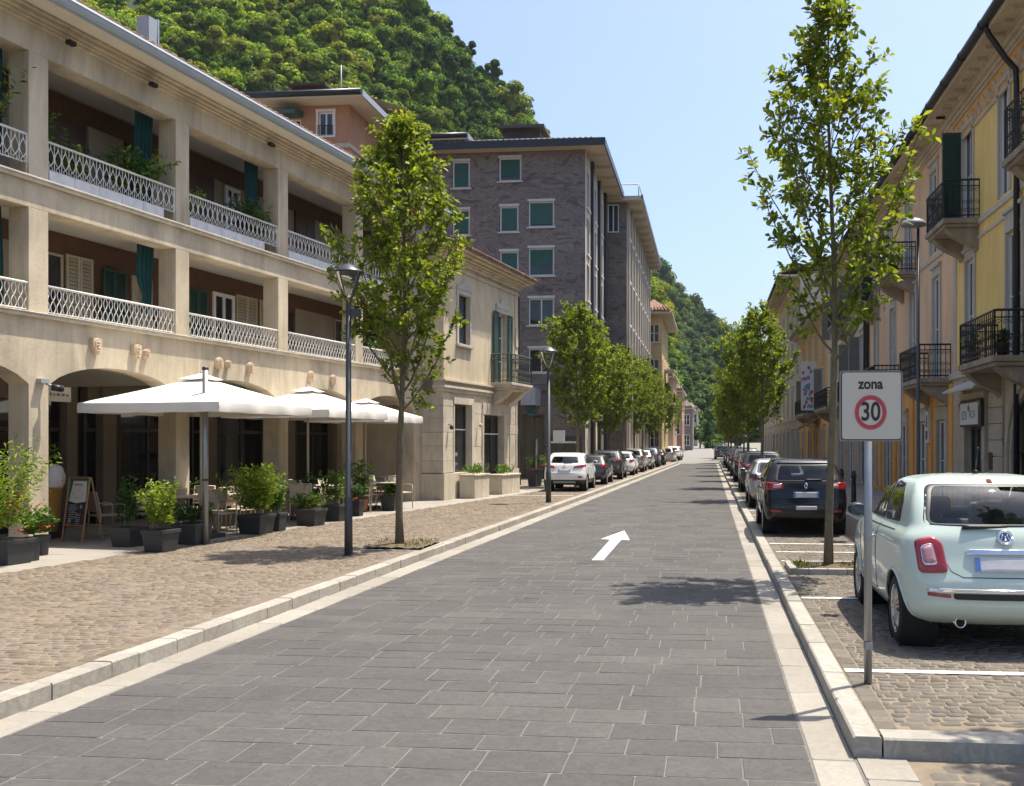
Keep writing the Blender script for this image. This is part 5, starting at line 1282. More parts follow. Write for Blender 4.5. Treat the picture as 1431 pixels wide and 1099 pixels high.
m_plate_b = mat('blue plate band', (0.06, 0.16, 0.42), rough=.4)
m_seat = mat('charcoal seat cloth', (0.02, 0.02, 0.022), rough=.9)
m_carglass = glass_clear('tinted car glass', (0.8, 0.85, 0.84)); m_seat_l = mat('grey seat cloth', (.09, .09, .092), rough=.9)
m_carglass_dk = glass_clear('dark car glass', (0.16, 0.19, 0.2))
def paint(name, col, metal=0.0, rough=.4): return mat(name, col, rough=rough, metal=metal, var=.015, scale=2, coat=.8, spec=.15)
p_mint = paint('mint paint', (0.5, 0.59, 0.53)); p_black = paint('black paint', (0.006, 0.006, 0.007)); p_white = paint('white paint', (0.7, 0.7, 0.69))
p_grey = paint('dark grey paint', (0.05, 0.05, 0.053), .5); p_silver = paint('silver paint', (0.42, 0.42, 0.41), .7); p_red = paint('dark red paint', (0.22, 0.02, 0.02)); p_blue = paint('blue grey paint', (0.06, 0.08, 0.12), .4)
p_champ = paint('champagne paint', (0.36, 0.33, 0.29), .6)

def build_car(name, label, sp, paintm, group=None, glass=None):
    glass = glass or m_carglass
    zs = sp['z']; F = {k: pchip(zs, sp[k]) for k in ('yr', 'yf', 'w')}
    L, H = max(sp['yf']), zs[-1]; bow = sp.get('bow', .09); sb = sp.get('sb', .05)
    rcf = pchip([zs[0], .5, 1.0, zs[-1]], [.2, sp.get('rc', .26), sp.get('rcu', .2), .1])
    def geo(z):
        yr, yf, w = F['yr'](z), F['yf'](z), F['w'](z); rc = min(rcf(z), w * .6, (yf - yr) * .4); return yr, yf, w, rc
    def taper(y): return sb * ((y - L * .48) / (L * .5)) ** 2
    def rearY(x, z):
        yr, yf, w, rc = geo(z); w -= taper(yr + rc) ; ax = min(abs(x), w - 1e-4); e = w - rc
        b = bow * (min(ax, e) / w) ** 2
        return yr + b + (rc - math.sqrt(max(0, rc * rc - (ax - e) ** 2)) if ax > e else 0)
    def frontY(x, z):
        yr, yf, w, rc = geo(z); w -= taper(yf - rc); ax = min(abs(x), w - 1e-4); e = w - rc
        b = bow * 1.4 * (min(ax, e) / w) ** 2
        return yf - b - (rc - math.sqrt(max(0, rc * rc - (ax - e) ** 2)) if ax > e else 0)
    def sideX(y, z):
        yr, yf, w, rc = geo(z); ww = w - taper(y); b = bow * ((w - rc) / w) ** 2
        ya, yb = yr + b + rc, yf - 1.4 * b - rc
        if y < ya: t = min(1, (ya - y) / rc); return ww - rc + rc * math.sqrt(max(0, 1 - t * t))
        if y > yb: t = min(1, (y - yb) / rc); return ww - rc + rc * math.sqrt(max(0, 1 - t * t))
        return ww
    # outline fractions
    nR, nC, nS, nF = 16, 10, sp.get('ns', 84), 12
    def outline(z):
        yr, yf, w, rc = geo(z); pts = []
        wr = w - taper(yr + rc); e = wr - rc
        for i in range(nR): x = e * i / nR; pts.append((x, yr + bow * (x / w) ** 2))
        b = bow * (e / w) ** 2
        for i in range(nC): a = math.pi / 2 * i / nC; pts.append((e + rc * math.sin(a), yr + b + rc - rc * math.cos(a)))
        wf = w - taper(yf - rc); ef = wf - rc; bf = bow * 1.4 * (ef / w) ** 2
        ya, yb = yr + b + rc, yf - bf - rc
        for i in range(nS): y = ya + (yb - ya) * i / nS; pts.append((w - taper(y), y))
        for i in range(nC): a = math.pi / 2 * i / nC; pts.append((ef + rc * math.cos(a), yf - bf - rc + rc * math.sin(a)))
        for i in range(nF + 1): x = ef * (1 - i / nF); pts.append((x, yf - bow * 1.4 * (x / w) ** 2))
        return pts
    nz = sp.get('nz', 58); lev = sorted(set([zs[0] + (H - zs[0]) * (1 - (1 - t) ** 1.25) for t in [i / nz for i in range(nz + 1)]] + [H - .004, H - .012]))
    V = []; half = None
    for z in lev:
        o = outline(z); half = len(o)
        V += [(x, y, z) for x, y in o] + [(-x, y, z) for x, y in o[1:-1]][::-1]
    n = 2 * half - 2; V = [list(v) for v in V]
    wheels = sp['wheels']; Rw = sp['R']; Ra = Rw + .055
    for v in V:                                        # arch edges fall exactly on the circle
        if abs(v[0]) > .45:
            for wy in wheels:
                dy, dz = v[1] - wy, v[2] - Rw; r = math.hypot(dy, dz)
                if abs(r - Ra) < .024 and r > 0: v[1] = wy + dy / r * Ra; v[2] = Rw + dz / r * Ra; v[0] = math.copysign(sideX(v[1], v[2]), v[0])
    # glazing outlines: rear (x, z), sides (y, z), front (x, z)
    rw = rpoly(sp['rear_win'], .07); fw = rpoly(sp['front_win'], .07); sw = [rpoly(p, .05) for p in sp['side_win']]
    def shrink(poly, k): c = sum((Vector(p) for p in poly), Vector((0, 0))) / len(poly); return [c + (Vector(p) - c) * k for p in poly]
    rws, fws, sws = shrink(rw, .93), shrink(fw, .93), [shrink(p, .92) for p in sw]
    fs = []; mi = []
    zclad = sp.get('clad', 0)
    for k in range(len(lev) - 1):
        for i in range(n):
            q = (k * n + i, k * n + (i + 1) % n, (k + 1) * n + (i + 1) % n, (k + 1) * n + i)
            c = [sum(V[j][a] for j in q) / 4 for a in range(3)]
            if abs(c[0]) > .45 and any(all(math.hypot(V[j][1] - wy, V[j][2] - Rw) < Ra + .002 for j in q) for wy in wheels): continue
            mid = (geo(c[2])[0] + geo(c[2])[1]) / 2
            if c[1] < mid - .2 and inpoly((c[0], c[2]), rws) and abs(c[1] - rearY(c[0], c[2])) < .06: continue
            if c[1] > mid + .2 and inpoly((c[0], c[2]), fws) and abs(c[1] - frontY(c[0], c[2])) < .06: continue
            if any(inpoly((c[1], c[2]), p) for p in sws) and abs(abs(c[0]) - sideX(c[1], c[2])) < .05: continue
            fs.append(q); mi.append(1 if c[2] < zclad else 0)
    fs.append(tuple((len(lev) - 1) * n + i for i in range(n))); mi.append(0)
    fs.append(tuple(range(n - 1, -1, -1))); mi.append(1)
    car = thing(name, label, 'car', (0, 0, 0), 0, group)
    mb = MB(); mb.add(V, fs, 0, True); mb.m = mi; mb.sm = [True] * (len(fs) - 2) + [False, False]
    mb.build('body', [paintm, m_under if not zclad else m_trimblk], car)
    # surface patches
    def mapper(kind, sgn=1):
        def f(u, v, off):
            if kind == 'rear':
                e = .004; y = rearY(u, v); nx = -(rearY(u + e, v) - rearY(u - e, v)) / (2 * e); nz_ = -(rearY(u, v + e) - rearY(u, v - e)) / (2 * e); nn = Vector((-nx, -1, -nz_))
                nn = Vector(((rearY(u + e, v) - rearY(u - e, v)) / (2 * e), -1, (rearY(u, v + e) - rearY(u, v - e)) / (2 * e))).normalized(); return Vector((u, y, v)) + nn * off
            if kind == 'front':
                e = .004; y = frontY(u, v); nn = Vector((-(frontY(u + e, v) - frontY(u - e, v)) / (2 * e), 1, -(frontY(u, v + e) - frontY(u, v - e)) / (2 * e))).normalized(); return Vector((u, y, v)) + nn * off
            e = .004; x = sideX(u, v); nn = Vector((1, -(sideX(u + e, v) - sideX(u - e, v)) / (2 * e), -(sideX(u, v + e) - sideX(u, v - e)) / (2 * e))).normalized()
            p = Vector((x, u, v)) + nn * off; return Vector((p.x * sgn, p.y, p.z))
        return f
    def patch(nm, poly, mp, rings, m, parent, fill=True):
        """rings: list of (scale, offset)."""
        c = sum((Vector(p) for p in poly), Vector((0, 0))) / len(poly); N_ = len(poly); vs = []; ff = []
        for s, off in rings: vs += [mp(*(c + (Vector(p) - c) * s), off) for p in poly]
        for k in range(len(rings) - 1):
            for i in range(N_): ff.append((k * N_ + i, k * N_ + (i + 1) % N_, (k + 1) * N_ + (i + 1) % N_, (k + 1) * N_ + i))
        if fill:
            vs.append(mp(c[0], c[1], rings[-1][1])); b = (len(rings) - 1) * N_
            for i in range(N_): ff.append((b + i, b + (i + 1) % N_, len(vs) - 1))
        q = MB(); q.add(vs, ff, 0, True); return q.build(nm, m, parent)
    def line(mb, pts, mp, r=.0045, off=.0, closed=False):
        P = []
        for a, b in zip(pts, pts[1:] + (pts[:1] if closed else [])):
            m = max(1, int((Vector(b) - Vector(a)).length / .05))
            for k in range(m): P.append(mp(*(Vector(a) + (Vector(b) - Vector(a)) * k / m), off))
        P.append(mp(*(pts[0] if closed else pts[-1]), off)); mb.tube(P, r, 5, smooth=True)
    mR, mF, mS = mapper('rear'), mapper('front'), {1: mapper('side', 1), -1: mapper('side', -1)}
    inner = [(s, .001) for s in (.93, .75, .5, .25)]
    def glazed(nm, poly, mp):
        g = patch(nm, poly, mp, [(.955, .003)] + [(s, .003) for s in (.8, .6, .35, .15)], glass, car)
        patch('seal', poly, mp, [(1.0, .0005), (.995, .005), (.94, .006), (.9, .004)], m_trimblk, g, False)
    glazed('rear_window', rw, mR); glazed('windscreen', fw, mF)
    for s in (1, -1):
        for p in sw: glazed('side_window', p, mS[s])
    for s in (1, -1):                                   # lamps
        for k, (kind, poly, inner_poly) in enumerate(sp['lamps']):
            po = rpoly([(x * (s if kind == 'rear' else 1), z) for x, z in poly], .04, .03)
            mp = mR if kind == 'rear' else mS[s]
            t = patch('tail_light', po, mp, [(1.0, -.004), (.97, .012), (.85, .02), (.5, .022)], m_tail, car)
            if inner_poly:
                patch('lamp_ring', rpoly([(x * (s if kind == 'rear' else 1), z) for x, z in inner_poly], .03, .03), mp, [(1.16, .018), (1.12, .027), (1.0, .027), (.97, .018)], m_chrome, t, False)
                patch('lens', rpoly([(x * (s if kind == 'rear' else 1), z) for x, z in inner_poly], .03, .03), mp, [(1.0, .019), (.93, .03), (.5, .031)], m_tail_in, t)
    for p in sp.get('reflectors', []):
        for s in (1, -1): patch('reflector', rpoly([(x * s, z) for x, z in p], .01, .05), mR, [(1, .0), (.97, .012), (.5, .012)], m_tail, car)
    mb = MB()
    for pts in sp['rear_lines']: line(mb, pts, mR)
    for s in (1, -1):
        for pts in sp['side_lines']: line(mb, pts, mS[s])
    mb.build('panel_gap', m_under, car)
    # wheel arch lips
    mb = MB()
    for s in (1, -1):
        for wy in wheels:
            P = []
            for k in range(33):
                a = math.pi * (-.02 + 1.04 * k / 32); y, z = wy + Ra * math.cos(a), Rw + Ra * math.sin(a)
                if z < zs[0]: continue
                P.append(mS[s](y, z, .004))
            mb.tube(P, [.013 * min(1, .25 + q_ / 5, .25 + (len(P) - 1 - q_) / 5) for q_ in range(len(P))], 6)
    mb.build('arch_lip', m_trimblk if zclad else paintm, car)
    # wheels
    for s in (1, -1):
        for wy in wheels:
            xo = sideX(wy, Rw + Ra * .95) - .012; tw = .175; Rr = Rw * .72
            prof = [(Rr, tw * .5), (Rw * .9, tw * .5), (Rw * .975, tw * .42), (Rw, tw * .2), (Rw, -tw * .2), (Rw * .975, -tw * .42), (Rw * .9, -tw * .5), (Rr, -tw * .5)]
            q = MB(); q.lathe([(r, z * s) for r, z in prof], 36, ((xo - tw / 2) * s, wy, Rw), 0, True, 'x'); wl = q.build('wheel', m_tyre, car)
            q = MB(); q.lathe([(r, z * s) for r, z in [(Rr, tw * .47), (Rr * .95, tw * .46), (Rr * .9, tw * .36), (Rr * .9, -.05)]], 36, ((xo - tw / 2) * s, wy, Rw), 0, True, 'x')
            hub = Vector(((xo - tw / 2 + tw * .38 * 1) * s, wy, Rw)); q.lathe([(0, .012 * s), (Rr * .16, .012 * s), (Rr * .24, -.02 * s)], 16, tuple(hub), 0, True, 'x')
            for k in range(sp.get('spokes', 7)):
                a = 2 * math.pi * k / sp.get('spokes', 7)
                for da in (-.16, .16):
                    p0 = hub + Vector((0, math.cos(a + da * 1.4) * Rr * .17, math.sin(a + da * 1.4) * Rr * .17)); p1 = hub + Vector((-.005 * s, math.cos(a + da) * Rr * .94, math.sin(a + da) * Rr * .94))
                    q.tube([p0, p1], [.02, .015], 6)
            q.build('rim', m_rim, wl)
            q = MB(); q.lathe([(0, 0), (Rr * .92, 0)], 24, ((xo - tw * .78) * s, wy, Rw), 0, True, 'x'); q.build('brake_disc', m_rim_dk, wl)
    # dark wheel wells and floor
    q = MB(); 
    for s in (1, -1):
        for wy in wheels:
            q.lathe([(Ra - .004, 0), (Ra - .004, -.3 * s), (.0, -.3 * s)], 28, ((sideX(wy, Rw + Ra * .9) - .015) * s, wy, Rw), 0, True, 'x')
    w0 = F['w'](.45); yy0, yy1 = F['yr'](.3) + .2, F['yf'](.3) - .2
    q.box(-w0 + .35, w0 - .35, yy0, yy1, zs[0] - .03, zs[0] + .25); q.tube([(-w0 + .25, wheels[0], Rw), (w0 - .25, wheels[0], Rw)], .05, 8)
    q.build('underbody', m_under, car)
    # cabin
    q = MB(); zb = sp['belt']; q.box(-w0 + .12, w0 - .12, F['yr'](zb) + .3, F['yf'](zb) - .5, .35, zb - .32)
    for (yy, zz) in sp['seats']:
        for x in (-.36, .36):
            q.box(x - .22, x + .22, yy - .05, yy + .12, zb - .4, zz); q.box(x - .12, x + .12, yy - .03, yy + .07, zz + .03, zz + .2)
    q.box(-w0 + .15, w0 - .15, sp['dash'], sp['dash'] + .4, zb - .4, zb - .02)
    q.build('interior', m_seat_l if name == 'small_hatchback' else m_seat, car, .04)
    # plate, bar, handle, exhaust, wiper, mirrors, aerial
    (px, pz, pw, ph) = sp['plate']
    o = patch('number_plate', rpoly([(px - pw / 2, pz - ph / 2), (px + pw / 2, pz - ph / 2), (px + pw / 2, pz + ph / 2), (px - pw / 2, pz + ph / 2)], .012, .04), mR, [(1, .0), (1, .014), (.97, .016), (.5, .016)], m_plate, car)
    for s in (-1, 1):
        patch('band', [(px + s * (pw / 2 - .002), pz - ph / 2 + .004), (px + s * (pw / 2 - .002), pz + ph / 2 - .004), (px + s * (pw / 2 - .042), pz + ph / 2 - .004), (px + s * (pw / 2 - .042), pz - ph / 2 + .004)], mR, [(1, .018), (.5, .018)], m_plate_b, o)
    for nm, poly, mm in sp.get('extras', []):
        patch(nm, rpoly(poly, .02, .04), mR, [(1, -.002), (.97, .016), (.8, .022), (.4, .022)], mm, car)
    q = MB(); z0, y0 = sp['wiper']; P = [mR(x, z0 + .01 * math.sin(x * 3), .02) for x in [sp.get('wx0', -.05) + k * .06 for k in range(7)]]; q.tube(P, [.022, .02, .018, .016, .014, .012, .01], 6); q.build('wiper', m_trimblk, car)
    bx, bz, br = sp['badge']; c0 = mR(bx, bz, .012); nrm = (mR(bx, bz, .1) - mR(bx, bz, 0)).normalized(); t1 = Vector((1, 0, 0)); t2 = nrm.cross(t1) * -1
    q = MB()
    if sp['badge_kind'] == 'round':
        for r, rad in ((br, .012), (br * .82, .006)): q.tube([c0 + t1 * r * math.cos(k * math.pi / 12) + t2 * r * math.sin(k * math.pi / 12) for k in range(25)], rad, 6)
        q.add([c0 - nrm * .006 + t1 * br * math.cos(k * math.pi / 12) + t2 * br * math.sin(k * math.pi / 12) for k in range(24)], [tuple(range(24))], 1)
        q.tube([c0 + t1 * br * a + t2 * br * b for a, b in ((-.62, .45), (-.3, -.5), (0, .1), (.3, -.5), (.62, .45))], .007, 5); q.tube([c0 + t1 * br * a + t2 * br * b for a, b in ((-.3, .7), (0, .2), (.3, .7))], .007, 5)
    elif sp['badge_kind'] == 'diamond':
        q.tube([c0 + t1 * br * a + t2 * br * b for a, b in ((0, 1.25), (.72, 0), (0, -1.25), (-.72, 0), (0, 1.25))], .014, 5); q.tube([c0 + t1 * br * a + t2 * br * b for a, b in ((.1, .9), (.5, .1), (.1, -.7))], .01, 5)
    else:
        q.tube([c0 + t1 * br * math.cos(k * math.pi / 8) + t2 * br * .7 * math.sin(k * math.pi / 8) for k in range(17)], .01, 5); q.tube([c0 + t1 * br * a + t2 * br * b for a, b in ((-.5, -.5), (-.3, .5), (.3, -.5), (.5, .5))], .009, 5)
    q.build('badge', [m_chrome, m_plate_b if sp['badge_kind'] == 'round' else m_trimblk], car)
    for s in (1, -1):
        my, mz = sp['mirror']; q = MB(); x0 = sideX(my, mz - .03)
        q.lathe([(0, -.1), (.06, -.085), (.085, -.02), (.08, .05), (.05, .06), (0, .06)], 14, (0, 0, 0), 0, True, 'y')
        q.v = [((x0 + .13 + v[0] * 1.15) * 1.0 * s, my + v[1], mz + .05 + v[2] * .85) for v in q.v]
        q.tube([((x0 - .03) * s, my, mz - .02), ((x0 + .08) * s, my, mz + .02)], .03, 6)
        mo = q.build('mirror', paintm if sp.get('mirror_paint') else m_trimblk, car)
        q = MB(); q.lathe([(0, 0), (.07, 0)], 14, (0, 0, 0), 0, True, 'y'); q.v = [((x0 + .13 + v[0] * 1.1) * s, my - .103 + .0 * v[1], mz + .05 + v[2] * .8) for v in q.v]; q.build('mirror_glass', m_pane_b, mo)
        hs = MB()
        for hy, hz in sp['handles']: hs.tube([mS[s](hy + k * .04, hz, .03 if 0 < k < 4 else .0) for k in range(5)], .013, 6)
        hs.build('door_handle', m_chrome if name == 'small_hatchback' else paintm, car)
    if sp.get('exhaust'):
        ex, ez = sp['exhaust']; q = MB(); y = rearY(ex, max(ez, zs[0] + .03)); q.lathe([(.046, .3), (.046, -.03), (.038, -.03), (.036, .2), (0, .2)], 18, (ex, y - .01, ez), 0, True, 'y'); ep = q.build('exhaust', m_chrome, car); q = MB(); q.lathe([(.0, .0), (.037, .0)], 18, (ex, y - .03, ez), 0, True, 'y'); q.build('pipe_mouth', m_under, ep)
    if sp.get('aerial'):
        ay, az = sp['aerial']; q = MB(); q.tube([(0, ay, az - .01), (0, ay - .02, az + .02), (.0, ay - .0, az + .03)], [.035, .022, .01], 8); q.tube([(0, ay, az + .02), (.0, ay - .1, az + .24)], .006, 5); q.build('aerial', m_trimblk, car)
    if sp.get('roof_rails'):
        q = MB()
        for s in (1, -1):
            ya, yb, zr, xr = sp['roof_rails']; q.tube([(s * xr, ya, zr - .03), (s * xr, ya + .1, zr + .02), (s * xr, yb - .1, zr + .02), (s * xr, yb, zr - .03)], .016, 6)
        q.build('roof_rail', m_trimblk, car)
    if sp.get('stop_lamp'):
        x_, z_, w_ = sp['stop_lamp']; patch('stop_lamp', rpoly([(x_ - w_, z_ - .01), (x_ + w_, z_ - .01), (x_ + w_, z_ + .01), (x_ - w_, z_ + .01)], .004, .05), mR, [(1, .0), (.95, .012), (.5, .012)], m_tail, car)
    return car
CITY = dict(z=[.24, .34, .46, .58, .68, .8, .9, .97, 1.02, 1.06, 1.12, 1.22, 1.33, 1.41, 1.455, 1.482, 1.492],
    yr=[.2, .05, 0, .0, .035, .085, .12, .145, .175, .205, .25, .33, .44, .56, .7, .92, 1.1],
    yf=[3.2, 3.36, 3.4, 3.39, 3.35, 3.22, 3.0, 2.7, 2.46, 2.34, 2.22, 2.05, 1.85, 1.67, 1.52, 1.34, 1.2],
    w=[.75, .81, .834, .842, .848, .848, .838, .812, .775, .752, .738, .712, .668, .615, .54, .36, .16],
    bow=.12, rc=.34, rcu=.16, sb=.06, wheels=(.62, 2.82), R=.298, spokes=7,
    rear_win=[(-.64, 1.065), (.64, 1.065), (.56, 1.405), (-.56, 1.405)], front_win=[(-.62, 1.08), (.62, 1.08), (.5, 1.41), (-.5, 1.41)],
    side_win=[[(1.39, 1.045), (2.27, 1.05), (1.95, 1.33), (1.74, 1.405), (1.41, 1.415)], [(.76, 1.06), (1.35, 1.045), (1.37, 1.415), (1.02, 1.395), (.83, 1.27)]],
    lamps=[('rear', [(.47, .685), (.7, .675), (.725, .95), (.57, .985), (.5, .93)], [(.56, .755), (.655, .75), (.67, .89), (.585, .91)])],
    reflectors=[[(.46, .485), (.64, .5), (.64, .525), (.46, .515)]],
    rear_lines=[[(-.62, 1.06), (-.6, .98), (-.45, .7), (-.36, .655), (.36, .655), (.45, .7), (.6, .98), (.62, 1.06)]],
    side_lines=[[(1.4, 1.0), (1.42, .5), (1.46, .36)], [(2.42, .96), (2.4, .5), (2.36, .36), (1.46, .36)], [(.75, .99), (2.6, .98)]],
    belt=1.0, seats=((1.75, 1.18), (.95, 1.08)), dash=2.15, plate=(0, .755, .52, .115), wiper=(1.055, 0), wx0=-.33, badge=(0, .975, .058), badge_kind='round', mirror=(2.15, 1.03), handles=[(1.5, .86)],
    exhaust=(-.36, .262), aerial=(1.05, 1.49), stop_lamp=(0, 1.43, .02),
    extras=[('chrome_bar', [(-.34, .835), (.34, .835), (.32, .88), (-.32, .88)], m_chrome), ('bumper_trim', [(-.66, .53), (.66, .53), (.64, .565), (-.64, .565)], m_chrome), ('bumper_insert', [(-.44, .475), (.44, .475), (.45, .522), (-.45, .522)], m_trimblk)])
MPV = dict(z=[.26, .38, .52, .66, .8, .94, 1.04, 1.1, 1.16, 1.3, 1.45, 1.54, 1.585, 1.61, 1.62],
    yr=[.2, .05, 0, .01, .06, .09, .115, .135, .17, .27, .38, .47, .56, .95, 1.4],
    yf=[4.0, 4.18, 4.2, 4.18, 4.1, 3.85, 3.5, 3.2, 3.0, 2.65, 2.3, 2.08, 1.9, 1.75, 1.6],
    w=[.78, .85, .885, .9, .9, .885, .87, .86, .84, .78, .715, .665, .6, .42, .2],
    bow=.1, rc=.26, rcu=.2, wheels=(.82, 3.42), R=.325, spokes=5,
    rear_win=[(-.66, 1.15), (.66, 1.15), (.58, 1.49), (-.58, 1.49)], front_win=[(-.68, 1.14), (.68, 1.14), (.56, 1.52), (-.56, 1.52)],
    side_win=[[(1.95, 1.12), (2.85, 1.12), (2.45, 1.42), (2.2, 1.51), (1.97, 1.52)], [(1.0, 1.13), (1.9, 1.12), (1.92, 1.52), (1.04, 1.51)], [(.52, 1.17), (.93, 1.14), (.97, 1.5), (.66, 1.47)]],
    lamps=[('rear', [(.46, .99), (.8, .96), (.85, 1.1), (.78, 1.13), (.48, 1.1)], [(.52, 1.02), (.66, 1.01), (.67, 1.07), (.53, 1.08)]), ('side', [(.24, .98), (.52, 1.04), (.5, 1.1), (.3, 1.12)], None)],
    reflectors=[[(.5, .5), (.72, .51), (.72, .56), (.5, .54)]],
    rear_lines=[[(-.66, 1.12), (-.7, .78), (-.6, .66), (.6, .66), (.7, .78), (.66, 1.12)], [(-.82, .72), (-.7, .69), (.7, .69), (.82, .72)], [(-.8, .42), (0, .4), (.8, .42)]],
    side_lines=[[(1.93, 1.1), (1.95, .5), (1.98, .38)], [(2.95, 1.08), (2.96, .5), (2.9, .38), (1.98, .38)], [(1.0, 1.1), (1.08, .8), (1.25, .6)]],
    belt=1.08, seats=((2.1, 1.28), (1.2, 1.2)), dash=2.75, plate=(0, .87, .52, .115), wiper=(1.17, 0), wx0=-.02, badge=(0, 1.06, .05), badge_kind='diamond', mirror=(2.75, 1.12), handles=[(2.02, .95), (1.12, .97)],
    aerial=(.95, 1.6), mirror_paint=True, roof_rails=(.8, 2.1, 1.6, .6),
    extras=[('bumper_plate', [(-.22, .56), (.22, .56), (.22, .64), (-.22, .64)], m_plate), ('spoiler', [(-.6, 1.515), (.6, 1.515), (.56, 1.555), (-.56, 1.555)], m_trimblk)])
SUV = dict(z=[.3, .42, .56, .7, .84, .98, 1.06, 1.12, 1.18, 1.32, 1.46, 1.55, 1.595, 1.615, 1.62],
    yr=[.22, .06, 0, .02, .08, .13, .16, .19, .24, .37, .52, .62, .75, 1.05, 1.4],
    yf=[4.1, 4.26, 4.3, 4.28, 4.2, 3.95, 3.55, 3.25, 3.05, 2.72, 2.4, 2.15, 2.0, 1.8, 1.6],
    w=[.82, .88, .905, .91, .905, .89, .875, .865, .845, .785, .715, .66, .6, .42, .2],
    bow=.1, rc=.28, rcu=.2, wheels=(.8, 3.45), R=.345, spokes=5, clad=.5,
    rear_win=[(-.6, 1.19), (.6, 1.19), (.53, 1.46), (-.53, 1.46)], front_win=[(-.68, 1.16), (.68, 1.16), (.56, 1.52), (-.56, 1.52)],
    side_win=[[(1.95, 1.14), (2.9, 1.14), (2.5, 1.44), (2.25, 1.51), (1.97, 1.52)], [(1.05, 1.16), (1.9, 1.14), (1.92, 1.52), (1.25, 1.49)], [(.72, 1.2), (.99, 1.17), (1.15, 1.47), (.95, 1.42)]],
    lamps=[('rear', [(.36, .98), (.78, 1.0), (.84, 1.1), (.76, 1.13), (.4, 1.06)], None), ('side', [(.3, 1.02), (.58, 1.08), (.54, 1.13), (.34, 1.13)], None)],
    reflectors=[[(.58, .58), (.74, .58), (.75, .66), (.6, .66)]],
    rear_lines=[[(-.64, 1.14), (-.66, .86), (-.56, .76), (.56, .76), (.66, .86), (.64, 1.14)], [(-.82, .74), (.82, .74)]],
    side_lines=[[(1.93, 1.1), (1.95, .56), (1.98, .46)], [(2.98, 1.08), (2.98, .56), (2.92, .46), (1.98, .46)], [(1.04, 1.1), (1.12, .8), (1.28, .66)]],
    belt=1.1, seats=((2.1, 1.28), (1.25, 1.2)), dash=2.8, plate=(0, .88, .5, .11), wiper=(1.2, 0), wx0=-.02, badge=(0, 1.05, .05), badge_kind='oval', mirror=(2.8, 1.14), handles=[(2.02, .97), (1.14, .99)],
    aerial=(.95, 1.6), mirror_paint=True, roof_rails=(.8, 2.1, 1.6, .6), extras=[('skid_plate', [(-.5, .36), (.5, .36), (.45, .44), (-.45, .44)], m_gutter)])
HATCH = dict(MPV, z=[z * .915 if z > .4 else z for z in MPV['z']], rear_win=[(x, z * .915) for x, z in MPV['rear_win']], front_win=[(x, z * .915) for x, z in MPV['front_win']], side_win=[[(y, z * .915) for y, z in p] for p in MPV['side_win']],
    yr=[.2, .05, 0, .02, .07, .12, .16, .2, .26, .42, .58, .7, .84, 1.1, 1.4],
    lamps=[('rear', [(.56, .84), (.8, .82), (.83, 1.0), (.62, 1.02)], None), ('side', [(.3, .86), (.5, .92), (.46, 1.0), (.34, 1.0)], None)], reflectors=[], wiper=(1.075, 0), badge=(0, .96, .045), badge_kind='oval', plate=(0, .8, .52, .115),
    rear_lines=[[(-.64, 1.03), (-.66, .75), (-.58, .62), (.58, .62), (.66, .75), (.64, 1.03)]], side_lines=[[(1.93, 1.0), (1.95, .5), (1.98, .38)], [(2.95, 1.0), (2.96, .5), (2.9, .38), (1.98, .38)], [(1.0, 1.0), (1.08, .75), (1.25, .58)]],
    belt=.99, seats=((2.1, 1.16), (1.2, 1.08)), mirror=(2.75, 1.02), handles=[(2.02, .87), (1.12, .89)], roof_rails=None, aerial=(.95, 1.46), extras=[])
GR, GL = 'cars parked along the right kerb', 'cars parked along the left kerb'
def put(car, x, y, z=WALK_Z, rz=0.0, s=1.0):
    car.location = (x, y, z); car.rotation_euler = (0, 0, rz); car.scale = (s, s, s); return car
mint = put(build_car('small_hatchback', 'mint green small hatchback parked nearest on the right', CITY, p_mint, GR), 2.46, 8.22)
black = put(build_car('parked_car', 'shiny black people carrier with diamond badge behind the kerbside tree', MPV, p_black, GR, m_carglass_dk), 1.82, 18.4, s=.9)
suv = put(build_car('parked_car', 'white off-roader style car with black lower trim parked nearest on the left', SUV, p_white, GL, m_carglass_dk), kl(34) - .88, 34.2, s=.86)
hatch = put(build_car('parked_car', 'silver hatchback with red side lamps behind the black people carrier', HATCH, p_silver, GR, m_carglass_dk), 1.87, 26.0, s=.9)
def another(src, old, new, label, x, y, grp, rz=0.0, z=WALK_Z):
    c = copy_tree(src); put(c, x, y, z, rz, .86 if grp == GL else .9); tag(c, label, None, grp); c.name = 'parked_car'
    if new is not old: retint(c, old, new)
    return c
another(black, p_black, p_grey, 'dark grey car third behind the black people carrier on the right', 1.9, 34.4, GR)
another(hatch, p_silver, p_black, 'black hatchback fourth behind the black people carrier on the right', 1.9, 43.0, GR)
another(suv, p_white, p_grey, 'dark grey off-roader in the right row with trees on both sides', 1.92, 50.4, GR)
another(black, p_black, p_blue, 'blue grey people carrier far along the right row', 1.92, 58.2, GR)
another(hatch, p_silver, p_grey, 'dark hatchback second last in the right row', 1.92, 66.0, GR)
another(suv, p_white, p_black, 'black off-roader last in the right row', 1.92, 74.0, GR)
another(black, p_black, p_blue, 'blue grey van-like car standing on the right edge of the pale far road', 1.3, 98, GR, z=.14)
def lx_(y): return kl(y) - .88
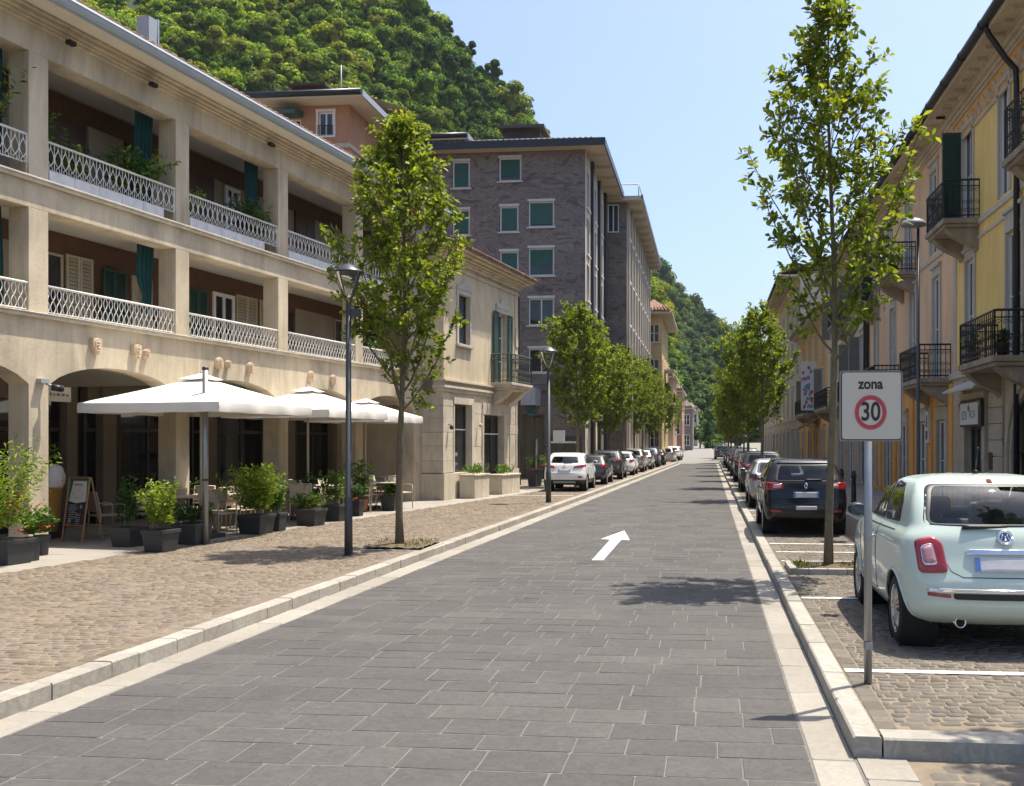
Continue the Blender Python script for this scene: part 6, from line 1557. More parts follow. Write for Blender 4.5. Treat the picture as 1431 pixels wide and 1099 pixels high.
cars_l = [(39.8, hatch, p_silver, p_grey, 'dark grey hatchback directly behind the white off-roader on the left'), (45.4, suv, p_white, p_grey, 'dark grey off-roader third in the left row'),
          (51.0, hatch, p_silver, p_white, 'white hatchback fourth in the left row'), (56.6, black, p_black, p_champ, 'champagne people carrier fifth in the left row'), (62.2, hatch, p_silver, p_silver, 'silver hatchback sixth in the left row'),
          (67.8, suv, p_white, p_blue, 'blue grey off-roader seventh in the left row'), (73.4, hatch, p_silver, p_black, 'black hatchback eighth in the left row')]
for y, s, o, nw, lab in cars_l: another(s, o, nw, lab, lx_(y), y, GL)
another(black, p_black, p_silver, 'silver car parked askew at the end of the left row', -3.9, 86, GL, -.05, .02)
another(suv, p_white, p_white, 'white car at the far end of the left row beside the pale road', -3.6, 94, GL, -.06, .1)
another(hatch, p_silver, p_silver, 'silver hatchback farthest on the left at the pale road', -3.7, 104, GL, -.04, .18)
# ------------------------------------------------------------------ street trees
m_bark = mat('young bark', (0.14, 0.115, 0.07), rough=.9, var=.3, scale=9, bump=.5, bscale=30)
m_leaf_t = leafmat('street tree leaf', (0.07, 0.12, 0.012), (0.155, 0.22, 0.024), (0.31, 0.35, 0.048), .52, .25)
m_leaf_t2 = leafmat('row tree leaf', (0.075, 0.125, 0.014), (0.155, 0.222, 0.028), (0.29, 0.335, 0.045), .52, .25)
def tree_mesh(seed, H, base, rad, r0, nlimb, leaf, per, prof, wander=.05, lean=1.0, sub=5):
    """Tapered stem, rising limbs, side twigs with leaves set along them."""
    rs = np.random.RandomState(seed); mb = MB(); P = []; D = []
    def stem(z): return np.array([wander * math.sin(z * .9 + seed), wander * math.cos(z * .7 + seed * 2), z])
    n = 14; zs = [H * .985 * i / n for i in range(n + 1)]
    mb.tube([tuple(stem(z) if z > 0 else np.array([stem(0)[0], stem(0)[1], -.06])) for z in zs], [r0 * (1.35 if i == 0 else 1) * (1 - .93 * i / n) + .006 for i in range(n + 1)], 9)
    ga = 2.39996
    for k in range(nlimb):
        t = (k + rs.uniform(-.3, .3)) / nlimb; t = min(max(t, 0), .97); z0 = base + (H - base) * t * .93
        a = k * ga + rs.uniform(-.35, .35); R_ = rad * prof(t) * rs.uniform(.75, 1.12)
        rise = rs.uniform(.9, 1.5) * lean * (R_ + .25) * (1 - .3 * t)
        d = np.array([math.cos(a), math.sin(a), 0]); p0 = stem(z0); pts = []
        m = 7
        for i in range(m + 1):
            s = i / m; pts.append(p0 + d * R_ * (s ** .85) + np.array([0, 0, rise * (s ** 1.15)]) + rs.normal(size=3) * .02 * s)
        q0 = max(.006, r0 * (1 - .9 * z0 / H) * .5)
        mb.tube([tuple(p) for p in pts], [q0 * (1 - .85 * i / m) + .002 for i in range(m + 1)], 5, cap=False)
        L_ = np.linalg.norm(pts[-1] - pts[0])
        for j in range(sub + int(L_ * 4)):
            s = rs.uniform(.12, 1.0); i = min(int(s * m), m - 1); f = s * m - i; b = pts[i] * (1 - f) + pts[i + 1] * f
            td = d * rs.uniform(.1, 1) + np.array([0, 0, rs.uniform(.1, .9)]) + rs.normal(size=3) * .55; td /= np.linalg.norm(td)
            tl = rs.uniform(.18, .42) * (1.1 - .4 * s) * (rad / 1.2) ** .5
            e = b + td * tl; mb.tube([tuple(b), tuple((b + e) / 2 + rs.normal(size=3) * .015), tuple(e)], [.006, .004, .002], 3, cap=False)
            c = int(per * tl / .3 * rs.uniform(.7, 1.3)) + 1
            for u in range(c):
                w_ = (u + 1) / c; pp = b + (e - b) * w_ + rs.normal(size=3) * .012
                sd = np.cross(td, rs.normal(size=3)); sd /= np.linalg.norm(sd)
                P.append(pp); D.append(td * .55 + sd * .9 + np.array([0, 0, .05]))
        for u in range(int(per * .8)):                 # leaves on the limb tip
            s = rs.uniform(.5, 1.02); P.append(p0 + (pts[-1] - p0) * s + rs.normal(size=3) * .03); D.append(d + rs.normal(size=3) * .8)
    P = np.array(P); D = np.array(D); V, F = leafy(rs, P, D, (leaf * .7, leaf * 1.25), (leaf * .42, leaf * .62), .75, .35)
    return mb, V, F
def new_tree(name, label, loc, args, leafm, group=None, rz=0):
    mb, V, F = tree_mesh(*args); t = thing(name, label, 'tree', loc, rz, group)
    mb.build('trunk', m_bark, t); np_mesh('crown', V, F, leafm, t); return t
cone = lambda t: (1 - t) ** .9 * (.82 + .18 * min(1, t * 6)) + .07
tear = lambda t: (1 - t) ** 1.05 * (.62 + .5 * min(1, t * 4.5)) + .06
GT = 'young trees lining the street'
pR = ground(1162, 797); pL = ground(562, 765)
big = new_tree('street_tree', 'tall young tree in the kerbed soil bed beside the mint car', pR, (11, 8.1, 2.9, 1.42, .054, 38, .115, 12, tear, .05, 1.25, 7), m_leaf_t, GT)
lft = new_tree('street_tree', 'young tree in the square soil bed on the left plaza in front of the arcade', pL, (23, 7.45, 2.3, 1.32, .06, 46, .105, 15, tear, .04, 1.3, 8), m_leaf_t, GT)
oval = lambda t: (.62 + .5 * math.sin(min(1, t * 1.25) * math.pi * .9)) * (1 - t) ** .45 + .03
va = new_tree('street_tree', 'first full crowned tree behind the white off-roader on the left', at(806, 38.6), (31, 7.3, 2.2, 1.62, .075, 48, .135, 14, oval, .04, .95, 8), m_leaf_t2, GT)
vb = new_tree('street_tree', 'slim tree first in the right row beyond the black people carrier', at(1064, 31.6), (37, 6.1, 2.3, 1.25, .06, 40, .12, 14, oval, .04, 1.0, 7), m_leaf_t2, GT)
ordn = ['second', 'third', 'fourth', 'fifth', 'sixth', 'seventh', 'eighth', 'ninth', 'tenth', 'eleventh', 'twelfth']
rt = random.Random(77)
for i, y in enumerate((44.6, 50.2, 55.8, 61.4, 67, 72.6, 79, 86, 94, 103)):
    c = copy_tree(va if i % 2 else vb); c.location = (kl(y) - 1.15 - rt.uniform(0, .12), y, WALK_Z); s = rt.uniform(.92, 1.06); c.scale = (s, s, s * (1.0 if i % 2 else 1.16)); c.rotation_euler = (0, 0, rt.uniform(0, 6))
    tag(c, '%s tree from the near end of the left row of parked cars' % ordn[i], None, GT)
for i, y in enumerate((40.4, 47.6, 55.2, 62.8, 71, 79, 87, 95, 104)):
    c = copy_tree(vb if i % 2 else va); c.location = (1.62 + rt.uniform(-.06, .06), y, WALK_Z); s = rt.uniform(.82, .92); c.scale = (s, s, s); c.rotation_euler = (0, 0, rt.uniform(0, 6))
    tag(c, '%s tree of the right row counted from the black people carrier' % ordn[i], None, GT)
# a tree outside the picture on the right whose crown shades the kerb end
c = copy_tree(va); c.location = (3.8, 6.75, .15); c.scale = (.6, .6, .95); tag(c, 'street tree on the right footway just outside the view', None, GT)
# soil beds
m_soil = mat('dry soil', (0.115, 0.085, 0.05), rough=.95, var=.35, scale=14, bump=.8, bscale=50)
m_grass = leafmat('short grass blade', (0.04, 0.08, 0.012), (0.09, 0.14, 0.02), (0.17, 0.19, 0.04), .3)
def bed(center, hx, hy, label, edge_h, seed, grass=True, ew=.1):
    t = thing('tree_bed', label, 'tree bed', center)
    mb = MB(); rr = random.Random(seed)
    def run(a, b, n):
        A, B = Vector(a), Vector(b); 
        for i in range(n):
            p, q = A + (B - A) * (i / n), A + (B - A) * ((i + 1) / n); x0, x1 = sorted((p.x, q.x)); y0, y1 = sorted((p.y, q.y))
            if x1 - x0 < .01: x0 -= ew / 2; x1 += ew / 2; y0 += .003; y1 -= .003
            else: y0 -= ew / 2; y1 += ew / 2; x0 += .003; x1 -= .003
            mb.box(x0, x1, y0, y1, -.02, edge_h + rr.uniform(-.004, .004))
    run((-hx - ew / 2, -hy, 0), (hx + ew / 2, -hy, 0), 5); run((-hx - ew / 2, hy, 0), (hx + ew / 2, hy, 0), 5); run((-hx, -hy + ew / 2, 0), (-hx, hy - ew / 2, 0), 3); run((hx, -hy + ew / 2, 0), (hx, hy - ew / 2, 0), 3)
    mb.build('edging', m_kerb, t, .006)
    n = 16; vs = []; fs = []
    for j in range(n + 1):
        for i in range(n + 1):
            x, y = -hx + 2 * hx * i / n, -hy + 2 * hy * j / n; vs.append((x * .97, y * .97, .03 + rr.uniform(0, .03) + .04 * math.exp(-(x * x + y * y) * 6)))
    for j in range(n):
        for i in range(n): q = j * (n + 1) + i; fs.append((q, q + 1, q + n + 2, q + n + 1))
    mb = MB(); mb.add(vs, fs, 0, True); mb.build('soil', m_soil, t)
    rs = np.random.RandomState(seed); k = 900 if grass else 260
    P = np.stack([rs.uniform(-hx * .93, hx * .93, k), rs.uniform(-hy * .93, hy * .93, k), np.full(k, .045)], 1); keep = (np.sin(P[:, 0] * 7 + seed) + np.cos(P[:, 1] * 9)) > -.3; P = P[keep]
    D = rnd_unit(rs, len(P)) * .5 + np.array([0, 0, 1]); V, F = leaf_arrays(P, D, rnd_unit(rs, len(P)), rs.uniform(.03, .09, len(P)), rs.uniform(.006, .014, len(P)))
    tag(np_mesh('grass', V, F, m_grass, t), kind='stuff')
bed((pR.x + .02, pR.y - .02, WALK_Z), .58, .42, 'kerbed soil bed with thin grass around the tall tree beside the mint car', .075, 5)
bed((pL.x - .02, pL.y + .1, WALK_Z), .52, .62, 'flat stone edged soil bed around the left plaza tree', .015, 6, False, .07)
# ------------------------------------------------------------------ hills and the woods on them
def smooth_noise(x, y, s=0): return (math.sin(x * .031 + y * .017 + s) + math.sin(x * .067 - y * .043 + 2.1 + s) * .6 + math.sin(x * .13 + y * .11 + s * 1.7) * .3 + math.sin(x * .27 - y * .31) * .15)
m_hill = mat('wooded hill soil', (0.035, 0.055, 0.018), rough=.95, var=.3, scale=.12)
def ridge_hill(name, ridge, base, nu, nv, curve, amp, seed, back=60, label=''):
    """Slope from a base line up to a ridge line, falling away behind. ridge, base: lists of (c, d, z)."""
    def interp(L_, t):
        f = t * (len(L_) - 1); i = min(int(f), len(L_) - 2); f -= i; return [L_[i][k] * (1 - f) + L_[i + 1][k] * f for k in range(3)]
    V = []; G = []
    for i in range(nu + 1):
        a, b = interp(base, i / nu), interp(ridge, i / nu)
        for j in range(nv + 6):
            t = j / nv
            if t <= 1: c = a[0] + (b[0] - a[0]) * t; d = a[1] + (b[1] - a[1]) * t; z = a[2] + (b[2] - a[2]) * (t ** curve)
            else: c = b[0] - 4 * (t - 1); d = b[1] + back * (t - 1) * 4; z = b[2] - (t - 1) * 60
            z += amp * smooth_noise(c, d + z, seed) * min(1, t * 3) * (1 if t < 1 else .6)
            p = cw(c, d, z); V.append(p)
    m = nv + 6; F = [(i * m + j, (i + 1) * m + j, (i + 1) * m + j + 1, i * m + j + 1) for i in range(nu) for j in range(m - 1)]
    mb = MB(); mb.add(V, F, 0, True); tag(mb.build(name, m_hill), kind='structure')
    return V, m, nu, nv
def clump(seed, n, kind):
    """Leafy crown of unit radius: leaf tufts scattered over lobes."""
    rs = np.random.RandomState(seed); lobes = rs.normal(size=(7, 3)) * np.array([.5, .5, .42]); lobes[:, 2] += .25; lr = rs.uniform(.38, .62, 7)
    if kind == 'tall': lobes = np.array([[rs.normal() * .16, rs.normal() * .16, -.5 + .32 * i] for i in range(7)]); lr = np.linspace(.6, .22, 7)
    k = rs.randint(0, 7, n); u = rnd_unit(rs, n); u[:, 2] = np.abs(u[:, 2]) * .75 + .25 * u[:, 2]; rr = lr[k] * rs.uniform(.72, 1.12, n)
    P = lobes[k] + u * rr[:, None]; Nn = u + rnd_unit(rs, n) * .45; D = np.cross(Nn, rnd_unit(rs, n)); D /= np.linalg.norm(D, axis=1, keepdims=True)
    V, F = leaf_arrays(P - D * .08, D, Nn / np.linalg.norm(Nn, axis=1, keepdims=True), rs.uniform(.12, .26, n), rs.uniform(.08, .15, n), .3, .3)
    b = bmesh.new(); 
    for c, r in zip(lobes, lr): bmesh.ops.create_icosphere(b, subdivisions=2, radius=r * .52, matrix=Matrix.Translation(Vector(c)))
    bv = np.array([v.co[:] for v in b.verts]); bf = np.array([[v.index for v in f.verts] for f in b.faces]); b.verts.index_update()
    bv = bv + rs.normal(size=bv.shape) * .07; b.free()
    return np.concatenate([V, bv]), np.concatenate([F, bf + len(V)])
def vary(m):
    """Each crown of the wood gets its own tone."""
    nt = m.node_tree; oi = nt.nodes.new('ShaderNodeObjectInfo'); r = ramp(nt, oi.outputs['Random'], [(0, (.75, .8, .85)), (.35, (1.05, 1.1, 1.1)), (.7, (1.4, 1.32, 1.1)), (1, (1.75, 1.55, 1.15))])
    for n in list(nt.nodes):
        if n.bl_idname == 'ShaderNodeValToRGB' and n is not r:
            mx = N(nt, 'ShaderNodeMix', data_type='RGBA', blend_type='MULTIPLY'); mx.inputs[0].default_value = 1
            outs = [l.to_socket for l in n.outputs[0].links]; nt.links.new(n.outputs[0], mx.inputs[6]); nt.links.new(r.outputs[0], mx.inputs[7])
            for t_ in outs: nt.links.new(mx.outputs[2], t_)
            break
def woods(name, label, pts, rmin, rmax, mats, seed, nleaf=1500, tallp=.25):
    protos = []
    for i in range(6):
        kind = 'tall' if i >= 3 else 'round'
        V, F = clump(seed * 10 + i, nleaf, kind); o = np_mesh('crown_shape', V, F, mats[i % len(mats)]); COL.objects.unlink(o); protos.append(o)
    pc = bpy.data.collections.new('crown_shapes_' + name)
    for o in protos: pc.objects.link(o)
    n = len(pts); rs = np.random.RandomState(seed)
    me = bpy.data.meshes.new(name); me.vertices.add(n); me.vertices.foreach_set('co', np.array(pts, dtype=np.float32).ravel())
    a = me.attributes.new('size', 'FLOAT', 'POINT'); sz = rs.uniform(rmin, rmax, n) * np.where(rs.uniform(0, 1, n) < .12, 1.35, 1); a.data.foreach_set('value', sz.astype(np.float32))
    pk = rs.randint(0, 6, n)
    for i, p in enumerate(pts):                        # noise groups the stands; ravine shading is put in as darker crown picks
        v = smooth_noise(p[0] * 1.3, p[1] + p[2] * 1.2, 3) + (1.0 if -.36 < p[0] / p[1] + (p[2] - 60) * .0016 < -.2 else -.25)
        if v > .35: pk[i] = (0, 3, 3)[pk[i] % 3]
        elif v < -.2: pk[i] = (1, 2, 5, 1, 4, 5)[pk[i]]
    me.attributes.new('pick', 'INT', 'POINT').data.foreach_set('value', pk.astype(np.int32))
    me.attributes.new('spin', 'FLOAT', 'POINT').data.foreach_set('value', rs.uniform(0, 6.28, n).astype(np.float32))
    o = bpy.data.objects.new(name, me); COL.objects.link(o); tag(o, label, 'woodland', None, 'stuff')
    ng = bpy.data.node_groups.new('scatter ' + name, 'GeometryNodeTree'); ng.interface.new_socket('Geometry', in_out='INPUT', socket_type='NodeSocketGeometry'); ng.interface.new_socket('Geometry', in_out='OUTPUT', socket_type='NodeSocketGeometry')
    nd = ng.nodes; gi, go = nd.new('NodeGroupInput'), nd.new('NodeGroupOutput'); ci = nd.new('GeometryNodeCollectionInfo'); ci.inputs['Collection'].default_value = pc; ci.inputs['Separate Children'].default_value = True; ci.inputs['Reset Children'].default_value = True
    ip = nd.new('GeometryNodeInstanceOnPoints'); ip.inputs['Pick Instance'].default_value = True
    def attr(nm, ty): q = nd.new('GeometryNodeInputNamedAttribute'); q.data_type = ty; q.inputs[0].default_value = nm; return q.outputs[0]
    cx = nd.new('ShaderNodeCombineXYZ'); L = ng.links.new
    L(gi.outputs[0], ip.inputs['Points']); L(ci.outputs[0], ip.inputs['Instance']); L(attr('pick', 'INT'), ip.inputs['Instance Index']); L(attr('size', 'FLOAT'), ip.inputs['Scale']); L(attr('spin', 'FLOAT'), cx.inputs[2]); L(cx.outputs[0], ip.inputs['Rotation']); L(ip.outputs[0], go.inputs[0])
    md = o.modifiers.new('scatter', 'NODES'); md.node_group = ng
    return o
def scatter_on(hill, count, seed, lift, tmax=1.08, pw=1.0):
    V, m, nu, nv = hill; rs = random.Random(seed); pts = []
    for _ in range(count):
        u = rs.random() * nu; v = min((rs.random() ** pw) * nv * tmax, m - 1.01); i, j = min(int(u), nu - 1), min(int(v), m - 2); a, b = u - i, v - j
        p = (V[i * m + j] * (1 - a) + V[(i + 1) * m + j] * a) * (1 - b) + (V[i * m + j + 1] * (1 - a) + V[(i + 1) * m + j + 1] * a) * b
        pts.append((p.x, p.y, p.z + lift))
    return pts
def RD(px, py, d): return ((px - PX) / FOC * d, d, zof(py, d))
h1 = ridge_hill('hill', [RD(-560, -560, 230), RD(-100, -430, 225), RD(300, -200, 215), RD(560, -30, 205), RD(612, 42, 202), RD(700, 138, 200), RD(790, 232, 200), RD(860, 320, 205), RD(905, 400, 215), RD(925, 470, 225)],
                [(-190, 95, 10), (-130, 95, 8), (-90, 98, 8), (-60, 102, 6), (-45, 105, 5), (-32, 110, 4), (-22, 120, 3), (-10, 135, 2), (2, 150, 1), (8, 165, 1)], 46, 40, 1.15, 3.0, 1)
h2 = ridge_hill('far_hill', [RD(840, 240, 430), RD(905, 372, 430), RD(935, 425, 430), RD(962, 452, 430), RD(1000, 474, 430), RD(1036, 496, 430), RD(1085, 530, 440), RD(1160, 560, 450), RD(1300, 580, 450)],
                [(-30, 225, 3), (5, 225, 3), (14, 225, 2.6), (24, 225, 2.4), (34, 225, 2.4), (46, 230, 3), (60, 235, 3), (85, 240, 3), (130, 240, 3)], 40, 30, 1.1, 2.2, 5)
lm = lambda n, a, b, c: leafmat(n, tuple(x * k for x, k in zip(a, (2.6, 2.4, 2.2))), tuple(x * k for x, k in zip(b, (2.7, 2.4, 2.2))), tuple(x * k for x, k in zip(c, (2.75, 2.4, 2.2))), .35, .03)
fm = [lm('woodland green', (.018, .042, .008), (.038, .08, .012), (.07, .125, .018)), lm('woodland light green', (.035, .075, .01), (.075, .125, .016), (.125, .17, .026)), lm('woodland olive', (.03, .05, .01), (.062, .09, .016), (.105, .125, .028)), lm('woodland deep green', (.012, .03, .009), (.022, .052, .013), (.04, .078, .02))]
for m_ in fm: vary(m_)
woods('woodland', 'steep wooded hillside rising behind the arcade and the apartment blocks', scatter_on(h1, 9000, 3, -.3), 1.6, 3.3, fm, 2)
fm2 = [lm('far wood green', (.009, .026, .011), (.017, .043, .017), (.03, .06, .024)), lm('far wood light', (.02, .043, .015), (.036, .064, .021), (.055, .082, .028))]
for m_ in fm2: vary(m_)
woods('woodland', 'darker wooded hill closing the end of the street', scatter_on(h2, 4200, 4, -.3), 2.6, 5.4, fm2, 3)
# shrubs and a hedge at the head of the street
def shrub(name, label, loc, sx, sz, seed, m=m_leaf_dark, cat='bush', group=None):
    t = thing(name, label, cat, loc, 0, group); V, F = clump(seed, 900, 'round'); V = V * np.array([sx, sx, sz]); V[:, 2] += sz * .6; np_mesh('foliage', V, F, m, t)
    MB().cyl((0, 0, -.1), (0, 0, sz * .8), .06 * sx, 6).build('stem', m_bark, t); return t
shrub('bush', 'low light green bush at the head of the pale far road', cw(17.5, 168, .9), 2.6, 1.1, 91, m_leaf_bush)
shrub('bush', 'rounded dark bush on the right of the far road end', cw(20.6, 160, .9), 2.0, 1.5, 92)
shrub('bush', 'dark tree-like bush left of the far road end', cw(13.6, 150, .7), 2.2, 3.0, 93)
# ------------------------------------------------------------------ things on the plaza
m_planter = mat('anthracite planter', (0.035, 0.038, 0.041), rough=.55, var=.15, scale=5, bump=.1)
m_psoil = mat('potting soil', (0.03, 0.022, 0.015), rough=.95, var=.3, scale=20)
GPn = 'dark planters round the cafe terrace'
def planter(pxl, pxr, ybot, ytop, label, plant, seed, rz=None, deep=1.0, red=False):
    p = ground((pxl + pxr) / 2, ybot); d = (EYE - .12) * FOC / (ybot - PY); 
    d = (EYE - WALK_Z) * FOC / (ybot - PY); w = (pxr - pxl) / FOC * d / 1.25; h = (ybot - ytop) / FOC * d * .93
    rz = rz if rz is not None else LEFT_RZ - math.pi / 2 + .0
    t = thing('planter', label, 'planter', (p.x, p.y + w * .45 * deep, WALK_Z), rz, GPn)
    a, b = w / 2, w / 2 * deep; q = .82
    mb = MB(); mb.frustum(-a * q, a * q, -b * q, b * q, 0, h, a * (1 - q), b * (1 - q)); 
    for x0, x1, y0, y1 in ((-a - .012, a + .012, -b - .012, -b + .025), (-a - .012, a + .012, b - .025, b + .012), (-a - .012, -a + .025, -b + .025, b - .025), (a - .025, a + .012, -b + .025, b - .025)): mb.box(x0, x1, y0, y1, h - .05, h + .012)
    mb.build('pot', m_planter, t, .008)
    MB().quad((-a + .02, -b + .02, h + .004), (a - .02, -b + .02, h + .004), (a - .02, b - .02, h + .004), (-a + .02, b - .02, h + .004)).build('soil', m_psoil, t)
    n, hh, sp, m, ln, wd, per = plant
    V, F = sprigs(seed, n, (a * .75, b * .75), hh, sp, ln, wd, per); V[:, 2] += h; np_mesh('foliage', V, F, m, t)
    if red:
        V, F = sprigs(seed + 500, max(5, n // 3), (a * .8, b * .8), hh * (.5 if red == 1 else .6), sp * .9, (.03, .05), (.03, .045), 8, start=.55); V[:, 2] += h; np_mesh('blossom', V, F, m_petal, t)
    return t
fern = lambda n, h, s: (n, h, s, m_leaf_fern, (.05, .12), (.014, .028), 34)
bush = lambda n, h, s: (n, h, s, m_leaf_bush, (.05, .1), (.025, .045), 26)
dark = lambda n, h, s: (n, h, s, m_leaf_dark, (.05, .1), (.025, .045), 24)
planter(-34, 26, 791, 754, 'leftmost dark planter with a tall feathery shrub and red flowers', fern(46, 1.75, .75), 101, red=2)
planter(28, 49, 785, 750, 'narrow dark planter with red flowers beside the leftmost feathery shrub', bush(22, .55, .28), 102, red=1)
planter(46, 63, 777, 747, 'small dark planter with red blooms tucked behind the leftmost pair', dark(16, .4, .22), 103, red=1)
planter(148, 192, 765.5, 737, 'dark planter with a tall blue green shrub right of the menu board', dark(22, 1.0, .32), 104)
planter(193, 238, 772.5, 740, 'dark planter with a bright leafy shrub just left of the grey pole', (40, .98, .38, m_leaf_fern, (.06, .11), (.02, .036), 30), 105)
planter(236, 284, 762, 731, 'long dark planter with low mixed plants beside the grey pole', dark(30, .4, .3), 106, red=1)
planter(326, 374, 747.5, 719, 'dark planter with the biggest bright green bush in front of the umbrellas', (95, 1.15, .62, m_leaf_fern, (.06, .12), (.02, .036), 32), 107)
planter(371, 396, 743, 716, 'small dark planter half behind the biggest bright bush', bush(26, .8, .3), 108)
planter(408, 449, 735.5, 711, 'dark planter with low red flowers left of the lamp post', bush(20, .4, .3), 109, red=1)
planter(447, 482, 729, 705, 'dark planter with an upright shrub right beside the lamp post', bush(26, 1.1, .3), 110)
planter(489, 506, 722, 699, 'small dark planter just right of the lamp post', dark(16, .45, .25), 111, red=1)
planter(530, 557, 714.5, 692, 'last dark planter near the tree trunk with trailing leaves', bush(18, .45, .26), 112)
planter(735, 757, 680, 655, 'grey planter with red flowers outside the apartment block shop', dark(24, .7, .4), 113, red=1)
planter(758, 775, 679, 655, 'grey planter behind the lamp post outside the apartment block shop', bush(20, .8, .35), 114)
# young plant in the background of the terrace
def tallplant(px, py, d, label, h, sp, seed, m, n=14):
    t = thing('potted_plant', label, 'plant', at(px, d), 0)
    MB().lathe([(0, 0), (.14, 0), (.18, .3), (.2, .34), (.16, .34), (.15, .28), (0, .28)], 14).build('pot', m_pot, t)
    V, F = sprigs(seed, n, (.08, .08), h, sp, (.1, .2), (.04, .07), 22, start=.1); V[:, 2] += .28; np_mesh('foliage', V, F, m, t)
tallplant(505, 700, 24.6, 'tall broad leaved plant under the second umbrella', 1.2, .45, 121, m_leaf_bush)
tallplant(428, 700, 21.6, 'dark plant among the chairs under the second umbrella', .9, .4, 122, m_leaf_dark)
tallplant(248, 690, 19.9, 'dark potted plant between the arcade pillars beside the tables', .9, .45, 123, m_leaf_dark)
# posts and lamps
m_signgrey2 = mat('grey lamp shade', (.2, .21, .22), rough=.5)
m_post = mat('dark grey post paint', (0.055, 0.062, 0.07), rough=.45, metal=.3, var=.1, scale=3)
m_galv = mat('galvanised steel', (0.33, 0.34, 0.35), rough=.42, metal=.7, var=.12, scale=6)
t = thing('steel_pole', 'bare grey steel pole standing between the planters and the first umbrella', 'pole', ground(287, 760.5))
h = zof(513, (EYE - .12) * FOC / (760.5 - PY)) - .12
MB().tube([(0, 0, 0), (0, 0, h - .02)], .05, 14).build('pole', m_galv, t)
mb = MB(); mb.lathe([(.052, h - .06), (.056, h - .03), (.05, h), (0, h + .008)], 14); mb.lathe([(.052, 1.1), (.054, 1.14)], 14); mb.build('cap', m_post, t)
m_lampglass = glass_clear('lamp glass', (.85, .87, .86))
def lamp(name, label, p, H, size=1.0, rz=0.0, square=True, box=True, group='street lamps on dark posts'):
    t = thing(name, label, 'street lamp', p, rz, group); s = size
    mb = MB(); hp = H - .62 * s
    mb.tube([(0, 0, 0), (0, 0, .9), (0, 0, .92), (0, 0, hp)], [.072 * s, .066 * s, .052 * s, .046 * s], 10 if not square else 8)
    mb.box(-.072 * s, .072 * s, -.072 * s, .072 * s, 0, .02); mb.build('post', m_post, t)
    mb = MB()
    for sx in (-1, 1): mb.tube([(0, 0, hp - .05), (sx * .1 * s, 0, hp + .18 * s), (sx * .2 * s, 0, H - .12 * s)], .014 * s, 6)
    if box: mb.box(.05 * s, .2 * s, -.035, .035, hp - .22, hp - .1)
    mb.build('arm', m_post, t)
    mb = MB(); mb.lathe([(.0, H + .03 * s), (.07 * s, H + .02 * s), (.12 * s, H - .02 * s), (.25 * s, H - .1 * s), (.26 * s, H - .125 * s), (.24 * s, H - .12 * s), (.1 * s, H - .07 * s), (0, H - .06 * s)], 24); mb.build('lamp_shade', m_post, t)
    mb = MB(); mb.lathe([(.2 * s, H - .12 * s), (.12 * s, H - .36 * s), (.05 * s, H - .5 * s)], 20); mb.build('glass', m_lampglass, t)
    return t
q = ground(487, 776.5); lamp('street_lamp', 'dark post lamp with a cone lantern standing left of the plaza tree', q, zof(379, q.y / CY_ * 1.0 + 0) - .12 if False else 4.55, .95)
q = ground(766.5, 702.5); lamp('street_lamp', 'dark post lamp standing in front of the white off-roader', q, zof(486, (EYE - .12) * FOC / (702.5 - PY)) - .12, 1.15)
t = thing('street_lamp', 'slim dark street lamp with a grey mushroom shade in front of the salmon house', 'street lamp', at(1283, 18.4), 0, 'street lamps on dark posts')
hz = zof(312, 18.4) - .12
mb = MB(); mb.tube([(0, 0, 0), (0, 0, .9), (0, 0, .93), (0, 0, hz - .02)], [.06, .055, .034, .026], 10); mb.build('post', m_post, t)
mb = MB(); mb.lathe([(0, .1), (.08, .09), (.19, .04), (.245, -.03), (.24, -.05), (.1, -.06), (0, -.06)], 24, (-.08, 0, hz)); mb.tube([(0, 0, hz - .1), (-.02, 0, hz - .04)], .035, 8); mb.build('lamp_shade', m_signgrey2, t)
# speed zone sign
SG = ground(1213, 955); ds = (EYE - .12) * FOC / (955 - PY)
t = thing('zone_sign', 'white zona 30 speed limit sign on a grey pole in front of the mint car', 'road sign', SG, YAW * .4)
k = ds / FOC; zt, zb = zof(519, ds) - .12, zof(617, ds) - .12
mb = MB(); mb.tube([(0, 0, -.01), (0, 0, zt - .06)], .0295, 18)
mb.build('pole', m_galv, t)
mb = MB()
for z in (zb + .1, zt - .12): mb.box(-.05, .05, -.045, -.028, z - .02, z + .02)
for z in (.25, 1.05): mb.lathe([(.031, z), (.033, z + .01), (.033, z + .05), (.031, z + .06)], 16)
mb.build('clamp', m_galv, t)
xl, xr = -41 * k, 45 * k; rad = .03
def rrect(x0, x1, z0, z1, r, n=6):
    o = []
    for cx_, cz_, a0 in ((x1 - r, z0 + r, -90), (x1 - r, z1 - r, 0), (x0 + r, z1 - r, 90), (x0 + r, z0 + r, 180)):
        for i in range(n + 1): a = R(a0 + 90 * i / n); o.append((cx_ + r * math.cos(a), cz_ + r * math.sin(a)))
    return o
m_signgrey = mat('grey sign back', (.25, .25, .25), rough=.5, metal=.4); m_signblk = mat('black sign border', (.02, .02, .02), rough=.5)
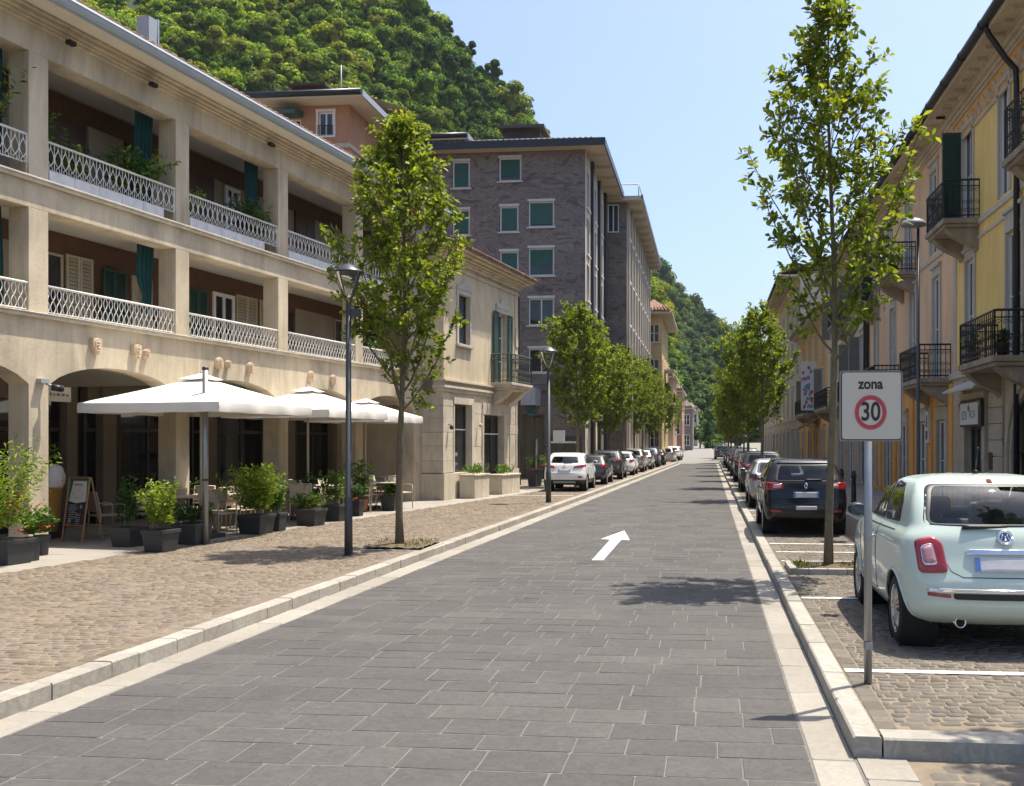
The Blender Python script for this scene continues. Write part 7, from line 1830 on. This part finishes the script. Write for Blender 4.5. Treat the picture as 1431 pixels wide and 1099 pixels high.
def reflective():
    m, nt, bs, out = _new('retroreflective sheet'); L = nt.links.new; tc = N(nt, 'ShaderNodeTexCoord'); br = N(nt, 'ShaderNodeTexBrick', i_Scale=1.0); br.offset = .5
    mp = N(nt, 'ShaderNodeMapping'); mp.inputs['Rotation'].default_value = (math.pi / 2, 0, 0); L(tc.outputs['Object'], mp.inputs[0]); L(mp.outputs[0], br.inputs[0])
    for k_, v in (('Color1', (.62, .56, .46, 1)), ('Color2', (.58, .53, .44, 1)), ('Mortar', (.46, .42, .36, 1)), ('Mortar Size', .0012), ('Brick Width', .012), ('Row Height', .009)): br.inputs[k_].default_value = v
    L(br.outputs[0], bs.inputs['Base Color']); bs.inputs['Roughness'].default_value = .5; return m
m_refl = reflective()
mb = MB(); mb.prism([(x, -.045, z) for x, z in rrect(xl, xr, zb, zt, rad)], (0, -.018, 0)); pl = mb.build('plate', m_signgrey, t)
mb = MB(); mb.prism([(x, -.0635, z) for x, z in rrect(xl + .008, xr - .008, zb + .008, zt - .008, rad - .006)], (0, -.0012, 0)); mb.build('border', m_signblk, pl)
mb = MB(); mb.prism([(x, -.065, z) for x, z in rrect(xl + .016, xr - .014, zb + .016, zt - .014, rad - .01)], (0, -.0012, 0)); mb.build('sign_face', m_refl, pl)
m_red = mat('sign red', (.46, .045, .06), rough=.5, var=.06, scale=20)
cxs, czs, rs_ = (1214 - 1213) * k, zof(577, ds) - .12, 21.6 * k
def annulus(r0, r1, y, n=48):
    mb = MB(); vs = [(cxs + r * math.cos(2 * math.pi * i / n), y, czs + r * 1.1 * math.sin(2 * math.pi * i / n)) for r in (r0, r1) for i in range(n)]
    mb.add(vs, [(i, (i + 1) % n, n + (i + 1) % n, n + i) for i in range(n)]); return mb
annulus(rs_ * .97, rs_ * 1.03, -.0672).build('ring_edge', mat('pale ring edge', (.3, .26, .25), rough=.5), pl); annulus(rs_ * .745, rs_ * .985, -.0675).build('red_ring', m_red, pl)
q_ = text('number', '30', 36 * k, (cxs, -.0672, czs), (math.pi / 2, 0, 0), m_signblk, pl, .0006, .004); q_.scale = (.76, 1, 1)
text('lettering', 'zona', 20.5 * k, (cxs, -.0672, zof(538, ds) - .12), (math.pi / 2, 0, 0), m_signblk, pl, .0006, .0035).scale = (.86, 1, 1)
# menu board
m_ab = mat('brown board frame', (.3, .14, .06), rough=.6, var=.2); m_chalk = mat('slate board', (.028, .032, .045), rough=.7, var=.15, scale=6); m_white = mat('chalk white', (.6, .6, .58), rough=.8); m_grn = mat('poster green', (.02, .16, .075), rough=.5); m_pap = mat('poster paper', (.6, .6, .57), rough=.6, var=.05)
dA = 17.2; t = thing('menu_board', 'chalkboard menu stand with a green and white poster above white chalk lines', 'menu board', at(112, dA), -.35)
hA = zof(667, dA) - .12
tl = .16
def fr(x, z, y=0.0): return (x, -tl + tl * z / hA * 1.0 + y, z)      # front panel leans back towards the top
mb = MB(); wA = .27
for x in (-wA, wA): mb.tube([fr(x, .0), fr(x, hA)], .018, 4, smooth=False)
for z in (hA - .01, .3): mb.tube([fr(-wA, z), fr(wA, z)], .018, 4, smooth=False)
for x in (-wA, wA): mb.tube([(x, tl + .1, 0), (x, .02, hA)], .016, 4, smooth=False)
mb.tube([(-wA, tl, .3), (wA, tl, .3)], .014, 4); mb.build('frame', m_ab, t)
def pq(x0, x1, z0, z1, y, m, nm, par): return MB().add([fr(x0, z0, y), fr(x1, z0, y), fr(x1, z1, y), fr(x0, z1, y)], [(0, 1, 2, 3)]).build(nm, m, par)
bd = MB(); bd.add([fr(-wA + .015, .31), fr(wA - .015, .31), fr(wA - .015, hA - .02), fr(-wA + .015, hA - .02), fr(-wA + .015, .31, .012), fr(wA - .015, .31, .012), fr(wA - .015, hA - .02, .012), fr(-wA + .015, hA - .02, .012)], [(0, 1, 2, 3), (7, 6, 5, 4), (0, 4, 5, 1), (1, 5, 6, 2), (2, 6, 7, 3), (3, 7, 4, 0)]); bd = bd.build('board', m_chalk, t)
pq(-wA + .02, wA - .02, hA * .63, hA - .025, -.004, m_grn, 'poster', bd)
MB().add([fr(-wA + .06, hA * .63, -.007), fr(-.02, hA * .6, -.007), fr(wA - .03, hA * .63, -.007), fr(wA - .06, hA - .07, -.007), fr(-wA + .12, hA - .07, -.007)], [(0, 1, 2, 3, 4)]).build('poster_sheet', m_pap, bd)
mb = MB(); rr = random.Random(8)
for i in range(8):
    x = -.11 + i * .028; mb.add([fr(x, hA * .87, -.009), fr(x + .02, hA * .87, -.009), fr(x + .02, hA * .9, -.009), fr(x, hA * .9 + rr.uniform(-.01, .004), -.009)], [(0, 1, 2, 3)])
mb.build('poster_title', m_red, bd)
mb = MB(); mb.tube([fr(.02 + .12 * math.cos(a), hA * .74 + .07 * math.sin(a), -.01) for a in [k_ * math.pi / 10 for k_ in range(0, 21)]], .003, 4); mb.build('poster_drawing', m_signgrey, bd)
mb = MB()
for row in range(11):
    z = hA * .57 - row * .034; x = -.2 + rr.uniform(0, .03); xe = rr.uniform(-.03, .06) if row < 8 else -.1
    while x < xe:
        w_ = rr.uniform(.012, .034); mb.tube([fr(x - .004, z + rr.uniform(-.006, .006), -.006), fr(x + w_ * .5, z + rr.uniform(-.01, .01), -.006), fr(x + w_, z + rr.uniform(-.006, .006), -.006)], .0032, 3, cap=False); x += w_ + .002
    mb.build('chalk_line', m_white, bd); mb = MB()
for row in range(7):
    z = hA * .44 - row * .034; x = -.02 + rr.uniform(0, .05)
    while x < .13:
        w_ = rr.uniform(.01, .03); mb.tube([fr(x, z, -.006), fr(x + w_ * .5, z + rr.uniform(-.012, .012), -.006), fr(x + w_, z, -.006)], .0032, 3, cap=False); x += w_ + .002
    mb.build('chalk_line', m_white, bd); mb = MB()
mb.tube([fr(-.13 + .03 * math.cos(a), .38 + .03 * math.sin(a), -.006) for a in [k_ * math.pi / 6 for k_ in range(13)]], .004, 4); mb.build('chalk_drawing', m_white, bd); mb = MB(); mb.tube([fr(.13 + .02 * math.cos(a), hA * .55 + .03 * math.sin(a), -.006) for a in [k_ * math.pi / 6 for k_ in range(13)]], .004, 4)
mb.build('chalk_drawing', m_white, bd)
# tall ochre urn with a wrapped plant, on a black pot
m_ochre = mat('ochre glazed pot', (.34, .19, .04), rough=.45, var=.2, scale=3)
dU = 17.6; t = thing('tall_urn', 'tall tapering ochre pot holding a plant wrapped in white cloth behind the menu board', 'pot', at(71, dU), 0)
zu0, zu1 = .15, zof(681, dU) - .12; ru = 15 / FOC * dU * 1.0
MB().lathe([(0, zu0), (ru * .55, zu0), (ru * .78, zu0 + .3), (ru * 1.0, zu1 - .02), (ru * 1.12, zu1), (ru * 1.0, zu1), (ru * .9, zu1 - .1), (0, zu1 - .1)], 28).build('pot', m_ochre, t)
mb = MB(); vs = []; rs2 = np.random.RandomState(4)
zc0, zc1 = zu1 - .02, zof(649, dU) - .12
prof = [(ru * .75, zc0), (ru * .95, zc0 + .1), (ru * .95, zc0 + .22), (ru * .7, zc1 - .06), (ru * .3, zc1), (0, zc1 + .005)]
mb.lathe(prof, 22, (.05, 0, 0)); mb.v = [(x * (1 + .07 * math.sin(7 * math.atan2(y, x) + z * 9)), y * (1 + .07 * math.sin(5 * math.atan2(y, x))), z) for x, y, z in mb.v]; mb.build('cloth_wrap', mat('white fleece cloth', (.6, .58, .57), rough=.95, var=.08), t)
V, F = sprigs(131, 4, (.03, .03), 1.0, .25, (.1, .18), (.03, .05), 16, start=.4); V[:, 2] += zu1; np_mesh('foliage', V, F, m_leaf_fern, t)
planter(50, 81, 753, 731, 'small black pot standing in front of the ochre urn', dark(6, .12, .1), 115)
# umbrellas
m_canvas = mat('off white canvas', (.72, .69, .63), rough=.85, var=.04, scale=2)
m_upole = mat('beige umbrella pole', (.42, .38, .31), rough=.5, var=.1)
def umbrella(center, half, zv, za, label, val=.17):
    t = thing('parasol', label, 'parasol', center, FA.rz, 'square parasols over the cafe tables'); zv -= .12; za -= .12
    mb = MB(); n = 10; cs = [(-half, -half), (half, -half), (half, half), (-half, half)]
    for i in range(4):
        a, b = cs[i], cs[(i + 1) % 4]; vs = []; fs = []
        for r in range(n + 1):
            s = r / n * .93 + .07
            for c in range(n + 1):
                f = c / n; x = (a[0] + (b[0] - a[0]) * f) * s; y = (a[1] + (b[1] - a[1]) * f) * s
                e = math.sin(math.pi * f); z = za - (za - zv) * (s ** .92) - .03 * e * s * math.sin(math.pi * min(s, .98)) - .006 * e * s
                vs.append((x, y, z))
        for r in range(n):
            for c in range(n): q = r * (n + 1) + c; fs.append((q, q + 1, q + n + 2, q + n + 1))
        mb.add(vs, fs, 0, True)
        vs = []; fs = []; m = 24                        # valance with slack folds
        for c in range(m + 1):
            f = c / m; x = a[0] + (b[0] - a[0]) * f; y = a[1] + (b[1] - a[1]) * f; e = math.sin(math.pi * f)
            wv = .007 * math.sin(f * 19 + i) + .006 * math.sin(f * 37); nx, ny = (b[1] - a[1]) / (2 * half), -(b[0] - a[0]) / (2 * half)
            vs += [(x, y, zv - .006 * e), (x + nx * (.012 + wv), y + ny * (.012 + wv), zv - val * .55 - .008 * e), (x + nx * wv * 1.6, y + ny * wv * 1.6, zv - val - .006 * e - .004 * math.sin(f * 25))]
        for c in range(m):
            q = c * 3; fs += [(q, q + 1, q + 4, q + 3), (q + 1, q + 2, q + 5, q + 4)]
        mb.add(vs, fs, 0, True)
    can = mb.build('canopy', m_canvas, t)
    mb = MB(); k_ = .27
    for i in range(4):
        a, b = cs[i], cs[(i + 1) % 4]; vs = []
        for f in (0, .25, .5, .75, 1): vs.append(((a[0] + (b[0] - a[0]) * f) * k_ / half, (a[1] + (b[1] - a[1]) * f) * k_ / half, za - .055 - .02 * math.sin(f * math.pi)))
        mb.add(vs + [(0, 0, za + .06)], [(0, 1, 5), (1, 2, 5), (2, 3, 5), (3, 4, 5)])
    mb.build('vent_cap', m_canvas, can)
    mb = MB(); mb.tube([(0, 0, .02), (0, 0, za + .02)], .027, 12); mb.tube([(0, 0, za), (0, 0, za + .1)], .018, 8); mb.build('pole', m_upole, t)
    mb = MB()
    for i in range(8):
        x, y = (cs[i // 2] if i % 2 == 0 else tuple((cs[i // 2][q] + cs[(i // 2 + 1) % 4][q]) / 2 for q in (0, 1)))
        mb.tube([(0, 0, za - .05), (x * .98, y * .98, zv - .03)], .011, 5); mb.tube([(0, 0, zv - .15), (x * .45, y * .45, za - (za - zv) * .45 - .05)], .009, 5)
    mb.build('rib', m_upole, t)
    mb = MB(); mb.box(-.3, .3, -.3, .3, 0, .09); mb.build('base', m_planter, t, .01)
    return t
umbrella(cw(-7.62, 17.9, WALK_Z), 1.42, 2.58, 3.12, 'nearest square off-white parasol behind the bare grey pole')
umbrella(cw(-7.0, 22.2, WALK_Z), 1.32, 2.6, 3.12, 'middle square off-white parasol behind the lamp post')
umbrella(cw(-6.55, 25.6, WALK_Z), 1.12, 2.58, 3.0, 'farthest square off-white parasol beside the plaza tree')
# tables and chairs
m_chair = mat('taupe aluminium chair', (.45, .38, .29), rough=.5, metal=.2, var=.1); m_sling = mat('taupe sling', (.42, .34, .24), rough=.8, var=.1); m_top = mat('pale table top', (.5, .46, .4), rough=.5, var=.08)
def make_chair(label):
    t = thing('cafe_chair', label, 'chair', (0, 0, 0), 0, 'cafe chairs on the terrace')
    mb = MB()
    for x in (-.23, .23):
        mb.tube([(x, -.22, 0), (x, -.2, .42), (x, -.21, .62), (x, -.1, .64), (x, .2, .63)], .014, 6); mb.tube([(x, .27, 0), (x * .98, .22, .42), (x * .95, .3, .86)], .014, 6)
    mb.tube([(-.22, .3, .86), (.22, .3, .86)], .014, 6); mb.tube([(-.23, -.2, .42), (.23, -.2, .42)], .013, 6); mb.tube([(-.23, .22, .42), (.23, .22, .42)], .013, 6); mb.build('frame', m_chair, t)
    mb = MB(); mb.box(-.22, .22, -.2, .22, .425, .445); mb.build('seat', m_sling, t)
    mb = MB(); mb.add([(-.21, .235, .5), (.21, .235, .5), (.2, .298, .84), (-.2, .298, .84), (-.21, .25, .5), (.21, .25, .5), (.2, .31, .84), (-.2, .31, .84)], [(0, 1, 2, 3), (7, 6, 5, 4), (0, 4, 5, 1), (2, 6, 7, 3), (1, 5, 6, 2), (3, 7, 4, 0)]); mb.build('backrest', m_sling, t); return t
def make_table(label):
    t = thing('cafe_table', label, 'table', (0, 0, 0), 0, 'cafe tables under the parasols')
    mb = MB(); mb.box(-.38, .38, -.38, .38, .71, .74); mb.build('table_top', m_top, t, .008)
    mb = MB(); mb.tube([(0, 0, .03), (0, 0, .71)], .03, 8); mb.box(-.25, .25, -.03, .03, 0, .03); mb.box(-.03, .03, -.25, .25, .0301, .06); mb.build('pedestal', m_chair, t); return t
ch0 = make_chair(''); tb0 = make_table(''); used = [0, 0]
def place(kind, px, d, rz, label):
    src, i = (ch0, 0) if kind == 'c' else (tb0, 1)
    o = src if not used[i] else copy_tree(src); used[i] = 1
    o.location = at(px, d); o.rotation_euler = (0, 0, rz); o['label'] = label
for a in [('t', 262, 18.7, .2, 'cafe table behind the grey pole under the nearest parasol'), ('t', 352, 21.1, .2, 'cafe table behind the biggest bright bush'), ('t', 408, 22.9, .2, 'cafe table under the middle parasol left of the lamp post'), ('t', 505, 26.4, .2, 'cafe table under the farthest parasol left of the tree trunk'),
          ('c', 306, 18.4, 1.3, 'chair right of the grey pole with its legs in sunlight'), ('c', 232, 18.9, -1.7, 'chair at the left side of the table behind the grey pole'), ('c', 150, 17.9, 2.6, 'lone chair in the shade behind the menu board'), ('c', 276, 19.9, 0.0, 'chair on the far side of the table behind the grey pole'),
          ('c', 322, 20.6, -1.5, 'chair left of the table behind the biggest bush'), ('c', 372, 20.6, 1.6, 'chair right of the table behind the biggest bush'), ('c', 404, 21.9, 3.1, 'chair with its back turned behind the low red flowers'), ('c', 432, 22.8, 1.5, 'chair right of the table under the middle parasol'), ('c', 386, 23.4, -1.6, 'chair left of the table under the middle parasol'),
          ('t', 452, 23.3, .2, 'cafe table just behind the upright shrub by the lamp post'), ('t', 300, 19.4, .2, 'small cafe table just right of the grey pole'), ('t', 540, 25.2, .2, 'cafe table at the terrace end beside the plaza tree'), ('c', 334, 19.4, 1.4, 'chair between the grey pole and the biggest bush'), ('c', 418, 21.4, -2.6, 'chair facing the arcade behind the low red flowers planter'), ('c', 465, 23.9, 1.7, 'chair right of the table behind the upright shrub'), ('c', 440, 24.2, -1.2, 'chair left of the table behind the upright shrub'), ('c', 500, 24.4, 2.4, 'chair turned to the street right behind the lamp post'), ('c', 560, 26.0, 1.2, 'outermost chair by the corner house stone pier'), ('c', 214, 18.3, 2.9, 'chair behind the bright leafy shrub left of the grey pole'),
          ('c', 292, 18.9, -2.2, 'chair right behind the grey pole turned to the arcade'), ('c', 346, 20.2, 3.0, 'chair with its back to the biggest bush'), ('c', 362, 21.9, .3, 'chair on the far side of the table behind the biggest bush'), ('c', 396, 22.6, -.4, 'chair close to the arcade under the middle parasol'), ('c', 486, 24.9, .5, 'chair beyond the lamp post close to the arcade'), ('c', 524, 25.5, -.9, 'chair between the two tables under the farthest parasol'),
          ('c', 516, 24.9, 2.9, 'chair with slatted back right of the lamp post'), ('c', 534, 26.2, 1.6, 'chair next to the tree trunk under the farthest parasol'), ('c', 482, 26.0, -1.4, 'chair just behind the lamp post under the farthest parasol'), ('c', 545, 25.6, 2.5, 'chair beside the last planter near the tree trunk')]:
    place(*a)
# bollards
def bollard(p, label):
    t = thing('bollard', label, 'bollard', p, 0, 'black bollards along the right footway')
    mb = MB(); mb.lathe([(.1, 0), (.1, .06), (.075, .1), (.065, .4), (.07, .42), (.062, .45), (.055, .82), (.075, .84), (.075, .88), (.05, .9), (.058, .95), (.04, 1.0), (0, 1.02)], 16); mb.build('post', m_iron, t)
for px, py, lab in ((1193, 712, 'black bollard nearest behind the mint car mirror'), (1176, 705, 'black bollard second from the mint car beside the black people carrier')): bollard(ground(px, py, .15), lab)
t = thing('bollard', 'slim grey post among the planters outside the apartment block shop', 'bollard', ground(750, 680)); MB().tube([(0, 0, 0), (0, 0, 1.9)], [.05, .035], 10).build('post', m_galv, t)
